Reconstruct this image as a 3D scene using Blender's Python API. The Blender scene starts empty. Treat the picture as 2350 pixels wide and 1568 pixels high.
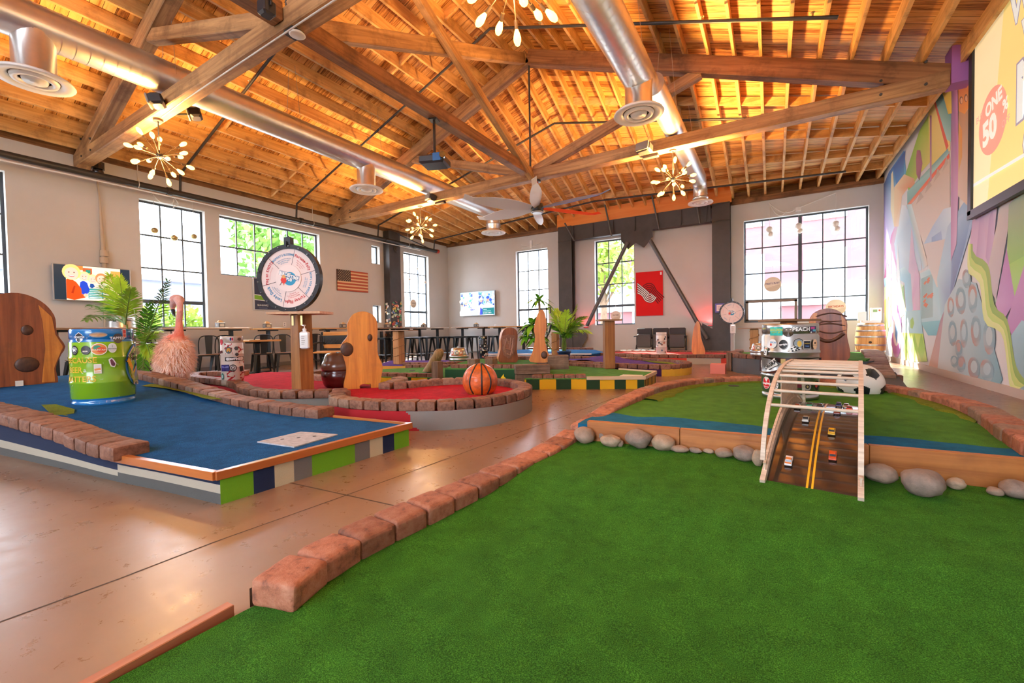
import bpy, math, random
from mathutils import Vector, Matrix, noise as mnoise
from mathutils.geometry import tessellate_polygon
R = random.Random(7)
S = bpy.context.scene
COL = S.collection
PI = math.pi
sin, cos = math.sin, math.cos

# ------------------------------------------------------------------ camera
FPX, YAW, PITCH, ROLL, CAMH = 982.44, .546300854, -.0252016639, -.0165395264, .86
_f = Vector((-sin(YAW)*cos(PITCH), cos(YAW)*cos(PITCH), sin(PITCH)))
_r0 = Vector((cos(YAW), sin(YAW), 0)); _u0 = _r0.cross(_f)
_r = _r0*cos(ROLL)+_u0*sin(ROLL); _u = -_r0*sin(ROLL)+_u0*cos(ROLL)
_C = Vector((0, 0, CAMH))
cd = bpy.data.cameras.new('camera'); cam = bpy.data.objects.new('camera', cd); COL.objects.link(cam)
cd.sensor_width = 36; cd.lens = FPX/2350*36; cd.clip_end = 300; cd.clip_start = .02
cam.matrix_world = Matrix(((_r.x, _u.x, -_f.x, 0), (_r.y, _u.y, -_f.y, 0), (_r.z, _u.z, -_f.z, CAMH), (0, 0, 0, 1)))
S.camera = cam

# ------------------------------------------------------------------ render look, world, sun
S.view_settings.view_transform = 'Standard'; S.view_settings.look = 'None'
S.view_settings.gamma = 1; S.view_settings.use_curve_mapping = False
S.view_settings.exposure = 0.75
S.cycles.use_denoising = True; S.cycles.use_adaptive_sampling = True; S.cycles.adaptive_threshold = .05; S.cycles.adaptive_min_samples = 16
S.cycles.max_bounces = 7; S.cycles.diffuse_bounces = 4; S.cycles.glossy_bounces = 3
S.cycles.transmission_bounces = 5; S.cycles.transparent_max_bounces = 8
S.cycles.sample_clamp_indirect = 6; S.cycles.caustics_reflective = False; S.cycles.caustics_refractive = False
W = bpy.data.worlds.new('sky'); S.world = W; W.use_nodes = True
_n = W.node_tree.nodes; _l = W.node_tree.links
_bg = _n['Background']; _tc = _n.new('ShaderNodeTexCoord'); _sx = _n.new('ShaderNodeSeparateXYZ'); _cr = _n.new('ShaderNodeValToRGB')
_cr.color_ramp.elements[0].position = .48; _cr.color_ramp.elements[0].color = (.82, .88, 1, 1)
_cr.color_ramp.elements[1].position = 1; _cr.color_ramp.elements[1].color = (.62, .80, 1, 1)
_ma = _n.new('ShaderNodeMath'); _ma.operation = 'MULTIPLY_ADD'; _ma.inputs[1].default_value = .5; _ma.inputs[2].default_value = .5
_l.new(_tc.outputs['Generated'], _sx.inputs[0]); _l.new(_sx.outputs[2], _ma.inputs[0]); _l.new(_ma.outputs[0], _cr.inputs[0]); _l.new(_cr.outputs[0], _bg.inputs[0])
_bg.inputs[1].default_value = 11.0
sl = bpy.data.lights.new('sun', 'SUN'); sl.energy = 17; sl.angle = .012; sl.color = (1, .93, .8)
so = bpy.data.objects.new('sun', sl); COL.objects.link(so)
so.rotation_euler = Vector((1.75, -2.45, -2.75)).to_track_quat('-Z', 'Y').to_euler()

# ------------------------------------------------------------------ points on surveyed planes
def P(a, b, **k):
    """where the sight line through image point (a, b) meets the plane x=, y= or z="""
    d = _f+_r*((a-1175)/FPX)-_u*((b-784)/FPX)
    (ax, v), = k.items()
    i = 'xyz'.index(ax)
    return _C+d*((v-_C[i])/d[i])
def depth(p): return (Vector(p)-_C).dot(_f)
def V(*a): return Vector(a[0]) if len(a) == 1 else Vector(a)

# ------------------------------------------------------------------ materials
MATS = {}
def rgb(h):
    if isinstance(h, str):
        c = [int(h[i:i+2], 16)/255 for i in (0, 2, 4)]
        return tuple(x/12.92 if x < .04045 else ((x+.055)/1.055)**2.4 for x in c)
    return tuple(h)
def mk(name):
    m = bpy.data.materials.new(name); m.use_nodes = True
    nt = m.node_tree; b = nt.nodes['Principled BSDF']
    return m, nt, b
def N(nt, t, **k):
    n = nt.nodes.new(t)
    for a, v in k.items():
        if a.startswith('i_'):
            n.inputs[int(a[2:]) if a[2:].isdigit() else a[2:]].default_value = v
        else: setattr(n, a, v)
    return n
def plain(name, c, rough=.5, metal=0, var=0, scale=8, bump=0, bscale=60, emit=0, coat=0, trans=0, spec=.5):
    if name in MATS: return MATS[name]
    m, nt, b = mk(name); c = rgb(c)
    b.inputs['Base Color'].default_value = (*c, 1); b.inputs['Roughness'].default_value = rough; b.inputs['Metallic'].default_value = metal
    b.inputs['Specular IOR Level'].default_value = spec
    if coat: b.inputs['Coat Weight'].default_value = coat; b.inputs['Coat Roughness'].default_value = .08
    if trans: b.inputs['Transmission Weight'].default_value = trans
    if emit: b.inputs['Emission Color'].default_value = (*c, 1); b.inputs['Emission Strength'].default_value = emit
    if var or bump:
        tc = N(nt, 'ShaderNodeTexCoord')
        if var:
            ns = N(nt, 'ShaderNodeTexNoise', i_Scale=scale, i_Detail=5.0, i_Roughness=.65); nt.links.new(tc.outputs['Object'], ns.inputs['Vector'])
            cr = N(nt, 'ShaderNodeValToRGB'); e = cr.color_ramp.elements
            e[0].position = .3; e[0].color = (*[x*(1-var) for x in c], 1); e[1].position = .7; e[1].color = (*[min(1, x*(1+var)) for x in c], 1)
            nt.links.new(ns.outputs[0], cr.inputs[0]); nt.links.new(cr.outputs[0], b.inputs['Base Color'])
        if bump:
            nb = N(nt, 'ShaderNodeTexNoise', i_Scale=bscale, i_Detail=6.0); nt.links.new(tc.outputs['Object'], nb.inputs['Vector'])
            bp = N(nt, 'ShaderNodeBump', i_Strength=bump, i_Distance=.02); nt.links.new(nb.outputs[0], bp.inputs['Height']); nt.links.new(bp.outputs[0], b.inputs['Normal'])
    MATS[name] = m; return m
def painted(name, rough=.45, metal=0, emit=0, coat=0, bump=0, bscale=200, wear=0):
    """surface whose printed or painted colours are stored with the mesh"""
    if name in MATS: return MATS[name]
    m, nt, b = mk(name); a = N(nt, 'ShaderNodeVertexColor', layer_name='Col')
    out = a.outputs[0]
    tc = N(nt, 'ShaderNodeTexCoord')
    if wear:
        ns = N(nt, 'ShaderNodeTexNoise', i_Scale=14.0, i_Detail=8.0, i_Roughness=.7); nt.links.new(tc.outputs['Object'], ns.inputs['Vector'])
        cr = N(nt, 'ShaderNodeValToRGB'); e = cr.color_ramp.elements; e[0].position = .62; e[1].position = .68; e[0].color = (0, 0, 0, 1); e[1].color = (wear, wear, wear, 1)
        mx = N(nt, 'ShaderNodeMixRGB'); mx.inputs[2].default_value = (.72, .72, .70, 1)
        nt.links.new(ns.outputs[0], cr.inputs[0]); nt.links.new(cr.outputs[0], mx.inputs[0]); nt.links.new(out, mx.inputs[1]); out = mx.outputs[0]
    nt.links.new(out, b.inputs['Base Color']); b.inputs['Roughness'].default_value = rough; b.inputs['Metallic'].default_value = metal
    if coat: b.inputs['Coat Weight'].default_value = coat
    if emit: nt.links.new(out, b.inputs['Emission Color']); b.inputs['Emission Strength'].default_value = emit
    if bump:
        nb = N(nt, 'ShaderNodeTexNoise', i_Scale=bscale, i_Detail=4.0); nt.links.new(tc.outputs['Object'], nb.inputs['Vector'])
        bp = N(nt, 'ShaderNodeBump', i_Strength=bump, i_Distance=.01); nt.links.new(nb.outputs[0], bp.inputs['Height']); nt.links.new(bp.outputs[0], b.inputs['Normal'])
    MATS[name] = m; return m
def wood(name, c1, c2, rough=.55, axis=0, scale=1.0, dark=None, knots=0, coat=0, rnd=True):
    """long grain along one local axis, shifted per object"""
    if name in MATS: return MATS[name]
    m, nt, b = mk(name); L = nt.links
    tc = N(nt, 'ShaderNodeTexCoord'); mp = N(nt, 'ShaderNodeMapping')
    sc = [16*scale]*3; sc[axis] = .9*scale; mp.inputs['Scale'].default_value = sc
    L.new(tc.outputs['Object'], mp.inputs[0])
    if rnd:
        oi = N(nt, 'ShaderNodeObjectInfo'); cm = N(nt, 'ShaderNodeCombineXYZ'); mu = N(nt, 'ShaderNodeMath', operation='MULTIPLY', i_1=37.0)
        L.new(oi.outputs['Random'], mu.inputs[0]); [L.new(mu.outputs[0], cm.inputs[i]) for i in range(3)]; L.new(cm.outputs[0], mp.inputs['Location'])
    ns = N(nt, 'ShaderNodeTexNoise', i_Scale=1.0, i_Detail=6.0, i_Roughness=.62, i_Distortion=.6); L.new(mp.outputs[0], ns.inputs['Vector'])
    cr = N(nt, 'ShaderNodeValToRGB'); e = cr.color_ramp.elements
    e[0].position = .32; e[0].color = (*rgb(c1), 1); e[1].position = .68; e[1].color = (*rgb(c2), 1)
    L.new(ns.outputs[0], cr.inputs[0]); out = cr.outputs[0]
    if dark is not None:
        n2 = N(nt, 'ShaderNodeTexNoise', i_Scale=2.2, i_Detail=5.0, i_Roughness=.7); L.new(tc.outputs['Object'], n2.inputs['Vector'])
        c2r = N(nt, 'ShaderNodeValToRGB'); e = c2r.color_ramp.elements; e[0].position = .5; e[1].position = .75; e[0].color = (0, 0, 0, 1); e[1].color = (.8, .8, .8, 1)
        mx = N(nt, 'ShaderNodeMixRGB'); mx.inputs[2].default_value = (*rgb(dark), 1)
        L.new(n2.outputs[0], c2r.inputs[0]); L.new(c2r.outputs[0], mx.inputs[0]); L.new(out, mx.inputs[1]); out = mx.outputs[0]
    L.new(out, b.inputs['Base Color']); b.inputs['Roughness'].default_value = rough
    if coat: b.inputs['Coat Weight'].default_value = coat; b.inputs['Coat Roughness'].default_value = .15
    bp = N(nt, 'ShaderNodeBump', i_Strength=.25, i_Distance=.01); L.new(ns.outputs[0], bp.inputs['Height']); L.new(bp.outputs[0], b.inputs['Normal'])
    MATS[name] = m; return m

# ------------------------------------------------------------------ mesh collector
class MB:
    def __init__(s): s.v = []; s.f = []; s.m = []; s.c = []; s.s = []
    def add(s, vs, fs, mat=0, col=None, smooth=False, M=None):
        o = len(s.v)
        s.v += [tuple(M @ Vector(v)) for v in vs] if M is not None else [tuple(v) for v in vs]
        for i, f in enumerate(fs):
            s.f.append([o+j for j in f]); s.m.append(mat); s.s.append(smooth)
            s.c.append(col[i] if isinstance(col, list) else col)
        return s
    def box(s, c, d, mat=0, col=None, M=None, ch=0):
        x, y, z = d[0]/2, d[1]/2, d[2]/2; cx, cy, cz = c
        if ch:
            vs = []; fs = []
            for k in (-1, 1):
                for (a, b_) in ((x-ch, y), (x, y-ch)):
                    pass
            lv = [(-z, ch), (-z+ch, 0), (z-ch, 0), (z, ch)]
            for zz, i in lv:
                X, Y = x-i, y-i; h = ch*.7
                vs += [(cx+p, cy+q, cz+zz) for p, q in ((X-h, -Y), (X, -Y+h), (X, Y-h), (X-h, Y), (-X+h, Y), (-X, Y-h), (-X, -Y+h), (-X+h, -Y))]
            for r in range(3):
                for i in range(8):
                    j = (i+1) % 8; fs.append([r*8+i, r*8+j, r*8+8+j, r*8+8+i])
            fs += [list(range(7, -1, -1)), [24+i for i in range(8)]]
            return s.add(vs, fs, mat, col, False, M)
        vs = [(cx+i*x, cy+j*y, cz+k*z) for k in (-1, 1) for j in (-1, 1) for i in (-1, 1)]
        return s.add(vs, [[0, 2, 3, 1], [4, 5, 7, 6], [0, 1, 5, 4], [2, 6, 7, 3], [0, 4, 6, 2], [1, 3, 7, 5]], mat, col, False, M)
    def cyl(s, p0, p1, r0, r1=None, n=12, mat=0, col=None, caps=True, smooth=True):
        p0, p1 = Vector(p0), Vector(p1); r1 = r0 if r1 is None else r1
        d = (p1-p0).normalized(); a = d.orthogonal().normalized(); b = d.cross(a)
        vs = [p+(a*cos(2*PI*i/n)+b*sin(2*PI*i/n))*r for p, r in ((p0, r0), (p1, r1)) for i in range(n)]
        s.add(vs, [[i, (i+1) % n, n+(i+1) % n, n+i] for i in range(n)], mat, col, smooth)
        if caps: s.add(vs, [list(range(n-1, -1, -1)), list(range(n, 2*n))], mat, col, False)
        return s
    def tube(s, pts, r, n=8, mat=0, col=None, closed=False, caps=True):
        pts = [Vector(p) for p in pts]; k = len(pts); rs = r if isinstance(r, list) else [r]*k
        vs = []; a = None
        for i, p in enumerate(pts):
            q0 = pts[i-1] if i or closed else p; q1 = pts[(i+1) % k] if i < k-1 or closed else p
            d = (q1-q0); d = d.normalized() if d.length > 1e-9 else Vector((0, 0, 1))
            a = d.orthogonal().normalized() if a is None else (a-d*a.dot(d)).normalized()
            b = d.cross(a); vs += [p+(a*cos(2*PI*j/n)+b*sin(2*PI*j/n))*rs[i] for j in range(n)]
        fs = []
        for i in range(k if closed else k-1):
            i2 = (i+1) % k
            fs += [[i*n+j, i*n+(j+1) % n, i2*n+(j+1) % n, i2*n+j] for j in range(n)]
        s.add(vs, fs, mat, col, True)
        if caps and not closed: s.add(vs, [list(range(n-1, -1, -1)), [(k-1)*n+j for j in range(n)]], mat, col)
        return s
    def lathe(s, prof, c=(0, 0, 0), n=24, mat=0, col=None, smooth=True, sx=1, sy=1):
        k = len(prof); vs = [(c[0]+r*cos(2*PI*j/n)*sx, c[1]+r*sin(2*PI*j/n)*sy, c[2]+z) for r, z in prof for j in range(n)]
        fs = []; cl = []
        for i in range(k-1):
            for j in range(n):
                fs.append([i*n+j, i*n+(j+1) % n, (i+1)*n+(j+1) % n, (i+1)*n+j]); cl.append(col[i] if isinstance(col, list) else col)
        s.add(vs, fs, mat, cl, smooth)
        c0 = col[0] if isinstance(col, list) else col; c1 = col[-1] if isinstance(col, list) else col
        if prof[0][0] > 1e-4: s.add(vs, [list(range(n-1, -1, -1))], mat, [c0])
        if prof[-1][0] > 1e-4: s.add(vs, [[(k-1)*n+j for j in range(n)]], mat, [c1])
        return s
    def sphere(s, c, r, nu=16, nv=10, mat=0, col=None, sc=(1, 1, 1), v0=0, v1=1):
        prof = []
        vs = []; fs = []
        for i in range(nv+1):
            t = PI*(v0+(v1-v0)*i/nv)
            for j in range(nu):
                p = 2*PI*j/nu; vs.append((c[0]+r*sin(t)*cos(p)*sc[0], c[1]+r*sin(t)*sin(p)*sc[1], c[2]+r*cos(t)*sc[2]))
        for i in range(nv):
            for j in range(nu): fs.append([i*nu+j, (i+1)*nu+j, (i+1)*nu+(j+1) % nu, i*nu+(j+1) % nu])
        return s.add(vs, fs, mat, col, True)
    def prism(s, poly, z0, z1, mat=0, col=None, M=None, side=None, smooth=False):
        n = len(poly); a0 = sum(poly[i][0]*poly[(i+1) % n][1]-poly[(i+1) % n][0]*poly[i][1] for i in range(n))
        if a0 < 0: poly = poly[::-1]
        zz0 = z0 if callable(z0) else (lambda x, y: z0); zz1 = z1 if callable(z1) else (lambda x, y: z1)
        vs = [(x, y, zz0(x, y)) for x, y in poly]+[(x, y, zz1(x, y)) for x, y in poly]
        tri = tessellate_polygon([[Vector((x, y, 0)) for x, y in poly]])
        top = []; bot = []
        for t in tri:
            A, B, C = [poly[i] for i in t]
            if (B[0]-A[0])*(C[1]-A[1])-(C[0]-A[0])*(B[1]-A[1]) < 0: t = t[::-1]
            top.append([n+i for i in t]); bot.append(list(t)[::-1])
        s.add(vs, top+bot, mat, col, False, M)
        s.add(vs, [[i, (i+1) % n, n+(i+1) % n, n+i] for i in range(n)], mat if side is None else side, col, smooth, M)
        return s
    def build(s, name, mats, parent=None, loc=None, rot=None):
        me = bpy.data.meshes.new(name); me.from_pydata(s.v, [], s.f)
        if not isinstance(mats, (list, tuple)): mats = [mats]
        for m in mats: me.materials.append(m)
        me.polygons.foreach_set('material_index', s.m); me.polygons.foreach_set('use_smooth', s.s)
        if any(c is not None for c in s.c):
            at = me.color_attributes.new('Col', 'FLOAT_COLOR', 'CORNER'); buf = []
            for f, c in zip(s.f, s.c):
                if c is None: c = (1, 1, 1)
                if c and isinstance(c[0], (tuple, list)):
                    for q in c: buf += [*q[:3], 1]
                else: buf += [*c[:3], 1]*len(f)
            at.data.foreach_set('color', buf)
        me.update()
        o = bpy.data.objects.new(name, me); COL.objects.link(o)
        if parent is not None: o.parent = parent
        if loc is not None: o.location = loc
        if rot is not None: o.rotation_euler = rot
        return o
def tag(o, label=None, cat=None, group=None, kind=None):
    if label: o['label'] = label
    if cat: o['category'] = cat
    if group: o['group'] = group
    if kind: o['kind'] = kind
    return o
def thing(name, label, cat, loc=(0, 0, 0), rot=0, group=None):
    o = bpy.data.objects.new(name, None); COL.objects.link(o); o.empty_display_size = .1
    o.location = loc; o.rotation_euler = rot if isinstance(rot, (tuple, list)) else (0, 0, rot)
    return tag(o, label, cat, group)
def dup(root, loc=None, rot=None, label=None, group=None):
    r = root.copy(); COL.objects.link(r)
    if loc is not None: r.location = loc
    if rot is not None: r.rotation_euler = rot if isinstance(rot, (tuple, list)) else (0, 0, rot)
    if label: r['label'] = label
    if group: r['group'] = group
    for ch in KIDS.get(root.name, []):
        c = ch.copy(); COL.objects.link(c); c.parent = r
        for g in KIDS.get(ch.name, []):
            d = g.copy(); COL.objects.link(d); d.parent = c
    return r
KIDS = {}
def reg(root):
    """remember the children of a thing that will be copied"""
    for o in COL.objects:
        if o.parent is not None: KIDS.setdefault(o.parent.name, [])
    KIDS[root.name] = [o for o in COL.objects if o.parent == root]
    for c in KIDS[root.name]: KIDS[c.name] = [o for o in COL.objects if o.parent == c]
    return root
def beam(name, p0, p1, w, h, mat, parent=None, up=(0, 0, 1)):
    """timber from p0 to p1: local x runs along it"""
    p0, p1 = Vector(p0), Vector(p1); d = p1-p0; x = d.normalized(); z = Vector(up); z = (z-x*z.dot(x)).normalized(); y = z.cross(x)
    o = MB().box((d.length/2, 0, 0), (d.length, w, h), ch=min(w, h)*.06).build(name, mat, parent)
    o.matrix_local = Matrix(((x.x, y.x, z.x, p0.x), (x.y, y.y, z.y, p0.y), (x.z, y.z, z.z, p0.z), (0, 0, 0, 1)))
    return o
def catmull(pts, n, closed=False):
    pts = [Vector(p) for p in pts]; k = len(pts); out = []
    segs = k if closed else k-1; dense = []
    for i in range(segs):
        if closed: a, b, c, d = pts[i-1], pts[i], pts[(i+1) % k], pts[(i+2) % k]
        else: a, b, c, d = pts[max(i-1, 0)], pts[i], pts[i+1], pts[min(i+2, k-1)]
        for j in range(16):
            t = j/16; dense.append(.5*((2*b)+(c-a)*t+(2*a-5*b+4*c-d)*t*t+(3*b-a-3*c+d)*t**3))
    dense.append(pts[0] if closed else pts[-1])
    L = [0]
    for i in range(1, len(dense)): L.append(L[-1]+(dense[i]-dense[i-1]).length)
    m = n if not closed else n+1; i = 0
    for q in range(n if closed else n):
        t = L[-1]*q/(m-1)
        while i < len(L)-2 and L[i+1] < t: i += 1
        u = (t-L[i])/max(1e-9, L[i+1]-L[i]); out.append(dense[i].lerp(dense[i+1], u))
    return out
def plen(pts): return sum((Vector(pts[i+1])-Vector(pts[i])).length for i in range(len(pts)-1))

# ------------------------------------------------------------------ lettering and prints
_TX = {}
def glyphs(t, bold=0):
    if (t, bold) not in _TX:
        cu = bpy.data.curves.new('t', 'FONT'); cu.body = t; cu.align_x = 'CENTER'; cu.align_y = 'CENTER'; cu.resolution_u = 3; cu.offset = bold
        ob = bpy.data.objects.new('t', cu); me = bpy.data.meshes.new_from_object(ob)
        _TX[(t, bold)] = ([(v.co.x, v.co.y) for v in me.vertices], [list(p.vertices) for p in me.polygons])
        bpy.data.objects.remove(ob); bpy.data.curves.remove(cu); bpy.data.meshes.remove(me)
    return _TX[(t, bold)]
class Print:
    """flat artwork in (u, v), laid on a surface by f(u, v, layer)"""
    def __init__(s, mb, f, mat=0): s.mb = mb; s.f = f; s.mat = mat; s.k = 1
    def poly(s, pts, col, fan=False):
        k = s.k; s.k += 1
        vs = [s.f(u, v, k) for u, v in pts]
        if fan:
            cu = sum(p[0] for p in pts)/len(pts); cv = sum(p[1] for p in pts)/len(pts); vs.append(s.f(cu, cv, k)); n = len(pts)
            fs = [[i, (i+1) % n, n] for i in range(n)]
        else:
            fs = [list(t) for t in tessellate_polygon([[Vector((u, v, 0)) for u, v in pts]])]
            fx = []
            for t in fs:
                A, B, C = [pts[i] for i in t]
                fx.append(t if (B[0]-A[0])*(C[1]-A[1])-(C[0]-A[0])*(B[1]-A[1]) > 0 else t[::-1])
            fs = fx
        s.mb.add(vs, fs, s.mat, rgb(col)); return s
    def rect(s, u0, v0, u1, v1, col, n=1, rot=0):
        pts = [(u0+(u1-u0)*i/n, v0) for i in range(n)]+[(u1, v0+(v1-v0)*i/n) for i in range(n)]+[(u1-(u1-u0)*i/n, v1) for i in range(n)]+[(u0, v1-(v1-v0)*i/n) for i in range(n)]
        if rot:
            a, b = (u0+u1)/2, (v0+v1)/2
            pts = [(a+(u-a)*cos(rot)-(v-b)*sin(rot), b+(u-a)*sin(rot)+(v-b)*cos(rot)) for u, v in pts]
        return s.poly(pts, col, fan=n > 1)
    def disc(s, u, v, r, col, n=20, ry=None):
        ry = ry or r; return s.poly([(u+r*cos(2*PI*i/n), v+ry*sin(2*PI*i/n)) for i in range(n)], col, True)
    def ring(s, u, v, r0, r1, col, n=24, a0=0, a1=2*PI):
        k = s.k; s.k += 1
        vs = [s.f(u+r*cos(a0+(a1-a0)*i/n), v+r*sin(a0+(a1-a0)*i/n), k) for r in (r0, r1) for i in range(n+1)]
        s.mb.add(vs, [[i, n+1+i, n+2+i, i+1] for i in range(n)], s.mat, rgb(col)); return s
    def text(s, t, u, v, size, col, rot=0, sx=1, bold=.012, arc=None):
        k = s.k; s.k += 1
        if arc:            # letters around a circle of radius arc centred on (u, v), rot = angle of the middle
            w = [max(.3, max([p[0] for p in glyphs(c, bold)[0]] or [0])*2+.14) if c != ' ' else .35 for c in t]; tot = sum(w)*size*sx; a = rot+tot/2/arc
            for c, wi in zip(t, w):
                th = a-wi*size*sx/2/arc; a -= wi*size*sx/arc
                if c == ' ': continue
                vs, fs = glyphs(c, bold); e = th-PI/2
                s.mb.add([s.f(u+arc*cos(th)+x*size*sx*cos(e)-y*size*sin(e), v+arc*sin(th)+x*size*sx*sin(e)+y*size*cos(e), k) for x, y in vs], fs, s.mat, rgb(col))
            return s
        vs, fs = glyphs(t, bold)
        s.mb.add([s.f(u+x*size*sx*cos(rot)-y*size*sin(rot), v+x*size*sx*sin(rot)+y*size*cos(rot), k) for x, y in vs], fs, s.mat, rgb(col)); return s
def on_plane(o, eu, ev, step=.0006):
    o, eu, ev = Vector(o), Vector(eu), Vector(ev); n = eu.cross(ev).normalized()
    return lambda u, v, k: o+eu*u+ev*v+n*(.0008+step*k)
def on_cyl(c, r, a0, step=.00025):
    """u = metres round the cylinder from angle a0 (counter-clockwise seen from above), v = height"""
    return lambda u, v, k: (c[0]+((r(v) if callable(r) else r)+.0012+step*k)*cos(a0+u/(r(v) if callable(r) else r)), c[1]+((r(v) if callable(r) else r)+.0012+step*k)*sin(a0+u/(r(v) if callable(r) else r)), c[2]+v)
# ================================================================== THE ROOM
XL, XR, YB, YF = -11.73, 2.40, 14.17, -6.0
XC = (XL+XR)/2
def struct(o, label=None): o['kind'] = 'structure'; return o
wallpaint = plain('wall_paint', (.60, .585, .56), .85, var=.03, scale=1.5, bump=.05, bscale=120)
steel = plain('dark_steel', (.055, .05, .048), .55, var=.2, scale=3)
frame_m = plain('window_steel', (.045, .06, .075), .45)

# floor: polished concrete with saw-cut joints
m, nt, b = mk('polished_concrete'); L = nt.links; tc = N(nt, 'ShaderNodeTexCoord')
n1 = N(nt, 'ShaderNodeTexNoise', i_Scale=.7, i_Detail=8.0, i_Roughness=.6); n2 = N(nt, 'ShaderNodeTexNoise', i_Scale=9.0, i_Detail=8.0, i_Roughness=.75)
for q in (n1, n2): L.new(tc.outputs['Object'], q.inputs['Vector'])
cr = N(nt, 'ShaderNodeValToRGB'); e = cr.color_ramp.elements; e[0].position = .3; e[0].color = (.20, .095, .045, 1); e[1].position = .72; e[1].color = (.32, .19, .115, 1)
mx = N(nt, 'ShaderNodeMixRGB', blend_type='OVERLAY'); mx.inputs[0].default_value = .03
L.new(n1.outputs[0], cr.inputs[0]); L.new(cr.outputs[0], mx.inputs[1]); L.new(n2.outputs[0], mx.inputs[2]); L.new(mx.outputs[0], b.inputs['Base Color'])
rr = N(nt, 'ShaderNodeMapRange'); rr.inputs[1].default_value = .3; rr.inputs[2].default_value = .7; rr.inputs[3].default_value = .24; rr.inputs[4].default_value = .38
L.new(n2.outputs[0], rr.inputs[0]); L.new(rr.outputs[0], b.inputs['Roughness']); b.inputs['Specular IOR Level'].default_value = .9
floor_m = m
fb = MB(); fb.add([(XL-.3, YF-.3, 0), (XR+.3, YF-.3, 0), (XR+.3, YB+.3, 0), (XL-.3, YB+.3, 0)], [[0, 1, 2, 3]])
fb.add([(XL-.3, YF-.3, -.2), (XR+.3, YF-.3, -.2), (XR+.3, YB+.3, -.2), (XL-.3, YB+.3, -.2)], [[3, 2, 1, 0]])
def joint(pts, w=.008):
    for i in range(len(pts)-1):
        p, q = Vector(pts[i]), Vector(pts[i+1]); d = (q-p).normalized(); s = Vector((-d.y, d.x, 0))*w/2
        fb.add([p-s+V(0, 0, .0008), q-s+V(0, 0, .0008), q+s+V(0, 0, .0008), p+s+V(0, 0, .0008)], [[0, 1, 2, 3]], 1)
ja, jb = P(-40, 1440, z=0), P(795, 1137, z=0); jd = (jb-ja)
joint([ja-jd, ja+jd*.25+V(.01, 0, 0), ja+jd*.5-V(.01, 0, 0), jb, jb+jd*4])
jc = P(672, 1110, z=0); jd2 = (jb-jc).normalized(); joint([jb-jd2*8, jb+jd2*5], .01)
struct(fb.build('floor', [floor_m, plain('joint_dark', (.07, .045, .03), .8)]))

# walls with openings ------------------------------------------------
def wall(name, horiz, at0, thick, u0, u1, z1, holes, mat, z0=0):
    """horiz: 'y' for a wall along y standing at x=at0, 'x' for one along x at y=at0; thick is signed away from the room"""
    us = sorted({u0, u1, *[h[0] for h in holes], *[h[1] for h in holes]}); zs = sorted({z0, z1, *[h[2] for h in holes], *[h[3] for h in holes]})
    mb = MB()
    def solid(i, j):
        if i < 0 or j < 0 or i >= len(us)-1 or j >= len(zs)-1: return False
        a, c = (us[i]+us[i+1])/2, (zs[j]+zs[j+1])/2
        return not any(h[0] < a < h[1] and h[2] < c < h[3] for h in holes)
    def pt(u, z, t): return (at0+t, u, z) if horiz == 'y' else (u, at0+t, z)
    for i in range(len(us)-1):
        for j in range(len(zs)-1):
            if not solid(i, j): continue
            a, b_, c, d = us[i], us[i+1], zs[j], zs[j+1]
            for t in (0, thick): mb.add([pt(a, c, t), pt(b_, c, t), pt(b_, d, t), pt(a, d, t)], [[0, 1, 2, 3]])
            for (di, dj, q) in ((-1, 0, (a, c, a, d)), (1, 0, (b_, c, b_, d)), (0, -1, (a, c, b_, c)), (0, 1, (a, d, b_, d))):
                if not solid(i+di, j+dj): mb.add([pt(q[0], q[1], 0), pt(q[2], q[3], 0), pt(q[2], q[3], thick), pt(q[0], q[1], thick)], [[0, 1, 2, 3]])
    return struct(mb.build(name, mat))
TOP, RAIL, SILL = 3.87, 1.65, 1.04
left_w = [(.55, 1.92, SILL, TOP), (3.82, 5.08, SILL, TOP), (5.40, 8.15, 2.38, TOP), (10.13, 10.48, 3.25, TOP), (10.13, 10.48, 1.22, 1.82), (11.62, 12.97, SILL, TOP), (-3.2, -1.2, SILL, TOP)]
back_w = [(-8.39, -7.03, 1.0, 3.88), (-5.23, -3.87, 1.0, 3.90), (-.70, 2.12, .98, 3.92)]
wall('wall_left', 'y', XL, -.26, YF, YB, 4.46, left_w, wallpaint)
wall('wall_back', 'x', YB, .26, XL-.26, XR+.26, 4.42, back_w, wallpaint)
front_fill_w = [(-3.2, .6, .6, 3.9)]  # unseen glazed opening behind the camera, added to let in fill daylight
wall('wall_front', 'x', YF, -.26, XL-.26, XR+.26, 5.0, front_fill_w, wallpaint)
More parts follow.
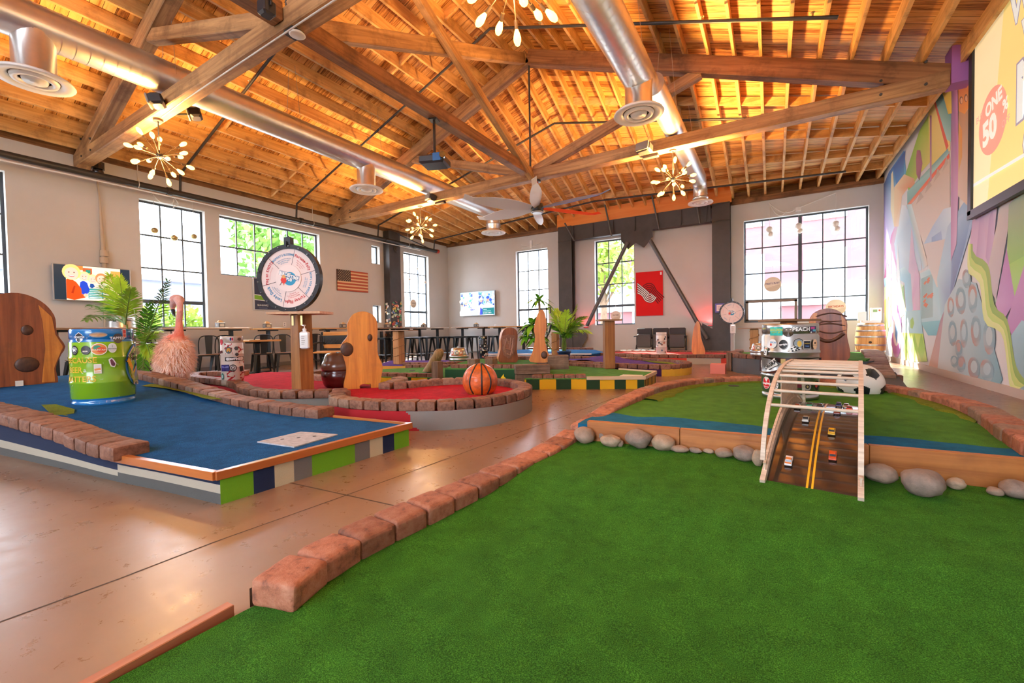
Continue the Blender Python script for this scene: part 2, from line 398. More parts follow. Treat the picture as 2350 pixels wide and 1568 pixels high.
# glass
m = bpy.data.materials.new('window_glass'); m.use_nodes = True; nt = m.node_tree; nt.nodes.clear()
o = N(nt, 'ShaderNodeOutputMaterial'); t = N(nt, 'ShaderNodeBsdfTransparent'); g = N(nt, 'ShaderNodeBsdfGlossy', i_Roughness=.02); mi = N(nt, 'ShaderNodeMixShader'); mi.inputs[0].default_value = .05
nt.links.new(t.outputs[0], mi.inputs[1]); nt.links.new(g.outputs[0], mi.inputs[2]); nt.links.new(mi.outputs[0], o.inputs[0]); glass_m = m
def window(n, horiz, at0, sgn, u0, u1, z0, z1, cols, rows, rail=None, thickcol=None):
    """steel sash set back in the reveal; rows = heights of the glazing bars"""
    root = bpy.data.objects.new('window_%d' % n, None); COL.objects.link(root); root['kind'] = 'structure'
    root.location = (at0, (u0+u1)/2, z0) if horiz == 'y' else ((u0+u1)/2, at0, z0)
    ox = Vector(root.location); t = .16*sgn
    def bx(mb, ua, ub, za, zb, th=.035):
        c = Vector((at0+t, (ua+ub)/2, (za+zb)/2)) if horiz == 'y' else Vector(((ua+ub)/2, at0+t, (za+zb)/2))
        d = (th, ub-ua, zb-za) if horiz == 'y' else (ub-ua, th, zb-za)
        mb.box(c-ox, d)
    f = MB()
    bx(f, u0, u0+.045, z0, z1); bx(f, u1-.045, u1, z0, z1); bx(f, u0+.045, u1-.045, z1-.045, z1); bx(f, u0+.045, u1-.045, z0, z0+.045)
    f.build('frame', frame_m, root)
    g = MB()
    for i, c in enumerate(cols):
        w = .09 if thickcol == i else .026
        bx(g, c-w/2, c+w/2, z0+.04, z1-.04, .04)
    for r in rows: bx(g, u0+.04, u1-.04, r-.017, r+.017, .03)
    if rail: bx(g, u0+.04, u1-.04, rail-.04, rail+.04, .05)
    if cols or rows: g.build('glazing_bars', frame_m, root)
    p = MB(); bx(p, u0+.03, u1-.03, z0+.03, z1-.03, .006); p.build('pane', glass_m, root)
    return root
def even(a, b, n): return [a+(b-a)*i/n for i in range(1, n)]
RW = [3.12, 2.39]
window(1, 'y', XL, -1, *left_w[0], even(.55, 1.92, 3), RW, RAIL)
window(2, 'y', XL, -1, *left_w[1], even(3.82, 5.08, 3), RW, RAIL)
window(3, 'y', XL, -1, *left_w[2], even(5.40, 8.15, 6), [3.12])
window(4, 'y', XL, -1, *left_w[3], [], [])
window(5, 'y', XL, -1, *left_w[4], [], [])
window(6, 'y', XL, -1, *left_w[5], even(11.62, 12.97, 3), RW, RAIL)
window(7, 'x', YB, 1, *back_w[0], even(-8.39, -7.03, 3), RW, RAIL)
window(8, 'x', YB, 1, *back_w[1], even(-5.23, -3.87, 3), RW, RAIL)
window(9, 'x', YB, 1, *back_w[2], [-.24, .21, .66, 1.17, 1.65], RW+[1.63], None, 2)
window(10, 'y', XL, -1, *left_w[6], even(-3.2, -1.2, 4), RW, RAIL)
for i, h in enumerate(front_fill_w): window(11+i, 'x', YF, -1, *h, even(h[0], h[1], 4), [3, 2.1, 1.2])
# bottom opening sash of the big window
sb = MB()
for a, b_, c, d in ((-.66, .6, 1.55, 1.62), (-.66, -.59, 1.03, 1.6), (.53, .6, 1.03, 1.6), (-.66, .6, 1.02, 1.07)): sb.box(((a+b_)/2, YB+.13, (c+d)/2), (b_-a, .03, d-c))
struct(sb.build('trim_9', plain('sash_bronze', (.20, .15, .11), .5)))
# light portals in the openings: they only guide the daylight
def portal(c, sx, sy, rot):
    l = bpy.data.lights.new('portal', 'AREA'); l.shape = 'RECTANGLE'; l.size = sx; l.size_y = sy; l.cycles.is_portal = True
    o = bpy.data.objects.new('portal', l); COL.objects.link(o); o.location = c; o.rotation_euler = rot
for h in left_w: portal((XL-.3, (h[0]+h[1])/2, (h[2]+h[3])/2), h[3]-h[2], h[1]-h[0], (0, -PI/2, 0))
for h in back_w: portal(((h[0]+h[1])/2, YB+.3, (h[2]+h[3])/2), h[1]-h[0], h[3]-h[2], (-PI/2, 0, 0))
for h in front_fill_w: portal(((h[0]+h[1])/2, YF-.3, (h[2]+h[3])/2), h[1]-h[0], h[3]-h[2], (PI/2, 0, 0))

# roof ---------------------------------------------------------------
RZ, SLOPE, JD = 7.13, .38, .24            # top of the truss chord at the ridge, fall per metre, joist depth
def chord(x): return RZ-SLOPE*abs(x-XC)
PLATE = 4.55
m, nt, b = mk('roof_deck'); L = nt.links; tc = N(nt, 'ShaderNodeTexCoord'); sx = N(nt, 'ShaderNodeSeparateXYZ'); L.new(tc.outputs['Object'], sx.inputs[0])
dv = N(nt, 'ShaderNodeMath', operation='DIVIDE', i_1=.145); L.new(sx.outputs[1], dv.inputs[0])
fl = N(nt, 'ShaderNodeMath', operation='FLOOR'); L.new(dv.outputs[0], fl.inputs[0]); fr = N(nt, 'ShaderNodeMath', operation='FRACT'); L.new(dv.outputs[0], fr.inputs[0])
wn = N(nt, 'ShaderNodeTexWhiteNoise', noise_dimensions='1D'); L.new(fl.outputs[0], wn.inputs['W'])
mp = N(nt, 'ShaderNodeMapping'); mp.inputs['Scale'].default_value = (1.6, 22, 1.6); L.new(tc.outputs['Object'], mp.inputs[0]); L.new(wn.outputs[1], mp.inputs['Location'])
ns = N(nt, 'ShaderNodeTexNoise', i_Scale=1.0, i_Detail=7.0, i_Roughness=.7, i_Distortion=.4); L.new(mp.outputs[0], ns.inputs['Vector'])
ad = N(nt, 'ShaderNodeMath', operation='MULTIPLY_ADD', i_1=.28); L.new(wn.outputs[0], ad.inputs[0]); L.new(ns.outputs[0], ad.inputs[2])
cr = N(nt, 'ShaderNodeValToRGB'); e = cr.color_ramp.elements
e[0].position = .40; e[0].color = (.16, .055, .014, 1); e[1].position = .80; e[1].color = (.92, .60, .24, 1)
q = e.new(.52); q.color = (.48, .20, .05, 1); q = e.new(.62); q.color = (.78, .42, .13, 1)
L.new(ad.outputs[0], cr.inputs[0])
gp = N(nt, 'ShaderNodeMath', operation='LESS_THAN', i_1=.045); L.new(fr.outputs[0], gp.inputs[0])
mx = N(nt, 'ShaderNodeMixRGB'); mx.inputs[2].default_value = (.03, .012, .004, 1); L.new(gp.outputs[0], mx.inputs[0]); L.new(cr.outputs[0], mx.inputs[1]); L.new(mx.outputs[0], b.inputs['Base Color'])
b.inputs['Roughness'].default_value = .6; deck_m = m
joist_m = wood('joist_wood', (.60, .29, .08), (.88, .55, .21), .6, dark=(.20, .085, .03))
TR = [-2.87, 2.81, 8.49]                  # truss lines; the fourth line is the back wall
xs = [XL+.2+.406*i for i in range(35)]; xs = [x for x in xs if x < XR-.05]
for bay in range(4):
    y0 = [YF-.3, TR[0]+.1, TR[1]+.1, TR[2]+.1][bay]; y1 = [TR[0]+.1, TR[1]+.1, TR[2]+.1, YB+.3][bay]
    last = bay == 3
    nx, ny = 40, (12 if last else 1); mb = MB(); vs = []
    def zt(x, y): return chord(x)+JD if not last else (chord(x)+JD)*(1-(y-y0)/(y1-y0))+(PLATE+JD-.02)*(y-y0)/(y1-y0)
    gx = sorted([XL-.3+(XR-XL+.6)*i/nx for i in range(nx+1)]+[XC])
    for t in (0, .05):
        for j in range(ny+1):
            y = y0+(y1-y0)*j/ny
            vs += [(x, y, zt(x, y)+t) for x in gx]
    k = len(gx); n1 = k*(ny+1)
    fs = [[j*k+i, (j+1)*k+i, (j+1)*k+i+1, j*k+i+1] for j in range(ny) for i in range(k-1)]
    fs += [[n1+a for a in f[::-1]] for f in fs]
    mb.add(vs, fs); c = struct(mb.build('ceiling_%d' % (bay+1), deck_m))
    if bay == 0: continue
    for x in xs:
        a = V(x, y0, zt(x, y0)-JD/2); e_ = V(x, y1-(.12 if last else 0), zt(x, y1-(.12 if last else 0))-JD/2)
        beam('joist', a, e_, .05+.012*(R.random()-.3), JD-.006, joist_m, c)
    bk = MB()
    rows = {1: [1.0, -1.0], 2: [4.7, 6.6], 3: [10.0, 11.3, 12.4, 13.4]}[bay]
    for ry in rows:
        for i in range(len(xs)-1):
            if last and xs[i] < XC and ry != 11.3: continue
            if not last and R.random() < .55: continue
            xm = (xs[i]+xs[i+1])/2; sl_ = -SLOPE*(1 if xm > XC else -1)*(1 if not last else 1-(ry-y0)/(y1-y0))
            z = zt(xm, ry)-JD*.45; h = .17; w = xs[i+1]-xs[i]-.05
            vs = [(xm+s_*w/2, ry+t_*.022, z+s_*w/2*sl_+q_*h/2) for q_ in (-1, 1) for t_ in (-1, 1) for s_ in (-1, 1)]
            bk.add(vs, [[0, 2, 3, 1], [4, 5, 7, 6], [0, 1, 5, 4], [2, 6, 7, 3], [0, 4, 6, 2], [1, 3, 7, 5]])
    bk.build('blocking', joist_m, c)
# rim boards above the walls
rim = wood('rim_wood', (.13, .055, .02), (.34, .16, .06), .7, dark=(.04, .018, .008))
for k_, (a, b_) in enumerate(((V(XL-.1, YF, 4.58), V(XL-.1, YB, 4.58)),)): struct(beam('trim_%d' % (1+k_), a, b_, .22, .25, rim))
struct(beam('trim_2', V(XL-.1, YB+.05, 4.49), V(-6.5, YB+.05, 4.49), .26, .15, rim)); struct(beam('trim_3', V(-1.0, YB+.05, 4.49), V(XR, YB+.05, 4.49), .26, .15, rim))
rimin = MB()
for i in range(len(xs)-1):
    w = xs[i+1]-xs[i]; rimin.box(((xs[i]+xs[i+1])/2, YB+.1, 4.67), (w-.055, .04, .22))
struct(rimin.build('trim_4', rim))
struct(MB().box((XC, YB+.32, 4.75), (XR-XL+.7, .05, .72)).build('trim_6', rim)); struct(MB().box((XL-.30, 4, 4.62), (.05, YB-YF+.7, .42)).build('trim_7', rim)); struct(MB().box((XR+.30, 4, 4.62), (.05, YB-YF+.7, .42)).build('trim_8', rim))

# trusses --------------------------------------------------------------
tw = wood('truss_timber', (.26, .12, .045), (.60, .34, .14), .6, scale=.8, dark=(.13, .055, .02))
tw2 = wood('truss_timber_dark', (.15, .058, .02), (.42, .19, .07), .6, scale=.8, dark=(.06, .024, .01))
def truss(y, label):
    t = thing('roof_truss', label, 'roof truss', (XC, y, 4.22), group='timber roof trusses')
    h = (XR-XL)/2; yo = .11
    rb = h-.24
    beam('bottom_chord', (-h, yo, .12), (rb, yo, .12), .21, .23, tw, t)
    zc = RZ-4.22-.16
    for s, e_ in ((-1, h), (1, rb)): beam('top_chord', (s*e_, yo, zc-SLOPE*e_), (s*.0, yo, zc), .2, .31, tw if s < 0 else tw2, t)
    for s in (-1, 1): beam('strut', (s*3.55, yo, zc-SLOPE*3.55-.12), (s*.12, yo, .22), .15, .19, tw, t)
    MB().tube([(0, yo, .2), (0, yo, zc-.1)], .022, 8).build('tie_rod', steel, t)
    bl = MB()
    for s in (-1, 1):
        for d in (h-.5, h-1.0):
            if s > 0 and d > rb: d = rb-.2
            bl.cyl((s*d, yo-.12, .1), (s*d, yo+.12, .1), .02, n=8); bl.cyl((s*d, yo-.12, .42 if d > h-.7 else .3), (s*d, yo+.12, .42), .02, n=8)
    bl.build('bolt', steel, t)
    return t
truss(TR[0], 'timber roof truss behind the two that cross the hall')
truss(TR[1], 'nearest timber roof truss, its bottom chord running steeply overhead at upper left')
truss(TR[2], 'timber roof truss in mid hall carrying the ceiling fan and projection side speakers')
def brace(name, a, b_, w, h, label, mat=tw):
    o = beam(name, a, b_, w, h, mat); tag(o, label, 'timber brace', 'bracing timbers between the trusses'); return o
y1, y2 = TR[1]+.2, TR[2]
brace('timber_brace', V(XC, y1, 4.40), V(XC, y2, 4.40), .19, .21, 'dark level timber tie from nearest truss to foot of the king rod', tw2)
brace('timber_brace', V(XC-.10, y1, 4.42), V(XC-.10, y2, 6.93), .14, .22, 'timber brace rising from the nearest truss to the mid truss peak')
brace('timber_brace', V(XC+.08, y1, 6.85), V(XC+.08, y2+.02, 4.27), .12, .15, 'slim pale timber brace falling from the roof ridge to the mid truss bottom chord')
y0 = TR[0]+.2
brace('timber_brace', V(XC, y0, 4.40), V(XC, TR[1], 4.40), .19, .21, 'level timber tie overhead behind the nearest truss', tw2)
# header between the joists near the ridge, beyond the hanging bulbs
hp, hq = P(1130, 18, z=6.0), P(1680, 18, z=6.0)
tag(beam('header_beam', V(-3.6, 5.2, chord(-3.6)-.12), V(-.55, 5.2, chord(-.55)-.1), .14, .26, tw2), 'dark header timber under the joists beside the hanging bulbs', 'header beam')

# painted pocket that takes the truss end on the mural wall
pk = MB(); pk.box((XR-.12, TR[2]+.12, 4.50), (.235, .28, .52), col=rgb('b070b8')); struct(pk.build('pilaster_right', painted('mural_paint', .75)))

# steel moment frame before the back wall --------------------------------
sf = thing('steel_frame', 'dark steel moment frame with gusset plates and chevron braces at back wall', 'steel frame', (-3.74, 13.8, 0))
ox = V(-3.74, 13.8, 0)
for x0, x1 in ((-6.43, -5.93), (-1.50, -1.03)):
    c = MB(); c.box(((x0+x1)/2-ox.x, .02, 2.23), (x1-x0, .03, 4.46)); c.box(((x0+x1)/2-ox.x, .28, 2.23), (x1-x0, .03, 4.46)); c.box(((x0+x1)/2-ox.x, .15, 2.23), (.04, .24, 4.46))
    for z in (3.95, 4.44): c.box(((x0+x1)/2-ox.x, .01, z), (x1-x0, .05, .03))
    c.build('column', steel, sf)
c = MB(); c.box((0, .04, 4.2), (4.42, .04, .48)); c.box((0, .12, 4.43), (4.42, .22, .03)); c.box((0, .12, 3.97), (4.42, .22, .03))
for i in range(7): c.box((-2.1+.7*i, .0, 4.2), (.02, .06, .44))
c.build('header', steel, sf)
c = MB(); c.prism([(-.45, 3.97), (.55, 3.97), (.55, 3.72), (.28, 3.42), (.02, 3.6), (-.22, 3.42), (-.45, 3.72)], 0, .03, M=Matrix(((1, 0, 0, 0), (0, 0, 1, -.0), (0, 1, 0, 0), (0, 0, 0, 1)))); c.build('gusset', steel, sf)
dk = plain('brace_steel', (.10, .095, .09), .4, .3)
for (a, b_), s in ((((1440, 556), (1347, 748)), -1), (((1492, 552), (1622, 778)), 1)):
    p, q = P(*a, y=13.76)-ox, P(*b_, y=13.76)-ox
    MB().tube([p, q], .062, 12).build('diagonal_brace', dk, sf)
pl = [P(a, b_, y=13.84)-ox for a, b_ in ((1313, 757), (1343, 757), (1347, 775), (1325, 815), (1313, 815))]
pr_ = [P(a, b_, y=13.84)-ox for a, b_ in ((1612, 742), (1637, 756), (1637, 815), (1622, 815), (1606, 775))]
MX = Matrix(((1, 0, 0, 0), (0, 0, 1, 0), (0, 1, 0, 0), (0, 0, 0, 1)))
for poly in (pl, pr_): MB().prism([(p.x, p.z) for p in poly], .03, .06, M=MX).build('foot_gusset', steel, sf)
for (a, b_), (c_, d_) in (((1296, 512), (1318, 552)), ((1379, 428), (1404, 543)), ((1494, 440), (1513, 527)), ((1590, 415), (1606, 513))):
    p, q = P(a, b_, y=13.55), P(c_, d_, y=13.72)
    MB().tube([q-ox, p-ox], .03, 4).build('roof_strut', dk, sf)
# orange plywood above the frame
ob = MB(); ob.box((-3.74, 13.88, 4.68), (5.5, .03, .46)); struct(ob.build('trim_5', wood('orange_ply', (.80, .23, .03), (.92, .33, .06), .5, scale=.5)))

# steel column on the left wall, stickers on its lower half
scol = thing('steel_column', 'black steel column on left wall plastered with stickers low down', 'steel column', (XL+.16, 10.9, 0))
MB().box((0, 0, 2.22), (.30, .52, 4.44), ch=.01).build('shaft', steel, scol)
bl = MB(); bl.cyl((.15, .05, 3.83), (.2, .05, 3.83), .13, n=20); bl.cyl((.2, .05, 3.83), (.23, .05, 3.83), .08, n=20); bl.build('alarm_bell', steel, scol)
sk = MB(); pals = ['d8d2c4', 'c84a3a', 'e8e0d0', '3f8a5a', 'd9b24a', '4a78b0', 'f0ece2', '9a5a3a', 'b8c8a0', 'e07a50', '2a2a2a', '7ab040']
for f, w, h0 in ((on_plane((.15, 0, 0), (0, 1, 0), (0, 0, 1)), .24, .25), (on_plane((0, -.26, 0), (1, 0, 0), (0, 0, 1)), .13, .7)):
    pr = Print(sk, f)
    for i in range(105 if w > .2 else 38):
        z = h0+(1.95-h0)*R.random()**.8; u = (R.random()*2-1)*w*(.9); s = .02+.035*R.random()
        if R.random() < .5: pr.disc(u, z, s, R.choice(pals), 8)
        else: pr.rect(u-s, z-s*.7, u+s, z+s*.7, R.choice(pals), rot=R.random()-.5)
    pr.k = 1
tag(sk.build('sticker', painted('sticker_print', .4), scol), kind='stuff')

# mural on the right wall --------------------------------------------------
wall('wall_right', 'y', XR, .26, YF, YB, 4.72, [], plain('mural_ground', (.74, .76, .78), .7))
mu = MB(); mp_ = Print(mu, lambda a, b_, k: P(a, b_, x=XR-.003-.00012*k))
def pale(c, k=.10): return tuple(x+(.92-x)*k for x in rgb(c))  # sun-glare wash put into the mural colours by mixing them toward white
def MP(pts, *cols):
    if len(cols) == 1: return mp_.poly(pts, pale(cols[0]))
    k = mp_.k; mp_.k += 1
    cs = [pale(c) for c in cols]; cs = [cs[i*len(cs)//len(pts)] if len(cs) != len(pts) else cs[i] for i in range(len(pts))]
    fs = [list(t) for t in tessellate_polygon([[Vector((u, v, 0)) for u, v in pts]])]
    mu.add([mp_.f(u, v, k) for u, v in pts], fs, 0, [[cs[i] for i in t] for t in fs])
# mural shapes, from the far corner towards the viewer
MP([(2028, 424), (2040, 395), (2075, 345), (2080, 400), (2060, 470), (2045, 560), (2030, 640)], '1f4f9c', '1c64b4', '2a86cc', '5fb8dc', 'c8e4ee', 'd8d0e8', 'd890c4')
MP([(2050, 385), (2078, 345), (2072, 440), (2058, 432)], '1d5cb0', '2a4ea0', '48b4d8', '2a8ad0')
MP([(2045, 400), (2049, 392), (2052, 440), (2062, 480), (2052, 520), (2044, 480)], 'e8d8b0')
MP([(2028, 640), (2045, 540), (2062, 500), (2062, 640), (2040, 700), (2028, 720)], 'b03070', 'd878b8', 'e8d4e8', 'd8a8d8', 'e8b8dc', 'c85a9c')
MP([(2062, 640), (2052, 560), (2070, 470), (2105, 480), (2115, 620)], 'b8d8ec', 'd8ecf6', 'e8f2f8', '98c4e4', 'c0dcf0')
MP([(2078, 400), (2110, 300), (2145, 240), (2150, 330), (2145, 360), (2110, 400), (2085, 440)], '7ab820', '9ccc20', '88c020', 'd8dc50', 'e8dc70', 'c8d440', '90c430')
MP([(2130, 250), (2146, 235), (2180, 310), (2180, 345), (2135, 385), (2132, 320)], 'f0dc78', 'f4e488', 'f0e090', 'f0dc80', 'e8d868', 'ecd870')
MP([(2052, 520), (2052, 430), (2075, 400), (2098, 410), (2102, 440), (2085, 430), (2070, 450), (2062, 520)], 'e8c898', 'f0d0a0', 'f0cc9c', 'e0a878', 'e09058', 'e89860', 'f0c8a0', 'f4e0d0')
MP([(2140, 222), (2160, 210), (2195, 290), (2190, 330), (2172, 320)], '8ac4c0', '3a90a0', '5aa8a8', '80c0bc', 'a8dcd8')
MP([(2140, 222), (2143, 220), (2177, 335), (2172, 345)], 'e05838')
MP([(2082, 470), (2082, 440), (2176, 340), (2178, 358)], '60a8a8', '8ac8c4', '58a0a8', 'a8d8d8')
MP([(2080, 472), (2178, 352), (2179, 362), (2082, 480)], 'e87838', 'e05030', 'e86040', 'f0a070')
MP([(2104, 345), (2112, 345), (2117, 375), (2110, 415), (2103, 400), (2102, 365)], 'c07890', '9a4a70', 'a85878', '7c4460', 'b06a84', 'b87088')
MP([(2134, 265), (2138, 265), (2138, 600), (2134, 600)], '9a5a88', 'a06088', 'd8b8d4', 'd8b8d4')
MP([(2085, 480), (2180, 362), (2180, 520), (2120, 560)], 'd8ccc0', 'cabdae', 'd8d0cc', 'e0d8d2')
for i in range(4): MP([(2102+20*i, 470-25*i), (2112+20*i, 440-27*i), (2120+19*i, 452-26*i)], 'bdb0a4')
MP([(2120, 560), (2140, 520), (2165, 480), (2182, 475), (2188, 500), (2186, 540), (2165, 580), (2128, 600)], 'b8d0e8', 'a8c8e8', 'c4dcf0', 'd4e8f4', 'd0e8f4', 'c0dcf0', 'a8c8e8', '98b8dc')
MP([(2138, 545), (2160, 530), (2165, 575), (2138, 590)], '88a8d4', '98b8e0', 'a0c0e8', '90b0d8')
MP([(2080, 470), (2092, 468), (2130, 608), (2118, 618)], 'a0d0dc', 'd0e8ec', 'e8d8c8', 'b8dce8')
MP([(2092, 520), (2100, 590), (2112, 640), (2090, 700), (2085, 620)], 'd8c4dc', 'ccb4d4', 'd4bcd8', 'e0d0e4', 'd8c8e0')
MP([(2090, 700), (2100, 620), (2110, 640), (2112, 712), (2090, 712)], 'd0a8d0', 'dcc0dc', 'd8b8d8', 'd8c0d8', 'd8c0d8')
MP([(2095, 712), (2099, 690), (2104, 712)], 'e0b8dc')
MP([(2028, 640), (2075, 612), (2090, 630), (2095, 712), (2080, 720), (2076, 650), (2050, 632), (2030, 660)], 'a8d4e0', 'c8e8f0', '98cce0', 'b0d8e8', 'a8d8ec', '9cd0e4', 'c4e6ee', '80c0d4')
MP([(2029, 660), (2050, 640), (2074, 655), (2078, 720), (2030, 760)], 'b8d890', 'd8ecc8', 'e0f0d0', 'd0e8c0', 'f0d850')
MP([(2029, 690), (2040, 680), (2038, 760), (2030, 800)], 'e8c030', 'd8c828', '70b030', '48902c')
for x in (2044, 2070): MP([(x, 660), (x+4, 655), (x+6, 710), (x+2, 716)], '98cc88')
MP([(2060, 560), (2066, 640), (2072, 712), (2054, 712), (2056, 640)], 'f4f4f4', 'e8f4f4', 'e8f6f0', 'e4f4f0', 'eef6f6')
MP([(2112, 628), (2140, 612), (2148, 620), (2162, 735), (2112, 740)], 'c8e8ee', 'd8f0f4', 'a0d4e0', 'b8dce8', 'b0dce8')
MP([(2114, 640), (2141, 628), (2141, 728), (2114, 732)], '8fb8bc', '9cc0c4', 'a0c4c8', '90b8bc')
for i in range(12):
    x, y = 2117+22*R.random(), 640+82*R.random(); MP([(x, y), (x+5, y-6), (x+8, y-4), (x+3, y+4)], 'd8764a')
MP([(2112, 740), (2162, 735), (2168, 770), (2130, 770)], '88ccd8', '80c8d8', '5cb4cc', '70c0d0')
MP([(2076, 715), (2112, 712), (2118, 768), (2076, 766)], 'b0dce4', 'a8d8e4', '98d0e0', 'b8e0e8')
MP([(2068, 764), (2118, 766), (2128, 830), (2068, 830)], 'd0ec60', 'b8e440', 'c8e878', 'e0f0b8')
for x in (2080, 2098, 2114): MP([(x, 765), (x+9, 800), (x+2, 832), (x-8, 805)], '88c838', 'a4d850', 'c0e888', '9cd848')
c = [(2057+12*cos(PI/10*i), 760+62*sin(PI/10*i)) for i in range(20)]
MP(c, *['c070c8' if abs(cos(PI/10*i)) > .5 else 'd8a8dc' for i in range(20)])
MP([(2057+8*cos(PI/8*i), 755+40*sin(PI/8*i)) for i in range(16)], 'f4eef6')
MP([(2055, 735), (2060, 762), (2058, 790), (2054, 770)], '3a88c8')
MP([(2089, 735), (2095, 728), (2098, 742), (2094, 755), (2089, 752)], '98c860')
MP([(2120, 560), (2185, 545), (2186, 640), (2150, 660), (2130, 610)], 'd8d0cc', 'ccc8c8', 'd4ccc8', 'dcd8d4', 'd8d4d0')
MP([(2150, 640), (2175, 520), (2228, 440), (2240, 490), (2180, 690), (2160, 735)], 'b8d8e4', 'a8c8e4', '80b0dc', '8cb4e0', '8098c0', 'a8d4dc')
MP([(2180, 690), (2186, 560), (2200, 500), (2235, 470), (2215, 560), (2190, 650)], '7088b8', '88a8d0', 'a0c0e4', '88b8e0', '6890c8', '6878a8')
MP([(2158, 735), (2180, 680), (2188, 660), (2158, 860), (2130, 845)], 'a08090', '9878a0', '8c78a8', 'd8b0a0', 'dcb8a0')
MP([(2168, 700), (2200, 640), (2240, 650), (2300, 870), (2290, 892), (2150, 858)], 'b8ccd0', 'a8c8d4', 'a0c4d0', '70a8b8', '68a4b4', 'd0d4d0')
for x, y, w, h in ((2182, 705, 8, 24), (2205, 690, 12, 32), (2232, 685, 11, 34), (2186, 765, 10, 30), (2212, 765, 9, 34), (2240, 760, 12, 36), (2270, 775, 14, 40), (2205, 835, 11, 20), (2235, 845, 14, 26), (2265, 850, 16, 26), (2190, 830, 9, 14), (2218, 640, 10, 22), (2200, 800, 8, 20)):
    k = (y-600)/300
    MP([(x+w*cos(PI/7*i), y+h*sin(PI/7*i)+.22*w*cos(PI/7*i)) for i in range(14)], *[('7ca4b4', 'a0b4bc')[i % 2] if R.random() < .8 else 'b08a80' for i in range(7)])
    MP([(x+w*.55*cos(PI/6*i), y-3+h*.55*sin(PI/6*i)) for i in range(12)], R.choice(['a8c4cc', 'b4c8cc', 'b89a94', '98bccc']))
# pink post and orange spotted shapes beside the screen
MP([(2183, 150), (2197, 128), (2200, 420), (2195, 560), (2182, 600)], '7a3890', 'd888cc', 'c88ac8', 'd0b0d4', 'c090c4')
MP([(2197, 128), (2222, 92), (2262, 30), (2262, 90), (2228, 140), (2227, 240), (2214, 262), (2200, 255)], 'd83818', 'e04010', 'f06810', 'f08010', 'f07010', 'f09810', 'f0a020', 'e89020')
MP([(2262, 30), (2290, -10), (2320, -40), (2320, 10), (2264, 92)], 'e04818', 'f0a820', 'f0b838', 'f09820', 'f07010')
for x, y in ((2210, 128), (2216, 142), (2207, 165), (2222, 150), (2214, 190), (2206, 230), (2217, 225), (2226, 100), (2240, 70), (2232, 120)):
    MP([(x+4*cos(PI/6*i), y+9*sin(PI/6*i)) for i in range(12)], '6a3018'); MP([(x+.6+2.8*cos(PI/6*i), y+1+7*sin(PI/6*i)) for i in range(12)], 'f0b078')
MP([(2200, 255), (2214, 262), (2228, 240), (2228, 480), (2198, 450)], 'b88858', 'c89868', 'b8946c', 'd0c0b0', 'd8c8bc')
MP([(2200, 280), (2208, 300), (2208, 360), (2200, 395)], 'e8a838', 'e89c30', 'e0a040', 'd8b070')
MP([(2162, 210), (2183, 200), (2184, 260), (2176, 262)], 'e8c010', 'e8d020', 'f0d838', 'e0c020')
# below the screen
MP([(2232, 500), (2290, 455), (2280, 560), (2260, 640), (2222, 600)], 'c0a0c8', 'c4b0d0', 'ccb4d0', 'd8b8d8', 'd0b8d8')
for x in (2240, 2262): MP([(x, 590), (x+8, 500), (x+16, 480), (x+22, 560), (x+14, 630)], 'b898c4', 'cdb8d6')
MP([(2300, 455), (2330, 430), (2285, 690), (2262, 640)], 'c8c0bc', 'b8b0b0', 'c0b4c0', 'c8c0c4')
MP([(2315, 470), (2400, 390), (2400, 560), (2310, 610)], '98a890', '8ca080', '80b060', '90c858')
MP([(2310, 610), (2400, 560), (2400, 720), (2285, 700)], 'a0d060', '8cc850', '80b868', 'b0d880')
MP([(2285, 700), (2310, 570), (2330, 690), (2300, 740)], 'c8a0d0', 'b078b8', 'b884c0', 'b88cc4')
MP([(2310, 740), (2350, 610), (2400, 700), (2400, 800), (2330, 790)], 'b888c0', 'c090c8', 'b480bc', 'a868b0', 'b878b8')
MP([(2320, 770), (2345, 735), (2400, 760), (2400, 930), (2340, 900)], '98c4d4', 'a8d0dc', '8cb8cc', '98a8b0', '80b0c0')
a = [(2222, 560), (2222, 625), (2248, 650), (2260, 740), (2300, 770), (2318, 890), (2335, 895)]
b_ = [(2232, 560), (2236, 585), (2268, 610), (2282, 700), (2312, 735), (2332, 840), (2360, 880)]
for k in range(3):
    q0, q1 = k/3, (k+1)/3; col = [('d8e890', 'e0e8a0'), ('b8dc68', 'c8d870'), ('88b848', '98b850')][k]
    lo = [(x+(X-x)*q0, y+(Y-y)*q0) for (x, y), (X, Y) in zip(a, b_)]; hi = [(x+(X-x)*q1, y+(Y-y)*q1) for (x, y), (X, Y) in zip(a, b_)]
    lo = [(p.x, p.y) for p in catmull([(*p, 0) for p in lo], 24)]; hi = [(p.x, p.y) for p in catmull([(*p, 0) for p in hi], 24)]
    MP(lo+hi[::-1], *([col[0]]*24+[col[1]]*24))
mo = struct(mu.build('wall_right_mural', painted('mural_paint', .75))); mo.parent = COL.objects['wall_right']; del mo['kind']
# base strip along the mural wall
struct(MB().box((XR-.012, (YF+YB)/2, .055), (.024, YB-YF, .11)).build('baseboard_right', plain('base_strip', (.56, .48, .42), .5)))
struct(MB().box((XL+.01, (YF+YB)/2, .05), (.02, YB-YF, .1)).build('baseboard_left', plain('base_dark', (.30, .28, .26), .6)))
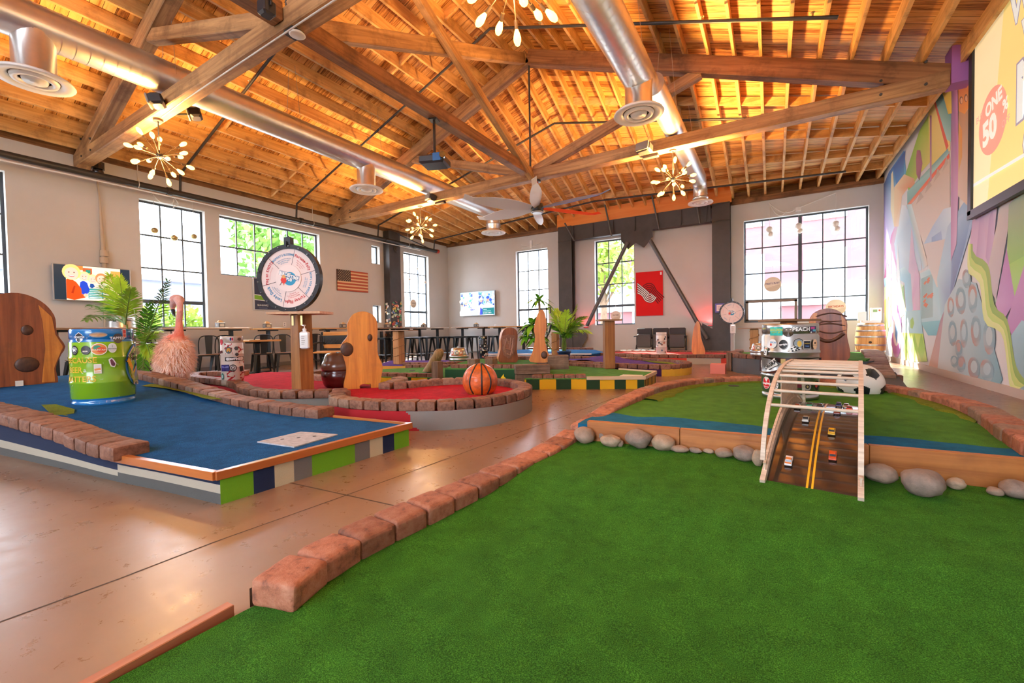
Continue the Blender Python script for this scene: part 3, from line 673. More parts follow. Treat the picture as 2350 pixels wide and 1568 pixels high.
# ================================================================== OUTSIDE, seen through the windows
struct(MB().box((-5, 20, -.62), (160, 140, .1)).build('ground', plain('asphalt', (.36, .35, .33), .9, var=.1)))
def building(name, label, c, d, wallc, wins, trimc='f4f2ee', roofc=None):
    t = thing(name, label, 'building', c)
    body = MB(); body.box((0, 0, d[2]/2), d)
    body.build('wall', wallc, t)
    for (face, u, z, w, h) in wins:
        f = MB(); g = MB()
        if face == 's': f.box((u, -d[1]/2-.04, z), (w+.24, .08, h+.24)); g.box((u, -d[1]/2-.09, z), (w, .04, h))
        else: f.box((d[0]/2+.04, u, z), (.08, w+.24, h+.24)); g.box((d[0]/2+.09, u, z), (.04, w, h))
        fo = f.build('window_frame', plain('trim_white', (.85, .85, .84), .5), t); g.build('pane', plain('far_glass', (.30, .36, .42), .15), fo)
    if roofc: MB().box((0, 0, d[2]+.1), (d[0]+.5, d[1]+.5, .25)).build('roof', roofc, t)
    return t
red_sid = plain('red_siding', (.21, .075, .08), .7, var=.12, scale=1)
wins = [('s', x, z, 1.5, 1.7) for x in (-10, -6.6, -3.2, .2, 3.6, 7) for z in (4.2, 7.6, 11)]
wins += [('s', x, 1.4, 2.2, 1.9) for x in (-8, -3, 2, 7)]
rb = building('red_building', 'red clad apartment block with white framed windows across the street', (2, 30, -.55), (26, 8, 13), red_sid, wins, roofc=plain('trim_white', (.85, .85, .84), .5))
MB().box((0, -4.1, 3.0), (26, .2, 1.1)).build('white_band', plain('trim_white', (.85, .85, .84), .5), rb)
building('pale_building', 'pale low building with dark door seen through the left wall windows', (-30, 11, -.55), (8, 16, 4.2), plain('pale_siding', (.20, .22, .30), .8), [('e', -2, 2, 2, 1.6), ('e', 3, 2, 2, 1.6)], roofc=plain('roof_grey', (.4, .4, .43), .8))
leafm = {k: plain('leaf_'+k, c, .6, var=.35, scale=3) for k, c in (('green', (.12, .27, .04)), ('yellow', (.32, .30, .03)), ('dark', (.07, .18, .05)), ('lime', (.22, .33, .03)))}
bark = plain('bark', (.16, .10, .06), .9, var=.3)
def leaf_ball(mb, c, r, n, size, sq=1.0):
    for _ in range(n):
        d = V(R.gauss(0, 1), R.gauss(0, 1), R.gauss(0, 1)).normalized()*r*(R.random()**.4); p = Vector(c)+V(d.x, d.y, d.z*sq)
        a = V(R.gauss(0, 1), R.gauss(0, 1), R.gauss(0, 1)).normalized(); b_ = a.orthogonal().normalized(); s = size*(.6+.8*R.random())
        mb.add([p-a*s, p+b_*s*.45, p+a*s, p-b_*s*.45], [[0, 1, 2, 3]])
def tree(label, loc, h, r, leaf, n=900, size=.22, group=None):
    t = thing('tree', label, 'tree', loc, group=group)
    tr_ = MB(); tr_.tube([(0, 0, 0), (.1, 0, h*.35), (0, .1, h*.7)], [.22, .16, .07], 8)
    for i in range(5): a = i*1.3; tr_.tube([(0, 0, h*.35+.1*i), (r*.5*cos(a), r*.5*sin(a), h*.6)], [.08, .03], 5)
    tr_.build('trunk', bark, t)
    c = MB()
    for i in range(9): leaf_ball(c, (r*.55*cos(i*2.4)*(i > 0), r*.55*sin(i*2.4)*(i > 0), h*.62+(i % 4)*h*.09), r*.55, n//9, size)
    c.build('crown', leafm[leaf], t); return t
tree('green tree outside the third left window, behind the prize wheel', (-19, 11.2, -.55), 7.0, 1.9, 'green', 1300)
tree('yellow and green tree outside the far left window', (-16.5, .3, -.55), 7.5, 2.0, 'yellow', 1500, .2)
tree('lime green street tree outside the window between the steel braces', (-7.2, 20.5, -.55), 6.6, 2.0, 'lime', 1200, .2)
hd = thing('bush', 'low yellow green bush outside the tall left window', 'bush', (-14.6, 5.0, -.55))
c = MB()
for i in range(8): leaf_ball(c, (R.uniform(-.4, .4), -1.2+.34*i, 1.5+R.uniform(0, .55)), .5, 170, .10)
c.build('foliage', leafm['lime'], hd); st = MB(); st.cyl((0, 0, 0), (0, 0, 1), .08); st.build('stem', bark, hd)
# ================================================================== THE GOLF LANES
def turf(name, c1, c2, edge=None):
    m, nt, b = mk(name); L = nt.links; tc = N(nt, 'ShaderNodeTexCoord')
    a = N(nt, 'ShaderNodeTexNoise', i_Scale=330.0, i_Detail=3.0, i_Roughness=.7); c = N(nt, 'ShaderNodeTexNoise', i_Scale=9.0, i_Detail=6.0, i_Roughness=.7)
    for q in (a, c): L.new(tc.outputs['Object'], q.inputs['Vector'])
    cr = N(nt, 'ShaderNodeValToRGB'); e = cr.color_ramp.elements; e[0].position = .33; e[0].color = (*[x*.45 for x in rgb(c1)], 1); e[1].position = .68; e[1].color = (*rgb(c2), 1)
    q = e.new(.5); q.color = (*rgb(c1), 1)
    L.new(a.outputs[0], cr.inputs[0])
    mr = N(nt, 'ShaderNodeMapRange'); mr.inputs[1].default_value = .3; mr.inputs[2].default_value = .7; mr.inputs[3].default_value = .72; mr.inputs[4].default_value = 1.2; L.new(c.outputs[0], mr.inputs[0])
    mx = N(nt, 'ShaderNodeMixRGB', blend_type='MULTIPLY'); mx.inputs[0].default_value = 1; L.new(cr.outputs[0], mx.inputs[1]); L.new(mr.outputs[0], mx.inputs[2]); out = mx.outputs[0]
    if edge:      # second carpet colour nearer than a wavering seam along y
        sx = N(nt, 'ShaderNodeSeparateXYZ'); L.new(tc.outputs['Object'], sx.inputs[0]); w = N(nt, 'ShaderNodeTexNoise', i_Scale=2.6, i_Detail=1.0); L.new(tc.outputs['Object'], w.inputs['Vector'])
        ma = N(nt, 'ShaderNodeMath', operation='MULTIPLY_ADD', i_1=.28); L.new(w.outputs[0], ma.inputs[0]); L.new(sx.outputs[1], ma.inputs[2]); lt = N(nt, 'ShaderNodeMath', operation='LESS_THAN', i_1=edge[0]+.14); L.new(ma.outputs[0], lt.inputs[0])
        m2 = N(nt, 'ShaderNodeMixRGB', blend_type='MULTIPLY'); m2.inputs[0].default_value = 1; m2.inputs[1].default_value = (*rgb(edge[1]), 1); L.new(mr.outputs[0], m2.inputs[2])
        m3 = N(nt, 'ShaderNodeMixRGB'); L.new(lt.outputs[0], m3.inputs[0]); L.new(out, m3.inputs[1]); L.new(m2.outputs[0], m3.inputs[2]); out = m3.outputs[0]
    L.new(out, b.inputs['Base Color']); b.inputs['Roughness'].default_value = .9; b.inputs['Specular IOR Level'].default_value = .15
    bp = N(nt, 'ShaderNodeBump', i_Strength=.9, i_Distance=.006); L.new(a.outputs[0], bp.inputs['Height']); L.new(bp.outputs[0], b.inputs['Normal']); return m
T_green = turf('turf_green', (.040, .17, .012), (.11, .36, .03))
T_greenb = turf('turf_green_blue_edge', (.075, .24, .022), (.19, .46, .06), (3.27-4.4, (.012, .16, .30)))
T_green2 = turf('turf_green_far', (.09, .30, .06), (.17, .45, .11))
T_blue = turf('turf_blue', (.006, .085, .26), (.02, .20, .48)); T_red = turf('turf_red', (.50, .012, .03), (.82, .04, .07)); T_purple = turf('turf_purple', (.11, .06, .38), (.20, .12, .58))
T_fringe = turf('turf_fringe', (.16, .20, .015), (.34, .36, .03)); T_redfar = turf('turf_red_far', (.62, .06, .05), (.80, .14, .10)); T_bluefar = turf('turf_blue_far', (.02, .18, .50), (.05, .30, .66))
def brickmat(name, c, c2, gr):
    m, nt, b = mk(name); L = nt.links; tc = N(nt, 'ShaderNodeTexCoord'); oi = N(nt, 'ShaderNodeObjectInfo')
    mp = N(nt, 'ShaderNodeVectorMath', operation='ADD'); L.new(tc.outputs['Object'], mp.inputs[0]); cm = N(nt, 'ShaderNodeCombineXYZ'); mu = N(nt, 'ShaderNodeMath', operation='MULTIPLY', i_1=41.0); L.new(oi.outputs['Random'], mu.inputs[0]); L.new(mu.outputs[0], cm.inputs[0]); L.new(mu.outputs[0], cm.inputs[1]); L.new(cm.outputs[0], mp.inputs[1])
    a = N(nt, 'ShaderNodeTexNoise', i_Scale=22.0, i_Detail=8.0, i_Roughness=.7); d = N(nt, 'ShaderNodeTexNoise', i_Scale=160.0, i_Detail=4.0)
    for q in (a, d): L.new(mp.outputs[0], q.inputs['Vector'])
    cr = N(nt, 'ShaderNodeValToRGB'); e = cr.color_ramp.elements; e[0].position = .3; e[0].color = (*gr, 1); e[1].position = .7; e[1].color = (*c2, 1); q = e.new(.46); q.color = (*c, 1); L.new(a.outputs[0], cr.inputs[0])
    hs = N(nt, 'ShaderNodeHueSaturation'); mr = N(nt, 'ShaderNodeMapRange'); mr.inputs[3].default_value = .72; mr.inputs[4].default_value = 1.2; L.new(oi.outputs['Random'], mr.inputs[0]); L.new(mr.outputs[0], hs.inputs['Value']); L.new(cr.outputs[0], hs.inputs['Color'])
    L.new(hs.outputs[0], b.inputs['Base Color']); b.inputs['Roughness'].default_value = .62; b.inputs['Specular IOR Level'].default_value = .35
    mx = N(nt, 'ShaderNodeMath', operation='MULTIPLY_ADD', i_1=.35); L.new(d.outputs[0], mx.inputs[0]); L.new(a.outputs[0], mx.inputs[2])
    bp = N(nt, 'ShaderNodeBump', i_Strength=.55, i_Distance=.012); L.new(mx.outputs[0], bp.inputs['Height']); L.new(bp.outputs[0], b.inputs['Normal']); return m
B_red = brickmat('paver_red', (.36, .125, .065), (.47, .21, .125), (.13, .055, .035)); B_brown = brickmat('paver_brown', (.20, .085, .05), (.31, .15, .095), (.075, .036, .024)); B_grey = brickmat('paver_grey', (.25, .14, .09), (.35, .22, .15), (.12, .07, .045))
def brickmesh(w, l, h, res, seed, mats, r=.014):
    rr = random.Random(seed); mb = MB(); hs = (l/2, w/2, h/2)
    for ax in range(3):
        for sg in (-1, 1):
            vs = []
            for i in range(res+1):
                for j in range(res+1):
                    p = [0, 0, 0]; p[ax] = sg*hs[ax]
                    def g(t, hh):      # samples gathered towards the rounded edges
                        t = t/res*2-1; return hh*(t if res < 5 else (abs(t)**.75)*(1 if t > 0 else -1))
                    p[(ax+1) % 3] = g(i, hs[(ax+1) % 3]); p[(ax+2) % 3] = g(j, hs[(ax+2) % 3]); p = Vector(p)
                    q = Vector([max(-(a-r), min(a-r, x)) for x, a in zip(p, hs)]); d = p-q
                    if d.length > 1e-9: p = q+d.normalized()*r
                    if p.z > h*.3: p.z -= .006*max(abs(p.x)/hs[0], abs(p.y)/hs[1])**4
                    if res >= 5:
                        nv = mnoise.noise_vector(p*14+V(seed*7, 0, 0))*.0035+mnoise.noise_vector(p*60+V(seed*3, 1, 0))*.0012
                        p = p+nv*(1.3 if p.z > h*.35 else .7)
                    vs.append(p)
            n = res+1; fs = [[i*n+j, (i+1)*n+j, (i+1)*n+j+1, i*n+j+1] for i in range(res) for j in range(res)]
            if sg < 0: fs = [f[::-1] for f in fs]
            mb.add(vs, fs, smooth=True)
    o = mb.build('brick', mats); me = o.data; bpy.data.objects.remove(o); return me
BW, BL, BH = .155, .158, .09
BM = {}
def brick_variants(key, mat, res, k):
    BM[key] = [brickmesh(BW, BL, BH, res, 3+i+len(BM)*10, mat) for i in range(k)]
brick_variants('red', B_red, 12, 6); brick_variants('redgrey', B_grey, 12, 2); brick_variants('brown', B_brown, 5, 4); brick_variants('grey', B_grey, 5, 4)
def curb(parent, path, keys=('brown',), pitch=.163, w=BW, h=BH, closed=False, odd=None, first=0):
    """a row of single pavers; path gives the middle of their tops"""
    L = plen(path if not closed else list(path)+[path[0]]); n = max(2, int(round(L/pitch))); pts = catmull(path, n+1 if not closed else n, closed); out = []
    base = parent.matrix_world.translation if parent is not None else V(0, 0, 0); base = Vector(parent.location)
    for i in range(n):
        a = pts[i]; b_ = pts[(i+1) % len(pts)]; c = (a+b_)/2; d = b_-a
        k = keys[0] if len(keys) == 1 or R.random() > .16 else R.choice(keys[1:])
        o = bpy.data.objects.new('brick', R.choice(BM[k])); COL.objects.link(o); o.parent = parent
        o.location = c-V(0, 0, h/2)-base+V(0, 0, R.uniform(-.003, .003))
        o.rotation_euler = (R.uniform(-.02, .02), -math.atan2(d.z, math.hypot(d.x, d.y)), math.atan2(d.y, d.x)+R.uniform(-.03, .03))
        o.scale = ((d.length-.006)/BL, w/BW*R.uniform(.97, 1.03), h/BH); out.append(o)
    return out
def ruled(name, left, right, n, m, mat, parent, zf=None):
    A, B = catmull(left, n+1), catmull(right, n+1); vs = []
    base = Vector(parent.location)
    for a, b_ in zip(A, B):
        for j in range(m+1):
            p = a.lerp(b_, j/m)
            if zf: p.z = zf(p.x, p.y, p.z)
            vs.append(p-base)
    k = m+1; mb = MB()
    mb.add(vs, [[i*k+j, i*k+j+1, (i+1)*k+j+1, (i+1)*k+j] for i in range(n) for j in range(m)], smooth=True)
    o = mb.build(name, mat, parent)
    return o
def skirt(name, pts, z0, colf, mat, parent, n=60, rows=6, top=None):
    """painted side of a lane; colf(arc length, height fraction, x, y) -> colour"""
    q = pts if n == 0 else catmull(pts, n+1); base = Vector(parent.location); vs = []; cs = []; s = 0; k = rows+1
    for i, p in enumerate(q):
        if i: s += (q[i]-q[i-1]).length
        for j in range(k): vs.append(V(p.x, p.y, z0+(p.z-z0)*j/rows)-base)
        if i < len(q)-1:
            ds = (q[i+1]-q[i]).length; mid = (q[i]+q[i+1])/2
            for j in range(rows): cs.append(rgb(colf(s+ds/2, (j+.5)/rows, mid.x, mid.y)))
    mb = MB(); mb.add(vs, [[i*k+j, (i+1)*k+j, (i+1)*k+j+1, i*k+j+1] for i in range(len(q)-1) for j in range(rows)], 0, cs)
    return mb.build(name, mat, parent)
carpet_side = painted('side_carpet', .9, bump=.5, bscale=350)
def flat(name, poly, z, mat, parent, th=.012):
    b_ = Vector(parent.location); mb = MB(); mb.prism([(p[0]-b_.x, p[1]-b_.y) for p in poly], z-th, z); return mb.build(name, mat, parent)
def deck(poly, z, parent, mat, inset=.02, z0=0):
    """plain body that carries the turf"""
    b_ = Vector(parent.location); mb = MB(); mb.prism([(p[0]-b_.x, p[1]-b_.y) for p in poly], z0, z); return mb.build('base', mat, parent)
ply = plain('lane_ply', (.30, .27, .24), .8)
orange_trim = wood('lane_trim', (.36, .09, .018), (.52, .16, .035), .3, scale=.7, coat=.4)
board_m = wood('board_wood', (.32, .095, .018), (.50, .18, .04), .5, scale=1.2, dark=(.24, .08, .02))

# --- near green lane (foreground)
LA = thing('putting_lane', 'bright green turf lane in the foreground curbed by red cobble bricks', 'mini golf lane', (0, 1.3, 0))
left = [(-1.29, .70, .12), (-1.335, .86, .12), (-1.345, 1.03, .12), (-1.335, 1.2, .12), (-1.31, 1.38, .12), (-1.285, 1.65, .12), (-1.26, 1.95, .12), (-1.235, 2.25, .12), (-1.21, 2.55, .135), (-1.195, 2.8, .16)]
def za(x, y, z):
    u = max(0, min(1, (y-1.1)/1.65)); s = u*u*(3-2*u)
    return .03+.075*s+.022*math.exp(-((y-1.95+.15*x)/.22)**2)+.010*sin(y*3.1+x*1.7)*min(1, y)
ruled('turf', [(-1.365, -.5, 0), (-1.365, .62, 0), (-1.31, .75, 0), (-1.33, 1.1, 0), (-1.30, 1.5, 0), (-1.24, 2.2, 0), (-1.21, 2.73, 0)], [(1.25, -.5, 0), (1.25, .4, 0), (1.25, .9, 0), (1.25, 1.3, 0), (1.2, 1.8, 0), (1.15, 2.3, 0), (1.12, 2.82, 0)], 90, 70, T_green, LA, za)
curb(LA, left, ('red',), .158)
beam('edge_board', P(262, 1580, z=.0)+V(.018, -.5, .022)-V(0, 1.3, 0), P(524, 1412, z=.0)+V(.018, .0, .022)-V(0, 1.3, 0), .035, .044, wood('edge_red', (.36, .10, .04), (.52, .19, .09), .45), LA)
curb(LA, [(1.17, -.3, .13), (1.17, .6, .13), (1.16, 1.3, .13), (1.10, 1.9, .14), (1.08, 2.35, .17)], ('red',), .16)
skirt('side_panel', [V(-1.41, .70, .06), V(-1.41, 1.1, .06), V(-1.385, 1.5, .06), V(-1.33, 2.1, .06), V(-1.28, 2.75, .09)], 0, lambda s, h, x, y: '6a5a4c', carpet_side, LA)

# --- raised green lane behind the boards
LB = thing('putting_lane', 'raised green turf lane with a blue strip, holding the silver sticker keg and football', 'mini golf lane', (0, 4.4, 0))
TB = .20
lb = [(-1.19, 2.86, .17), (-1.16, 3.1, .20), (-1.14, 3.5, .235), (-1.10, 4.0, .26), (-1.04, 4.5, .27), (-.92, 5.0, .27), (-.72, 5.42, .27), (-.42, 5.75, .265), (-.05, 5.95, .26), (.35, 5.97, .26), (.70, 5.80, .26), (.98, 5.50, .265), (1.15, 5.1, .27), (1.245, 4.6, .28), (1.24, 4.05, .28), (1.17, 3.5, .28), (1.13, 3.05, .28), (1.12, 2.75, .27), (1.11, 2.45, .20)]
curb(LB, lb, ('red', 'redgrey'), .163)
lbp = catmull(lb, 80); inner = [(p.x, p.y) for p in lbp]
flat('turf', [(-1.17, 2.80)]+[q for q in inner if q[1] > 2.92]+[(1.10, 2.89)], TB, T_greenb, LB, .05)
deck([(p.x, p.y) for p in lbp if p.y > 2.95]+[(1.10, 2.92), (-1.17, 2.84)], TB-.03, LB, ply)
fr = MB(); ring_ = [p for p in lbp if p.y > 4.0]; ctr_ = V(.1, 3.6, 0); vs = []
for i, p in enumerate(ring_):
    d = V(ctr_.x-p.x, ctr_.y-p.y, 0).normalized(); w = .17+.06*sin(i*.45+1)+.025*sin(i*1.7)
    if i < 14: w += .14*max(0, sin((i-2)*.3))
    vs += [V(p.x, p.y, TB+.003)+d*.06-V(0, 4.4, 0), V(p.x, p.y, TB+.016)+d*.10-V(0, 4.4, 0), V(p.x, p.y, TB+.014)+d*w-V(0, 4.4, 0), V(p.x, p.y, TB-.002)+d*(w+.012)-V(0, 4.4, 0)]
fr.add(vs, [[4*i+j, 4*i+4+j, 4*i+5+j, 4*i+1+j] for i in range(len(ring_)-1) for j in range(3)], smooth=True); fr.build('fringe', T_fringe, LB)
hb = MB(); hb.cyl((0, 0, 0), (0, 0, .004), .055, n=20); hb.build('cup', plain('cup_black', (.01, .01, .01), .7), LB, P(1684, 886, z=TB)-V(0, 4.4, 0))
outer = [V(p.x+(p-V(0, 4.0, 0)).normalized().x*.09, p.y+(p-V(0, 4.0, 0)).normalized().y*.09, p.z-BH+.005) for p in lbp]
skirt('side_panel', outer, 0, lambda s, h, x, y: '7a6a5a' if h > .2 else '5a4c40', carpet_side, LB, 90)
b0, b1, b2, b3 = P(1346, 967, z=.24), P(1767, 1003, z=.24), P(1980, 1022, z=.24), P(2350, 1055, z=.24)
for i, (p, q) in enumerate(((b0, b0.lerp(b1, .55)), (b0.lerp(b1, .553), b1+(b2-b1)*.55), (b2-(b2-b1)*.25, b2+(b3-b2)*.045), (b2+(b3-b2)*.05, b3+(b3-b2)*.35))):
    beam('edge_board', p+V(0, .03, -.08)-V(0, 4.4, 0), q+V(0, .03, -.08)-V(0, 4.4, 0), .045, .16, board_m, LB)

# --- blue lane on the left
LC = thing('putting_lane', 'blue turf lane on the left with striped sides and an orange wood edge', 'mini golf lane', (-4.5, 1.6, 0))
near = [(-2.395, 1.065, .157), (-2.9, 1.0, .157), (-3.35, .93, .165), (-3.9, .86, .20), (-4.4, .79, .235), (-4.9, .72, .265), (-5.6, .62, .285), (-6.6, .48, .29), (-8.6, .25, .29)]
far = [(-2.36, 2.35, .157), (-2.9, 2.29, .157), (-3.4, 2.24, .158), (-4.0, 2.19, .17), (-4.87, 2.2, .21), (-5.36, 2.17, .255), (-5.9, 2.15, .305), (-6.63, 2.17, .34), (-8.6, 2.3, .34)]
ruled('turf', near, far, 70, 24, T_blue, LC)
skirt('side_panel', [V(*p) for p in near], 0, lambda s, h, x, y: ('55534f' if h*(.157 if x > -3.3 else .25) < .055 else 'b0a592' if h*(.157 if x > -3.3 else .25) < .105 else '10203f'), carpet_side, LC, 80, 14)
fy = [P(a, 1120, x=-2.385).y for a in (505, 585, 633, 677, 718, 815, 847, 876, 903, 942)]; fc = ['6fae14', '14264a', 'cfc29c', '77736c', '6fae14', '77736c', 'cfc29c', '14264a', '6fae14']
fy[0], fy[-1] = 1.065, 2.35
for i in range(9): pass
def frontcol(s, h, x, y):
    for i in range(9):
        if y < fy[i+1]: return fc[i]
    return fc[8]
skirt('side_panel', [V(-2.395+(y-1.065)*.0272, y, .157) for y in [fy[0]+(fy[-1]-fy[0])*i/160 for i in range(161)]], 0, frontcol, carpet_side, LC, 0, 1)
skirt('side_panel', [V(*p) for p in far], 0, lambda s, h, x, y: '3a3632', carpet_side, LC)
tz = .172; o = V(-4.5, 1.6, 0)
beam('edge_board', V(-2.40, 1.045, tz-.02)-o, V(-2.355, 2.37, tz-.02)-o, .035, .045, orange_trim, LC)
beam('edge_board', V(-2.40, 1.05, tz-.02)-o, V(-3.33, .92, tz-.02)-o, .035, .045, orange_trim, LC)
beam('edge_board', V(-2.36, 2.36, tz-.02)-o, V(-3.16, 2.285, tz-.02)-o, .02, .04, orange_trim, LC)
curb(LC, [(-3.21, .97, .235), (-3.55, .93, .245), (-3.9, .90, .275), (-4.4, .83, .315), (-4.9, .76, .345), (-5.6, .67, .365), (-6.6, .54, .37), (-8.3, .33, .37)], ('brown', 'grey'), .155, w=.19)
curb(LC, [(-3.22, 2.26, .235), (-3.6, 2.215, .235), (-4.0, 2.19, .245), (-4.5, 2.18, .262), (-4.87, 2.19, .288), (-5.36, 2.17, .335), (-5.9, 2.15, .385), (-6.63, 2.17, .42), (-8.3, 2.25, .42)], ('brown', 'grey'), .155, w=.19)
def zc(x):
    P_ = [(-8.6, .315), (-6.6, .315), (-5.9, .30), (-5.36, .27), (-4.87, .24), (-4.0, .185), (-3.4, .16), (-2, .157)]
    for (a, b_), (c, d) in zip(P_, P_[1:]):
        if a <= x <= c: return b_+(d-b_)*(x-a)/(c-a)
    return .157
def patch(pts):      # olive carpet inlays laid on the blue
    mb = MB(); vs = [V(p.x, p.y, zc(p.x)+.014)-o for p in pts]; mb.add(vs, [list(t) for t in tessellate_polygon([[V(p.x, p.y, 0) for p in pts]])]); return mb.build('inlay', T_fringe, LC)
patch([P(a, b_, z=.23) for a, b_ in ((95, 944), (130, 942), (172, 948), (170, 955), (150, 958), (180, 965), (196, 975), (190, 983), (150, 972), (120, 960))])
patch([P(a, b_, z=.19) for a, b_ in ((325, 912), (365, 902), (420, 908), (480, 917), (510, 928), (470, 928), (430, 920), (380, 914))])
pm = MB(); pm.prism([(p.x, p.y) for p in (P(a, b_, z=.16)-o for a, b_ in ((590, 1015), (690, 992), (775, 998), (675, 1027)))], .155, .164)
for f in (.3, .5, .7): c = P(590, 1015, z=.16).lerp(P(775, 998, z=.16), f)-o; pm.cyl((c.x, c.y, .164), (c.x, c.y, .1645), .012, mat=1)
tag(pm.build('tee_plate', [plain('rubber_grey', (.40, .40, .41), .8, var=.25, scale=25), MATS['cup_black']], LC), 'grey rubber tee plate with three small holes')

# --- red lane in the middle
LD = thing('putting_lane', 'bright red turf lane with a round grey skirted end and wooden ball', 'mini golf lane', (-4, 3.4, 0))
TD = .18
front_l = [(-8.1, 3.3, .27), (-7.6, 3.05, .27), (-7.0, 2.98, .27), (-6.3, 2.95, .27), (-5.75, 2.83, .27), (-5.3, 2.66, .265), (-4.85, 2.60, .26), (-4.45, 2.68, .26), (-4.15, 2.88, .26), (-3.98, 3.06, .26)]
fold = [(-3.93, 2.97, .262), (-3.80, 2.78, .262), (-3.62, 2.68, .262)]
front_r = [(-3.62, 2.64, .26), (-3.2, 2.62, .26), (-2.8, 2.74, .26), (-2.5, 2.92, .26), (-2.28, 3.18, .26), (-2.20, 3.5, .26), (-2.24, 3.9, .26), (-2.42, 4.22, .26), (-2.72, 4.44, .26), (-3.1, 4.52, .26), (-3.5, 4.38, .26), (-3.75, 4.05, .26), (-3.86, 3.72, .26), (-4.08, 3.62, .26)]
curb(LD, front_l, ('brown', 'grey'), .162); curb(LD, fold, ('brown', 'grey'), .15); curb(LD, front_r, ('brown', 'grey'), .162)
back_l = [(-4.9, 3.86, .26), (-5.4, 3.9, .26), (-5.95, 3.9, .26), (-6.35, 4.0, .26), (-6.35, 4.3, .26), (-6.6, 4.6, .26)]
curb(LD, back_l, ('brown', 'grey'), .162); curb(LD, [(-8.1, 3.3, .27), (-7.9, 3.62, .27), (-7.6, 3.85, .27)], ('grey',), .162)
curb(LD, [(-4.08, 3.75, .27), (-4.1, 4.02, .27), (-4.35, 4.12, .27)], ('grey',), .16)
pl = [(p.x, p.y) for p in catmull(front_l, 40)]+[(-3.75, 2.8)]+[(p.x, p.y) for p in catmull(front_r, 60)]+[(-4.4, 3.85)]+[(p[0], p[1]) for p in back_l]+[(-7.0, 4.7), (-7.9, 4.3), (-7.7, 3.85)]
flat('turf', pl, TD, T_red, LD, .03)
flat('inlay', [(p.x, p.y) for p in (P(a, b_, z=TD) for a, b_ in ((1085, 919), (1120, 912), (1197, 908), (1190, 916), (1150, 922), (1110, 922)))], TD+.004, plain('inlay_teal', (.02, .10, .16), .9, var=.2, scale=200), LD, .01)
def dcol(s, h, x, y):
    n_ = mnoise.noise(V(s*4, h*1.5, 0))
    return 'b01820' if s < .92+.18*n_+.2*(1-h) and not (abs(s-.62) < .04 and .3 < h < .6) else '8a8078'
fo = catmull(front_r, 60); ctr = V(-3.0, 3.55, 0)
skirt('side_panel', [V(p.x+(p-ctr).normalized().x*.075, p.y+(p-ctr).normalized().y*.075, .172) for p in fo[:44]], 0, dcol, carpet_side, LD, 200, 12)
skirt('side_panel', [V(p.x, p.y-.07, .172) for p in catmull(front_l, 40)], 0, lambda s, h, x, y: 'b01c24' if x < -4.75 else '8a847c', carpet_side, LD, 60)
skirt('side_panel', [V(p[0], p[1]+.07, .172) for p in back_l], 0, lambda s, h, x, y: '8a847c', carpet_side, LD, 30)

# --- yellow and green checkered lane
LE = thing('putting_lane', 'green turf lane with yellow and dark green checkered sides in mid hall', 'mini golf lane', (-3.4, 6.2, 0)); o = V(-3.4, 6.2, 0)
E0, E1, E2 = V(-3.08, 5.40, 0), V(-1.55, 6.16, 0), V(-1.58, 7.0, 0)
pe = [E0, E1, E2, V(-2.25, 7.22, 0), V(-2.55, 7.55, 0), V(-3.8, 7.8, 0), V(-4.0, 7.2, 0), V(-3.3, 5.9, 0)]
flat('turf', [(p.x, p.y) for p in pe], .16, T_green2, LE, .02)
F0, F1 = V(-5.75, 4.72, 0), V(-4.42, 5.12, 0)
pf = [F0, F1, V(-4.3, 5.6, 0), V(-5.0, 6.6, 0), V(-6.0, 6.5, 0), V(-6.6, 5.7, 0)]
flat('turf', [(p.x, p.y) for p in pf], .15, T_green2, LE, .02)
M0, M1 = V(-4.38, 5.17, 0), V(-3.22, 5.52, 0)
pmid = [M0, M1, V(-3.5, 6.6, 0), V(-4.0, 7.5, 0), V(-5.3, 7.2, 0), V(-4.9, 6.2, 0)]
flat('turf', [(p.x, p.y) for p in pmid], .29, T_green2, LE, .02)
def checks(cuts):
    def f(s, h, x, y):
        a = cuts[0]
        for v, c in cuts:
            if s < v: return c
        return cuts[-1][1]
    return f
Ye, Gr = 'dfa812', '1c3a1c'
def sE(a): q = P(a, 885, z=.06); return (V(q.x, q.y, 0)-E0).dot((E1-E0).normalized())
cutsE = [(sE(a), c) for a, c in ((1208, Ye), (1238, Gr), (1276, Ye), (1311, Gr), (1347, Ye), (1378, Gr), (1411, Ye), (1439, Gr), (1465, Ye), (1999, Gr))]
lin = lambda a, b_, z, n: [V(*(a.lerp(b_, i/n)).xy, z) for i in range(n+1)]
skirt('side_panel', lin(E0, E1, .15, 150), 0, checks(cutsE), carpet_side, LE, 0, 1)
skirt('side_panel', lin(E1, E2, .15, 72), 0, lambda s, h, x, y: (Ye, '20261c')[int(s/.05) % 2], carpet_side, LE, 0, 1)
sF = lambda a: (lambda q: (V(q.x, q.y, 0)-F0).dot((F1-F0).normalized()))(P(a, 880, z=.05))
skirt('side_panel', lin(F0, F1, .14, 100), 0, checks([(sF(a), c) for a, c in ((907, Ye), (943, Gr), (983, Ye), (1999, Gr))]), carpet_side, LE, 0, 1)
skirt('side_panel', lin(M0, M1, .27, 30), 0, lambda s, h, x, y: '1d4a2a', carpet_side, LE, 0, 1)
emb = MB(); ed = (M1-M0).normalized(); pr = Print(emb, lambda u, v, k: M0-o+ed*u+V(0, 0, v)+V(ed.y, -ed.x, 0)*(.003+.001*k)); us = (P(1155, 868, z=.14)-M0).dot(ed)
pr.poly([(us+x*.0068, .04+y*.0066) for x, y in ((-9, 0), (8, 0), (9, 6), (6, 11), (8, 16), (4, 20), (3, 26), (0, 21), (-3, 18), (-5, 11), (-10, 6))], 'e8c418'); emb.build('emblem', painted('emblem_paint', .8), LE)
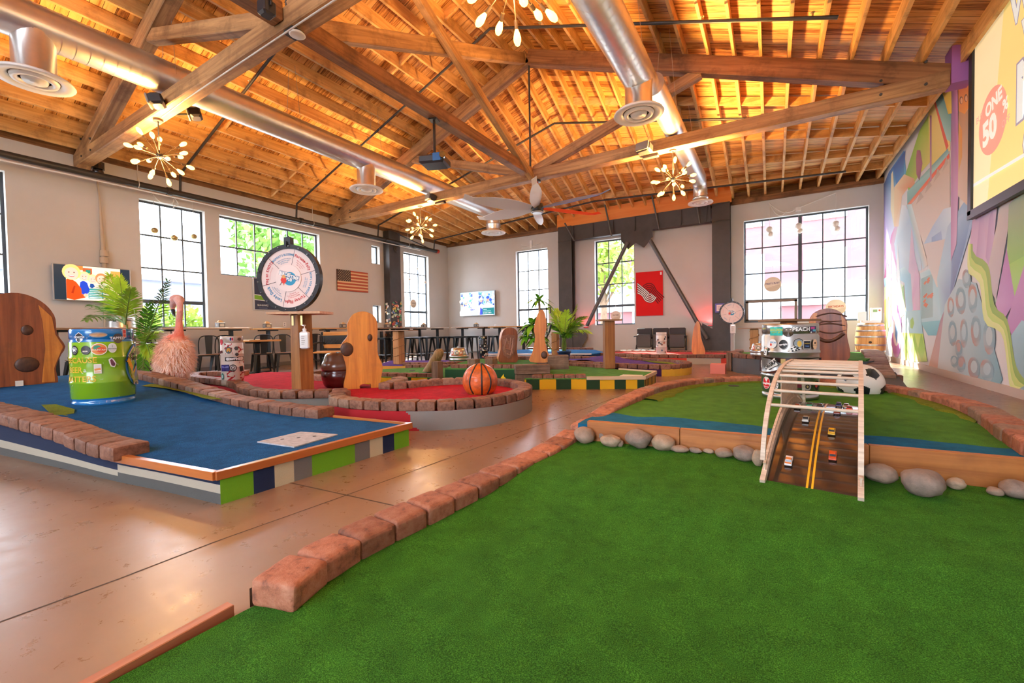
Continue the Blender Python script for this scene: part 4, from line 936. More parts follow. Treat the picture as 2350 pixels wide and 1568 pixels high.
tb = wood('blond_trim', (.52, .36, .20), (.70, .54, .34), .5)
s0 = sE(1347)/(E1-E0).length; q0 = E0.lerp(E1, s0)
beam('edge_board', q0+V(0, 0, .16)-o, E1+V(0, 0, .16)-o, .03, .05, tb, LE); beam('edge_board', E1+V(0, 0, .16)-o, E2+V(0, 0, .16)-o, .03, .05, tb, LE); beam('edge_board', E2+V(0, 0, .16)-o, V(-2.25, 7.22, .16)-o, .03, .05, tb, LE)
up = lambda p, z, d=0: (p.x+(E0-E1).normalized().y*d, p.y-(E0-E1).normalized().x*d, z)
curb(LE, [(*p.xy, .215) for p in (E0.lerp(E1, .06)+V(-.03, .06, 0), q0+V(-.03, .06, 0))], ('brown',), .165, w=.13)
curb(LE, [(-2.45, 7.45, .22), (-3.0, 7.62, .22), (-3.8, 7.85, .22)], ('brown',), .18, w=.13)
curb(LE, [(*p.xy, .21) for p in (F0.lerp(F1, -.05)+V(-.03, .07, 0), F1+V(-.1, .05, 0))], ('brown',), .17, w=.13)
curb(LE, [(*p.xy, .35) for p in (M0.lerp(M1, .08)+V(-.03, .07, 0), M1+V(-.03, .07, 0))], ('brown',), .14, w=.13)
curb(LE, [(-6.4, 6.35, .21), (-5.8, 6.55, .21), (-5.0, 6.75, .21)], ('brown',), .17, w=.13)
curb(LE, [(-4.9, 7.0, .36), (-4.2, 7.3, .36), (-3.6, 7.2, .36)], ('brown',), .17, w=.13)
tie = wood('old_tie', (.10, .055, .03), (.26, .17, .11), .8, scale=1.5, dark=(.03, .02, .015))
ta, tb_ = P(1184, 858, z=.30), P(1252, 852, z=.32)
beam('timber_tie', V(-3.26, 5.43, .285)-o, V(-2.86, 5.75, .285)-o, .2, .14, tie, LE); beam('timber_tie', V(-3.26, 5.44, .10)-o, V(-3.02, 5.62, .10)-o, .18, .22, tie, LE)
beam('timber_tie', V(-3.0, 5.98, .36)-o, V(-2.72, 6.15, .36)-o, .16, .22, tie, LE)
for a, h in ((1007, .40), ): q = V(-4.46, 5.08, 0); beam('timber_post', q-o, q+V(0, 0, h)-o, .13, .13, tie, LE, up=(0, 1, 0))
for q in (V(-4.25, 5.75, .0), V(-4.0, 5.9, .0)): beam('timber_post', q-o, q+V(0, 0, .40)-o, .16, .16, tie, LE, up=(0, 1, 0))
pmb = MB(); pmb.prism([(p.x, p.y) for p in (P(a, b_, z=.165)-o for a, b_ in ((1422, 863), (1430, 860), (1476, 861), (1470, 865)))], .155, .168); tag(pmb.build('tee_plate', plain('plate_pale', (.72, .72, .62), .6), LE), 'pale tee plate')
cb = MB(); cb.cyl((0, 0, 0), (0, 0, .003), .055, n=16); cb.build('cup', MATS['cup_black'], LE, P(946, 851, z=.152)-o)

# --- purple lane with a rounded end
LP = thing('putting_lane', 'purple turf lane with a rounded brick end and yellow side panel', 'mini golf lane', (-3, 8.6, 0))
pc = [(-4.6, 8.35, .235), (-4.0, 8.25, .235), (-3.3, 8.1, .23), (-2.6, 7.95, .22), (-2.0, 7.88, .215), (-1.6, 8.0, .21), (-1.38, 8.35, .21), (-1.40, 8.8, .21), (-1.65, 9.2, .21), (-2.2, 9.5, .215), (-3.0, 9.6, .22), (-3.9, 9.65, .23), (-4.8, 9.7, .235)]
curb(LP, pc, ('brown', 'grey'), .18); pq = catmull(pc, 70)
mb = MB(); gx, gy = 44, 16; vs = []
for i in range(gx+1):
    t = i/gx; a = catmull(pc[:7], gx+1)[i]; b_ = catmull(pc[6:][::-1], gx+1)[i]
    for j in range(gy+1):
        p = a.lerp(b_, j/gy); p.z = .155+.10*math.exp(-((p.x+3.25)/.45)**2); vs.append(p-V(-3, 8.6, 0))
mb.add(vs, [[i*(gy+1)+j, (i+1)*(gy+1)+j, (i+1)*(gy+1)+j+1, i*(gy+1)+j+1] for i in range(gx) for j in range(gy)], smooth=True); mb.build('turf', T_purple, LP)
flat('inlay', [(-1.5, 8.6), (-1.8, 9.1), (-2.4, 9.4), (-2.0, 8.85)], .172, T_fringe, LP, .01)
c0 = V(-3, 8.75, 0)
skirt('side_panel', [V(p.x+(p-c0).normalized().x*.07, p.y+(p-c0).normalized().y*.07, .135) for p in pq], 0, lambda s, h, x, y: 'd8a832' if x > -1.66 and y < 8.9 else '3c1450', carpet_side, LP, 100, 3)
LP2 = thing('putting_lane', 'purple turf lane end by the bar stools at far left', 'mini golf lane', (-6.9, 7.2, 0))
q = [P(a, b_, z=.17) for a, b_ in ((875, 836), (935, 836), (935, 829), (1090, 826), (1075, 822), (880, 826), (868, 830))]
flat('turf', [(-7.3, 6.35), (-6.3, 6.75), (-5.6, 7.4), (-5.6, 8.1), (-6.6, 8.3), (-8.2, 7.6)], .16, T_purple, LP2, .03)
skirt('side_panel', [V(-7.35, 6.3, .15), V(-6.3, 6.7, .15), V(-5.55, 7.35, .15)], 0, lambda s, h, x, y: 'd8a040' if x < -6.0 else '402058', carpet_side, LP2, 30, 2)
curb(LP2, [(-6.75, 6.62, .22), (-6.2, 6.85, .22), (-5.65, 7.4, .22), (-5.4, 8.0, .22)], ('brown',), .18)

# --- far red lane
LR = thing('putting_lane', 'faded red turf lane before the folding theatre seats', 'mini golf lane', (-2, 11.6, 0))
rc = [(-3.9, 11.0, .235), (-3.2, 10.75, .235), (-2.5, 10.65, .235), (-1.9, 10.75, .235), (-1.35, 10.95, .235), (-.85, 11.05, .235), (-.45, 11.3, .235), (-.45, 12.2, .235), (-1.2, 12.6, .235), (-2.4, 12.7, .235), (-3.6, 12.6, .235), (-4.2, 11.9, .235), (-3.95, 11.2, .235)]
curb(LR, rc, ('brown', 'grey'), .2); flat('turf', [(p.x, p.y) for p in catmull(rc, 60)], .19, T_redfar, LR, .03)
c1 = V(-2.2, 11.7, 0)
skirt('side_panel', [V(p.x+(p-c1).normalized().x*.07, p.y+(p-c1).normalized().y*.07, .15) for p in catmull(rc, 80)], 0, lambda s, h, x, y: 'd84838' if (-2.6 < x < -1.75 or x > -1.0) else 'b8ab98', carpet_side, LR, 120, 2)
# --- far blue lane
LBF = thing('putting_lane', 'pale blue turf lane with patchwork side by the window corner', 'mini golf lane', (-5, 10.8, 0))
bq = [(-6.7, 9.4), (-5.0, 9.9), (-3.9, 10.2), (-3.9, 11.2), (-4.6, 12.4), (-6.8, 12.2), (-7.6, 10.8)]
flat('turf', bq, .24, T_bluefar, LBF, .03)
skirt('side_panel', [V(*p, .22) for p in bq+bq[:1]], 0, lambda s, h, x, y: ('27406e', '3f8f78', 'd8dce0', '27406e', 'd8dce0')[int(s/.42) % 5], carpet_side, LBF, 0, 1)
flat('edge_board', [(-6.7, 9.36), (-3.88, 10.16), (-3.88, 10.22), (-6.7, 9.44)], .255, plain('trim_white', (.85, .85, .84), .5), LBF, .03)
curb(LBF, [(-6.9, 12.35, .30), (-5.8, 12.45, .30), (-4.7, 12.5, .30)], ('brown',), .2)
# --- grey sided lane on the right
LJ = thing('putting_lane', 'grey carpet sided raised lane behind the silver keg on the right', 'mini golf lane', (.5, 10, 0))
jc_ = [(-.62, 10.9, .36), (-.66, 9.8, .36), (-.52, 9.15, .36), (-.2, 8.85, .36), (.2, 8.75, .345), (.55, 8.95, .32)]
curb(LJ, jc_, ('brown', 'grey'), .17)
jr = [(1.72, 11.4, .36), (1.62, 10.3, .35), (1.5, 9.4, .30), (1.42, 8.7, .22), (1.38, 8.1, .14)]
curb(LJ, jr, ('grey', 'brown'), .19, w=.3)
poly = [(p[0], p[1]) for p in jc_]+[(1.3, 8.9), (1.5, 9.6), (1.7, 11.4), (.6, 11.9)]
flat('turf', poly, .29, T_green2, LJ, .03)
skirt('side_panel', [V(p[0]*1.0-.06, p[1]-.06, .275) for p in jc_]+[V(1.3, 8.85, .27), V(1.5, 9.5, .27)], 0, lambda s, h, x, y: '5c6064', carpet_side, LJ, 60, 2)
beam('timber_post', V(-.72, 9.35, 0)-V(.5, 10, 0), V(-.72, 9.35, .36)-V(.5, 10, 0), .09, .09, tie, LJ, up=(0, 1, 0))
MB().box((0, 0, 0), (.22, .14, .1), ch=.01).build('end_block', B_brown, LJ, P(2048, 868, z=.06)-V(.5, 10, 0))
MB().box((-1.36, -1.2, .09), (.25, .25, .18)).build('coral_block', plain('coral_paint', (.75, .22, .16), .7), LJ)
rm = thing('rubber_ramp', 'dark grey rubber wedge ramp beside the football', 'ramp', P(2035, 893, z=0))
q = [P(a, b_, z=.0)-Vector(rm.location) for a, b_ in ((1975, 900), (2085, 898), (2055, 872), (1975, 874))]
mb = MB(); mb.prism([(p.x, p.y) for p in q], 0, lambda x, y: .02+.1*max(0, min(1, (y+.3)/1.2))); mb.build('wedge', plain('rubber_dark', (.07, .065, .06), .85, bump=.3), rm)
# ================================================================== KEGS, CARVINGS, GAME PIECES
def cosx(px_): return 1/math.sqrt(1+((px_-1175)/FPX)**2)
def fit(cx, by, w, ty, z):
    """round upright thing from its image outline: base centre, radius, height"""
    f = P(cx, by, z=z); d = depth(f); r = w*d/FPX*cosx(cx)/2
    dr = V(f.x, f.y, 0).normalized(); c = f+dr*r*.75; return c, w*depth(c)/FPX*cosx(cx)/2, (by-ty)*d/FPX
KEGP = [(0, .93), (.012, .97), (.055, .97), (.06, .945), (.085, .95), (.10, .985), (.28, .99), (.295, 1.015), (.315, 1.015), (.33, .99), (.46, .985), (.50, .985), (.60, .99), (.615, 1.015), (.635, 1.015), (.65, .99), (.83, .985), (.85, .95), (.875, .945), (.88, .97), (.985, .97), (1.0, .94), (1.0, .88), (.95, .87)]
def keg(name, label, c, r, h, mats, bands=None, art=None, prof=KEGP, cat='keg', group=None, n=40):
    t = thing(name, label, cat, c, group=group)
    k = MB(); pr = [(b_*r, a*h) for a, b_ in prof]
    cols = None
    if bands:
        cols = []
        for i in range(len(pr)-1):
            zf = (prof[i][0]+prof[i+1][0])/2; cc = bands[-1][1]
            for lim, col in bands:
                if zf < lim: cc = col; break
            cols.append(rgb(cc))
    k.lathe(pr, n=n, col=cols); k.build('shell', mats, t)
    v = MB(); v.cyl((0, 0, pr[-1][1]-.005), (0, 0, pr[-1][1]+.03), r*.16, n=14); v.build('valve', plain('valve_steel', (.5, .5, .48), .3, .9), t)
    if art:
        def rr(v_):
            q = max(0, min(1, v_/h))
            for (a, x), (b_, y) in zip(prof, prof[1:]):
                if a <= q <= b_ and b_ > a: return r*(x+(y-x)*(q-a)/(b_-a))
            return r*.97
        s = MB(); a0 = math.atan2(-c.y, -c.x); art(Print(s, on_cyl((0, 0, 0), rr, a0)), r, h); s.build('sticker', painted('sticker_print', .4), t)
    return t
stainless = plain('stainless', (.46, .455, .44), .30, .95, var=.08, scale=3)
# blue and green keg
c, r, h = fit(241, 930, 154, 755, .245)
def artL(p, r, h):
    U = lambda a: r*math.asin(max(-.99, min(.99, (a-241)/78))); Vv = lambda b_: h*(931-b_)/177
    pt = lambda x, y: (U(155+x/4.594), Vv(745+y/4.594))
    def oval(x, y, rx, ry, col, n=18): u, v = pt(x, y); p.poly([(u+rx*.0049*r/.22*cos(2*PI*i/n)/4.594*4.594*.22, v+ry*h/177/4.594*sin(2*PI*i/n)) for i in range(n)], col, True)
    px = r/78/4.594; py = h/177/4.594
    def ov(x, y, rx, ry, col, n=18, rot=0):
        u, v = pt(x, y); p.poly([(u+rx*px*cos(2*PI*i/n+rot), v+ry*py*sin(2*PI*i/n+rot)) for i in range(n)], col, True)
    def tx(t, x, y, sz, col, rot=0, sx=1, bold=.02): u, v = pt(x, y); p.text(t, u, v, sz*py, col, rot, sx, bold)
    for t, x, y, s in (('BECAUSE', 190, 370, 78), ('BEER', 145, 470, 78), ('MATTERS', 175, 566, 78)): tx(t, x-40, y, s*1.05, 'e2b52c', 0, .92, .018)
    ov(160, 130, 55, 55, 'e8e8e4', 6, PI/6); ov(160, 130, 49, 49, '2c2c2c', 6, PI/6); tx('DORITLE', 160, 128, 26, 'e8e8e4')
    ov(355, 105, 95, 27, '8a8e90'); ov(352, 106, 84, 17, 'b88a5c')
    ov(555, 145, 58, 52, '4c4c4c'); tx('TAPPED', 555, 143, 38, 'f2f2ee', 0, 1.0, .03)
    u, v = pt(628, 92); p.rect(u-26*px, v-46*py, u+26*px, v+46*py, 'e8e0d8'); p.rect(u-19*px, v-2*py, u+19*px, v+38*py, 'b83a34'); p.rect(u-19*px, v-38*py, u+19*px, v-8*py, 'c8503c')
    u, v = pt(705, 110); p.rect(u-18*px, v-38*py, u+14*px, v+34*py, '3f8f8a', rot=.3)
    ov(115, 262, 48, 50, '141414'); u, v = pt(115, 262); p.ring(u, v, 43*px, 45*px, 'e8e8e4'); p.ring(u, v, 26*px, 28*px, 'e8e8e4'); tx('M', 115, 262, 38, 'f2f2ee', 0, 1, .04); p.text('MIGRATION', u, v, 13*py, 'f2f2ee', PI/2, .9, .02, arc=35*px)
    ov(225, 262, 52, 46, '141010'); ov(225, 268, 44, 36, '2a1c18'); tx('BEER', 222, 275, 20, 'e0d0c0')
    ov(358, 255, 84, 62, 'f0e6da', 24); ov(358, 255, 76, 55, 'd9853c', 24); ov(340, 240, 40, 26, '2f8a70'); ov(380, 262, 50, 28, 'd8502c'); tx('MOUNTAIN', 355, 262, 22, 'f2d8c0')
    ov(492, 245, 47, 52, 'e4e6e2'); ov(492, 245, 40, 44, 'd2d8d6'); tx('|', 492, 225, 26, '3a4a48'); tx('BREWING', 492, 255, 15, '3a4a48')
    u, v = pt(488, 402); p.poly([(u+a*px, v+b_*py) for a, b_ in ((-42, 34), (-10, 54), (14, 34), (40, -10), (20, -50), (-20, -40), (-34, -6))], 'ece8e4'); p.poly([(u+a*px, v+b_*py) for a, b_ in ((-26, 30), (-6, 40), (8, 18), (30, -14), (16, -40), (-12, -30), (-20, -4))], '6a3a4a')
    u, v = pt(338, 460); p.rect(u-38*px, v-50*py, u+38*px, v+50*py, 'eadfd4'); p.rect(u-30*px, v+8*py, u+30*px, v+40*py, 'd8cfc6'); p.rect(u-32*px, v-16*py, u+32*px, v+6*py, 'e0904a', rot=.15); p.rect(u-28*px, v-40*py, u+28*px, v-24*py, 'e0b890')
    # round brewery badge with barley, hops and a grey heron
    u, v = pt(735, 440); p.disc(u, v, 205*px, '1a6fb4', 36, 235*py); p.disc(u+10*px, v-6*py, 178*px, '8cb83a', 36, 205*py)
    p.poly([(u+a*px, v+b_*py) for a, b_ in ((-130, 60), (-30, 150), (60, 175), (60, 240), (-50, 215), (-165, 105))], 'f2e2c0'); p.text('FREMONT', u+20*px, v-40*py, 62*py, '3a2a18', PI/2+.38, .8, .02, arc=230*px)
    p.poly([(u+a*px, v+b_*py) for a, b_ in ((-120, 35), (90, 45), (90, 110), (-120, 100))], 'f2e2c0'); p.text('BREWING', u+25*px, v+70*py, 56*py, '2c2014', .03, .8, .02)
    p.poly([(u+a*px, v+b_*py) for a, b_ in ((-60, -190), (40, -190), (50, 20), (10, 30), (-10, -40), (-60, -110))], '7f93b8'); p.poly([(u+a*px, v+b_*py) for a, b_ in ((-150, -150), (-40, -40), (0, 0), (10, -16), (-40, -70))], 'e8a820'); p.disc(u+4*px, v-4*py, 22*px, '20242c', 12)
    for i in range(5): p.disc(u-(110-8*i)*px, v-(70+26*i)*py, 26*px, ('9fb03c', 'c0c050')[i % 2], 10, 30*py)
    for i in range(5): p.poly([(u+(-190+14*i+a)*px, v+(40-24*i+b_)*py) for a, b_ in ((0, 0), (30, 55), (44, 30), (22, -14))], 'e6ae24')
    p.poly([(u+a*px, v+b_*py) for a, b_ in ((-85, -175), (70, -190), (70, -230), (-95, -212))], 'f0e0cc'); p.text('FREMONT', u+5*px, v-204*py, 30*py, '5a3020', -.06, .8)
keg('beer_keg', 'blue and green painted keg covered in stickers on the blue lane', c, r, h, painted('keg_paint', .18, coat=.5, wear=.9), [(.03, '2a78b8'), (.16, '2a78b8'), (.80, '7fae1e'), (2, '1870b4')], artL)
# big stainless keg
c, r, h = fit(1812, 917, 135, 743, .20)
def artR(p, r, h):
    px = r/68/4.716; py = h/176/4.716
    pt = lambda x, y: (r*math.asin(max(-.99, min(.99, (1735+x/4.716-1812)/68.5))), h*(918-(735+y/4.716))/176)
    def ov(x, y, rx, ry, col, n=18, rot=0): u, v = pt(x, y); p.poly([(u+rx*px*cos(2*PI*i/n+rot), v+ry*py*sin(2*PI*i/n+rot)) for i in range(n)], col, True)
    def bx(x, y, a, b_, col, rot=0): u, v = pt(x, y); p.rect(u-a*px, v-b_*py, u+a*px, v+b_*py, col, 3, rot)
    def tx(t, x, y, sz, col, rot=0, sx=1, bold=.03): u, v = pt(x, y); p.text(t, u, v, sz*py, col, rot, sx, bold)
    bx(80, 95, 60, 52, '6a6460'); ov(92, 120, 46, 26, '4a4038'); tx('LEMON', 78, 85, 22, 'c8c428')
    bx(218, 116, 76, 46, '30b8ac'); bx(218, 116, 66, 36, '48c0b0'); tx('GOLDEN', 218, 102, 34, 'b8c84a'); tx('HOUR', 218, 134, 34, 'b8c84a')
    ov(350, 126, 58, 52, '40301e', 10); ov(350, 126, 48, 42, '5a4428', 9); ov(330, 100, 10, 5, 'e8e0d0'); ov(374, 98, 10, 5, 'e8e0d0'); ov(352, 150, 18, 18, 'e8e0d0'); ov(352, 150, 10, 8, '201810')
    tx('PEACH', 486, 97, 58, '181818', 0, .95, .09); tx('PEACH', 486, 97, 58, 'f0f0ec', 0, .95, .03)
    bx(608, 98, 46, 34, '28305a'); bx(600, 84, 30, 12, 'c84a90'); bx(616, 110, 26, 10, '4aa8c0'); ov(582, 132, 10, 10, 'e8e8e8'); ov(634, 132, 10, 10, 'e8e8e8')
    ov(186, 250, 50, 50, 'e6e4e2'); tx('BIRDIE', 190, 238, 22, '5aa0c8', -.1); ov(168, 262, 14, 16, 'd84a3a', 8)
    ov(298, 258, 53, 55, 'c8c4c0'); ov(298, 258, 47, 49, '121212'); tx('upright', 298, 258, 27, 'f0f0f0', .1)
    ov(455, 245, 56, 52, '3c3830'); ov(455, 245, 49, 45, '88949c'); ov(462, 250, 24, 34, 'd8b048', 9)
    u, v = pt(404, 302); p.poly([(u+a*px, v+b_*py) for a, b_ in ((-68, -36), (-40, 10), (20, 36), (66, 20), (70, -6), (0, -32))], 'eeeeea'); [ov(404+dx, 302+dy, 12, 9, '181c20', 7) for dx, dy in ((-50, 22), (-20, 2), (10, -14), (36, -2), (-10, 24), (24, 16), (52, 8))]
    bx(537, 261, 42, 46, 'e8e0c8'); bx(537, 261, 37, 41, '101a2c'); tx('DREAM', 537, 248, 16, 'b8a030'); tx('TRAIL', 537, 278, 16, '5a8ac8')
    ov(615, 258, 34, 56, 'e4bc94'); ov(615, 245, 16, 10, '4a2c18'); tx('GREAT NOTION', 615, 268, 9, '3a2414')
    bx(74, 300, 14, 24, 'd8dcd8'); u, v = pt(115, 335); p.poly([(u+a*px, v+b_*py) for a, b_ in ((-34, -44), (-10, 48), (34, 34), (12, -52))], 'f0efec'); [ov(115+dx, 335+dy, 8, 9, cc, 7) for dx, dy, cc in ((-6, -30, 'e0902c'), (8, -26, 'd8483c'), (16, -18, '48a048'), (4, 8, '2a3a6a'), (-8, 30, '202a4a'))]
    u0, v0 = pt(52, 405); u1, v1 = pt(660, 582); p.rect(u0-.05, v1, u1+.05, v0, '33100f', 40)
    [ov(60+40*i, 580+R.uniform(-4, 8), 16, 5, 'a8a49c', 6) for i in range(10)]
    u, v = pt(178, 478); p.poly([(u+a*px, v+b_*py) for a, b_ in ((-86, -30), (40, 72), (78, -4), (-64, -72))], 'e6e2dc'); tx('DRGRAP', 176, 480, 54, '141414', .62, .85, .05)
    ov(72, 485, 18, 44, 'cfcac4'); ov(72, 485, 11, 27, '8a8884'); ov(72, 485, 5, 12, 'cfcac4')
    bx(300, 440, 24, 26, 'b89a5c')
    ov(128, 690, 55, 70, 'f0e4e0'); ov(128, 690, 51, 66, 'd01824'); tx('Laughing', 128, 696, 32, 'ffffff'); tx('Planet', 128, 735, 22, 'f0c8c8'); ov(122, 652, 10, 10, 'f0f0f0', 5)
    ov(218, 705, 40, 50, 'e2e0dc'); [ov(218+26*cos(a), 705+32*sin(a), 6, 7, '6c6a66', 5) for a in (0, .8, 1.6, 2.4, 3.2, 4, 4.8, 5.6)]
    bx(452, 690, 26, 30, '6a1c28'); ov(532, 708, 46, 48, '2c2c2a', 22); ov(532, 708, 40, 42, 'a8a69e', 22); ov(532, 708, 24, 25, '1a1a18', 16); ov(532, 708, 12, 13, 'c8b878', 8)
    ov(618, 697, 36, 54, '200c0a'); ov(615, 690, 20, 32, 'c03018', 10)
keg('beer_keg', 'large stainless keg covered in stickers behind the toy car bridge', c, r, h, stainless, None, artR)
# small kegs
c, r, h = fit(535, 884, 55, 772, .20)
def artW(p, r, h):
    px = r/28; py = h/112; U = lambda a: r*math.asin(max(-.98, min(.98, (a-535)/28.5))); Y = lambda b_: h*(885-b_)/113
    for t, x, y in (('N', 525, 795), ('I', 527, 812), ('A', 529, 853), ('N', 530, 869), ('A', 556, 803), ('I', 557, 833), ('A', 558, 857), ('N', 558, 874)): p.text(t, U(x), Y(y), 19*py, 'b01824', -PI/2, 1.0, .06)
    def ov(x, y, rx, ry, col, n=14): p.poly([(U(x)+rx*px*cos(2*PI*i/n), Y(y)+ry*py*sin(2*PI*i/n)) for i in range(n)], col, True)
    ov(511, 785, 6, 7, 'c83040', 9); p.rect(U(530), Y(783), U(539), Y(774), 'f4f4f4'); p.rect(U(530.5), Y(782), U(534.5), Y(775), '203060'); p.rect(U(535), Y(782), U(538.5), Y(775), 'c02838')
    ov(553, 779, 6, 3.5, '6a5a50'); ov(527, 804, 7.5, 8, '555a58'); ov(527, 804, 5, 5.5, 'd8942c', 8); ov(545, 800, 5.5, 5, '5a5e60', 6); ov(546, 814, 5, 4, '4a4c50', 7)
    p.rect(U(519), Y(829), U(561), Y(820), '161616', 6); p.text('WAYFINDER', U(543), Y(824.5), 7.6*py, 'f4f4f4', 0, .86, .05); ov(523.5, 824.5, 3, 3, 'f0f0f0', 8)
    p.rect(U(510), Y(852), U(528), Y(837), '35307a', 3); p.rect(U(512), Y(844), U(526), Y(840), '6a70b8', 3); ov(536, 845, 8.5, 8, '141414', 18); ov(536, 845, 6.5, 6, 'f0f0ee', 18); ov(536, 845, 5, 4.6, '141414', 14); p.text('M', U(536), Y(845), 7*py, 'f4f4f4', 0, 1, .05)
    p.rect(U(551), Y(854), U(559), Y(842), '1a1c20', 2, .15); ov(512, 864, 4.5, 7.5, '1f7f78'); ov(512, 864, 2.6, 4.4, 'c8dcd8', 10); p.rect(U(508), Y(811), U(514), Y(805), '5a2a34', 1, .3)
SIX = [(0, .9), (.01, .96), (.07, .96), (.09, .93), (.11, .97), (.35, .975), (.36, 1.0), (.375, 1.0), (.385, .975), (.62, .975), (.63, 1.0), (.645, 1.0), (.655, .975), (.86, .97), (.88, .94), (.89, .97), (.99, .97), (1, .93), (1, .86), (.95, .85)]
keg('slim_keg', 'white slim keg with red letters and stickers on the red lane', c, r, h, painted('keg_white', .3, coat=.3), [(.12, 'b8a898'), (.86, 'e2d4c8'), (2, 'b8a898')], artW, SIX, n=28)
c, r, h = fit(779, 891, 82, 811, TD)
PLK = [(0, .70), (.05, .84), (.16, .93), (.2, .93), (.23, .97), (.42, 1.0), (.45, .96), (.52, .96), (.55, 1.0), (.70, .97), (.73, .92), (.80, .86), (.92, .78), (.97, .72), (1.0, .62), (1.0, .5), (.96, .48)]
keg('plastic_keg', 'brown and maroon plastic keg beside the wooden nose slab on red lane', c, r, h, painted('keg_brown', .25, coat=.4), [(.5, '4a1410'), (2, '6a4634')], None, PLK, n=32)
c, r, h = fit(1518, 816, 25, 763, .19)
def artS(p, r, h):
    for i in range(14): a, z, s = R.uniform(-.9, .9)*r, R.uniform(.1, .92)*h, R.uniform(.12, .22)*r; p.disc(a, z, s, R.choice(['3a3a48', '8a5a4a', 'd8a890', '5a6a8a', 'b87868', '2a2a30']), 9)
keg('slim_keg', 'pale slim sticker keg before the folding theatre seats', c, r, h, painted('keg_white', .3, coat=.3), [(2, 'd8ccc4')], artS, SIX, n=20)
c, r, h = fit(1110, 824, 21, 772, .26)
def artB(p, r, h):
    for i in range(34): a, z, s = R.uniform(-1.1, 1.1)*r, R.uniform(.1, .95)*h, R.uniform(.1, .2)*r; p.disc(a, z, s, R.choice(['d8d0c8', '8a9a6a', '5a78a0', 'b86858', 'c8b888', '98a0b0', 'e8e4e0']), 8)
keg('slim_keg', 'black slim keg dotted with stickers before the bar stools', c, r, h, painted('keg_black', .35), [(2, '14181e')], artB, SIX, n=20)
SQ = [(0, .96), (.04, 1.0), (.16, 1.0), (.2, .97), (.25, .97), (.3, 1.0), (.42, 1.0), (.45, .93), (.55, .88), (.80, .80), (.92, .74), (.98, .68), (1, .5), (1, 0)]
c, r, h = fit(1053, 829, 46, 799, .29)
def artQ(p, r, h):
    for a, cc in ((-.45, 'c84838'), (-.1, '6a7a6a'), (.15, 'b86a4a'), (.38, '8a9a90')): p.disc(a*r*1.6, h*.62, r*.2, cc, 12, h*.17); p.disc(a*r*1.6, h*.62, r*.13, 'e0d8cc', 12, h*.11)
q = keg('keg_top', 'squat silver keg top with yellow rim and round stickers in mid hall', c, r, h, stainless, None, artQ, SQ, n=28)
MB().tube([(-r*.95*cos(t)*.9-.02, r*.3, h*.35+h*.6*sin(t)) for t in [i*PI/2/8 for i in range(9)]], .035, 6).build('yellow_rim', plain('rim_yellow', (.75, .50, .05), .4), q)
c, r, h = fit(1744, 817, 46, 788, .35)
keg('keg_top', 'small silver keg top on the grey sided lane', c, r, h*1.0, stainless, None, artQ, SQ, n=24)
c, r, h = fit(279, 790, 70, 741, .72)
t = keg('beer_keg', 'plain silver keg on a dark stand behind the blue and green keg', c, r, h*1.25, stainless, None, lambda p, r, h: (p.rect(-.12, h*.84, -.07, h*.95, '1a2c24', 2), p.disc(-.095, h*.9, .014, 'd8dcd8', 10), p.disc(.06, h*.9, .055, '5c5048', 16, .02), p.disc(.06, h*.905, .045, '2c2622', 16, .012)))
MB().box((0, 0, -c.z/2), (r*1.5, r*1.5, c.z)).build('stand', plain('stand_dark', (.05, .045, .04), .7), t)
# wine barrel
c, r, h = fit(1997, 829, 62, 742, 0.0); r = 73*depth(c)/FPX*cosx(1997)/2
t = thing('wine_barrel', 'pale oak wine barrel with steel hoops in the far right corner', 'barrel', c)
pb = [(r*(.82+.18*sin(PI*i/16)), h*i/16) for i in range(17)]
oak = wood('oak_stave', (.50, .24, .07), (.74, .44, .17), .5, axis=2, scale=1.4)
MB().lathe(pb+[(r*.74, h), (r*.74, h-.02), (0, h-.02)], n=28).build('staves', oak, t)
hp_ = MB()
for f in (.02, .10, .24, .40, .62, .78, .92): rr_ = r*(.82+.18*sin(PI*f))+.004; hp_.lathe([(rr_, h*f), (rr_+.003, h*(f+.022)), (rr_, h*(f+.044))], n=28)
hp_.build('hoops', plain('hoop_steel', (.46, .44, .42), .35, .8), t)
bu = MB(); a0 = math.atan2(-c.y, -c.x); bu.cyl((r*.99*cos(a0), r*.99*sin(a0), h*.5), (r*1.015*cos(a0), r*1.015*sin(a0), h*.5), .03, n=10); bu.build('bung', plain('bung_dark', (.05, .03, .02), .7), t)
for i, (dx, w, hh, lab) in enumerate(((-.16, .16, .22, 'white paper stack standing on the wine barrel'), (.10, .20, .30, 'white card holder with green print on the wine barrel'), (.0, .34, .06, 'flat white tray under the papers on the wine barrel'))):
    b_ = MB(); z0 = c.z+h+(.0 if i == 2 else .06)
    b_.box((0, 0, hh/2), (w, .10 if i < 2 else .3, hh), ch=.006); pp_ = Print(b_, on_plane((0, -.05, 0), (1, 0, 0), (0, 0, 1)), 1)
    if i == 1: pp_.rect(-.06, .2, .02, .26, '88b070'); pp_.disc(.06, .24, .02, 'c06a40', 10)
    o_ = b_.build(('paper_stack', 'card_holder', 'paper_tray')[i], [plain('paper_white', (.85, .85, .84), .6), painted('sticker_print', .4)], None, V(c.x+dx, c.y, z0+.001)); tag(o_, lab, ('papers', 'card holder', 'tray')[i])

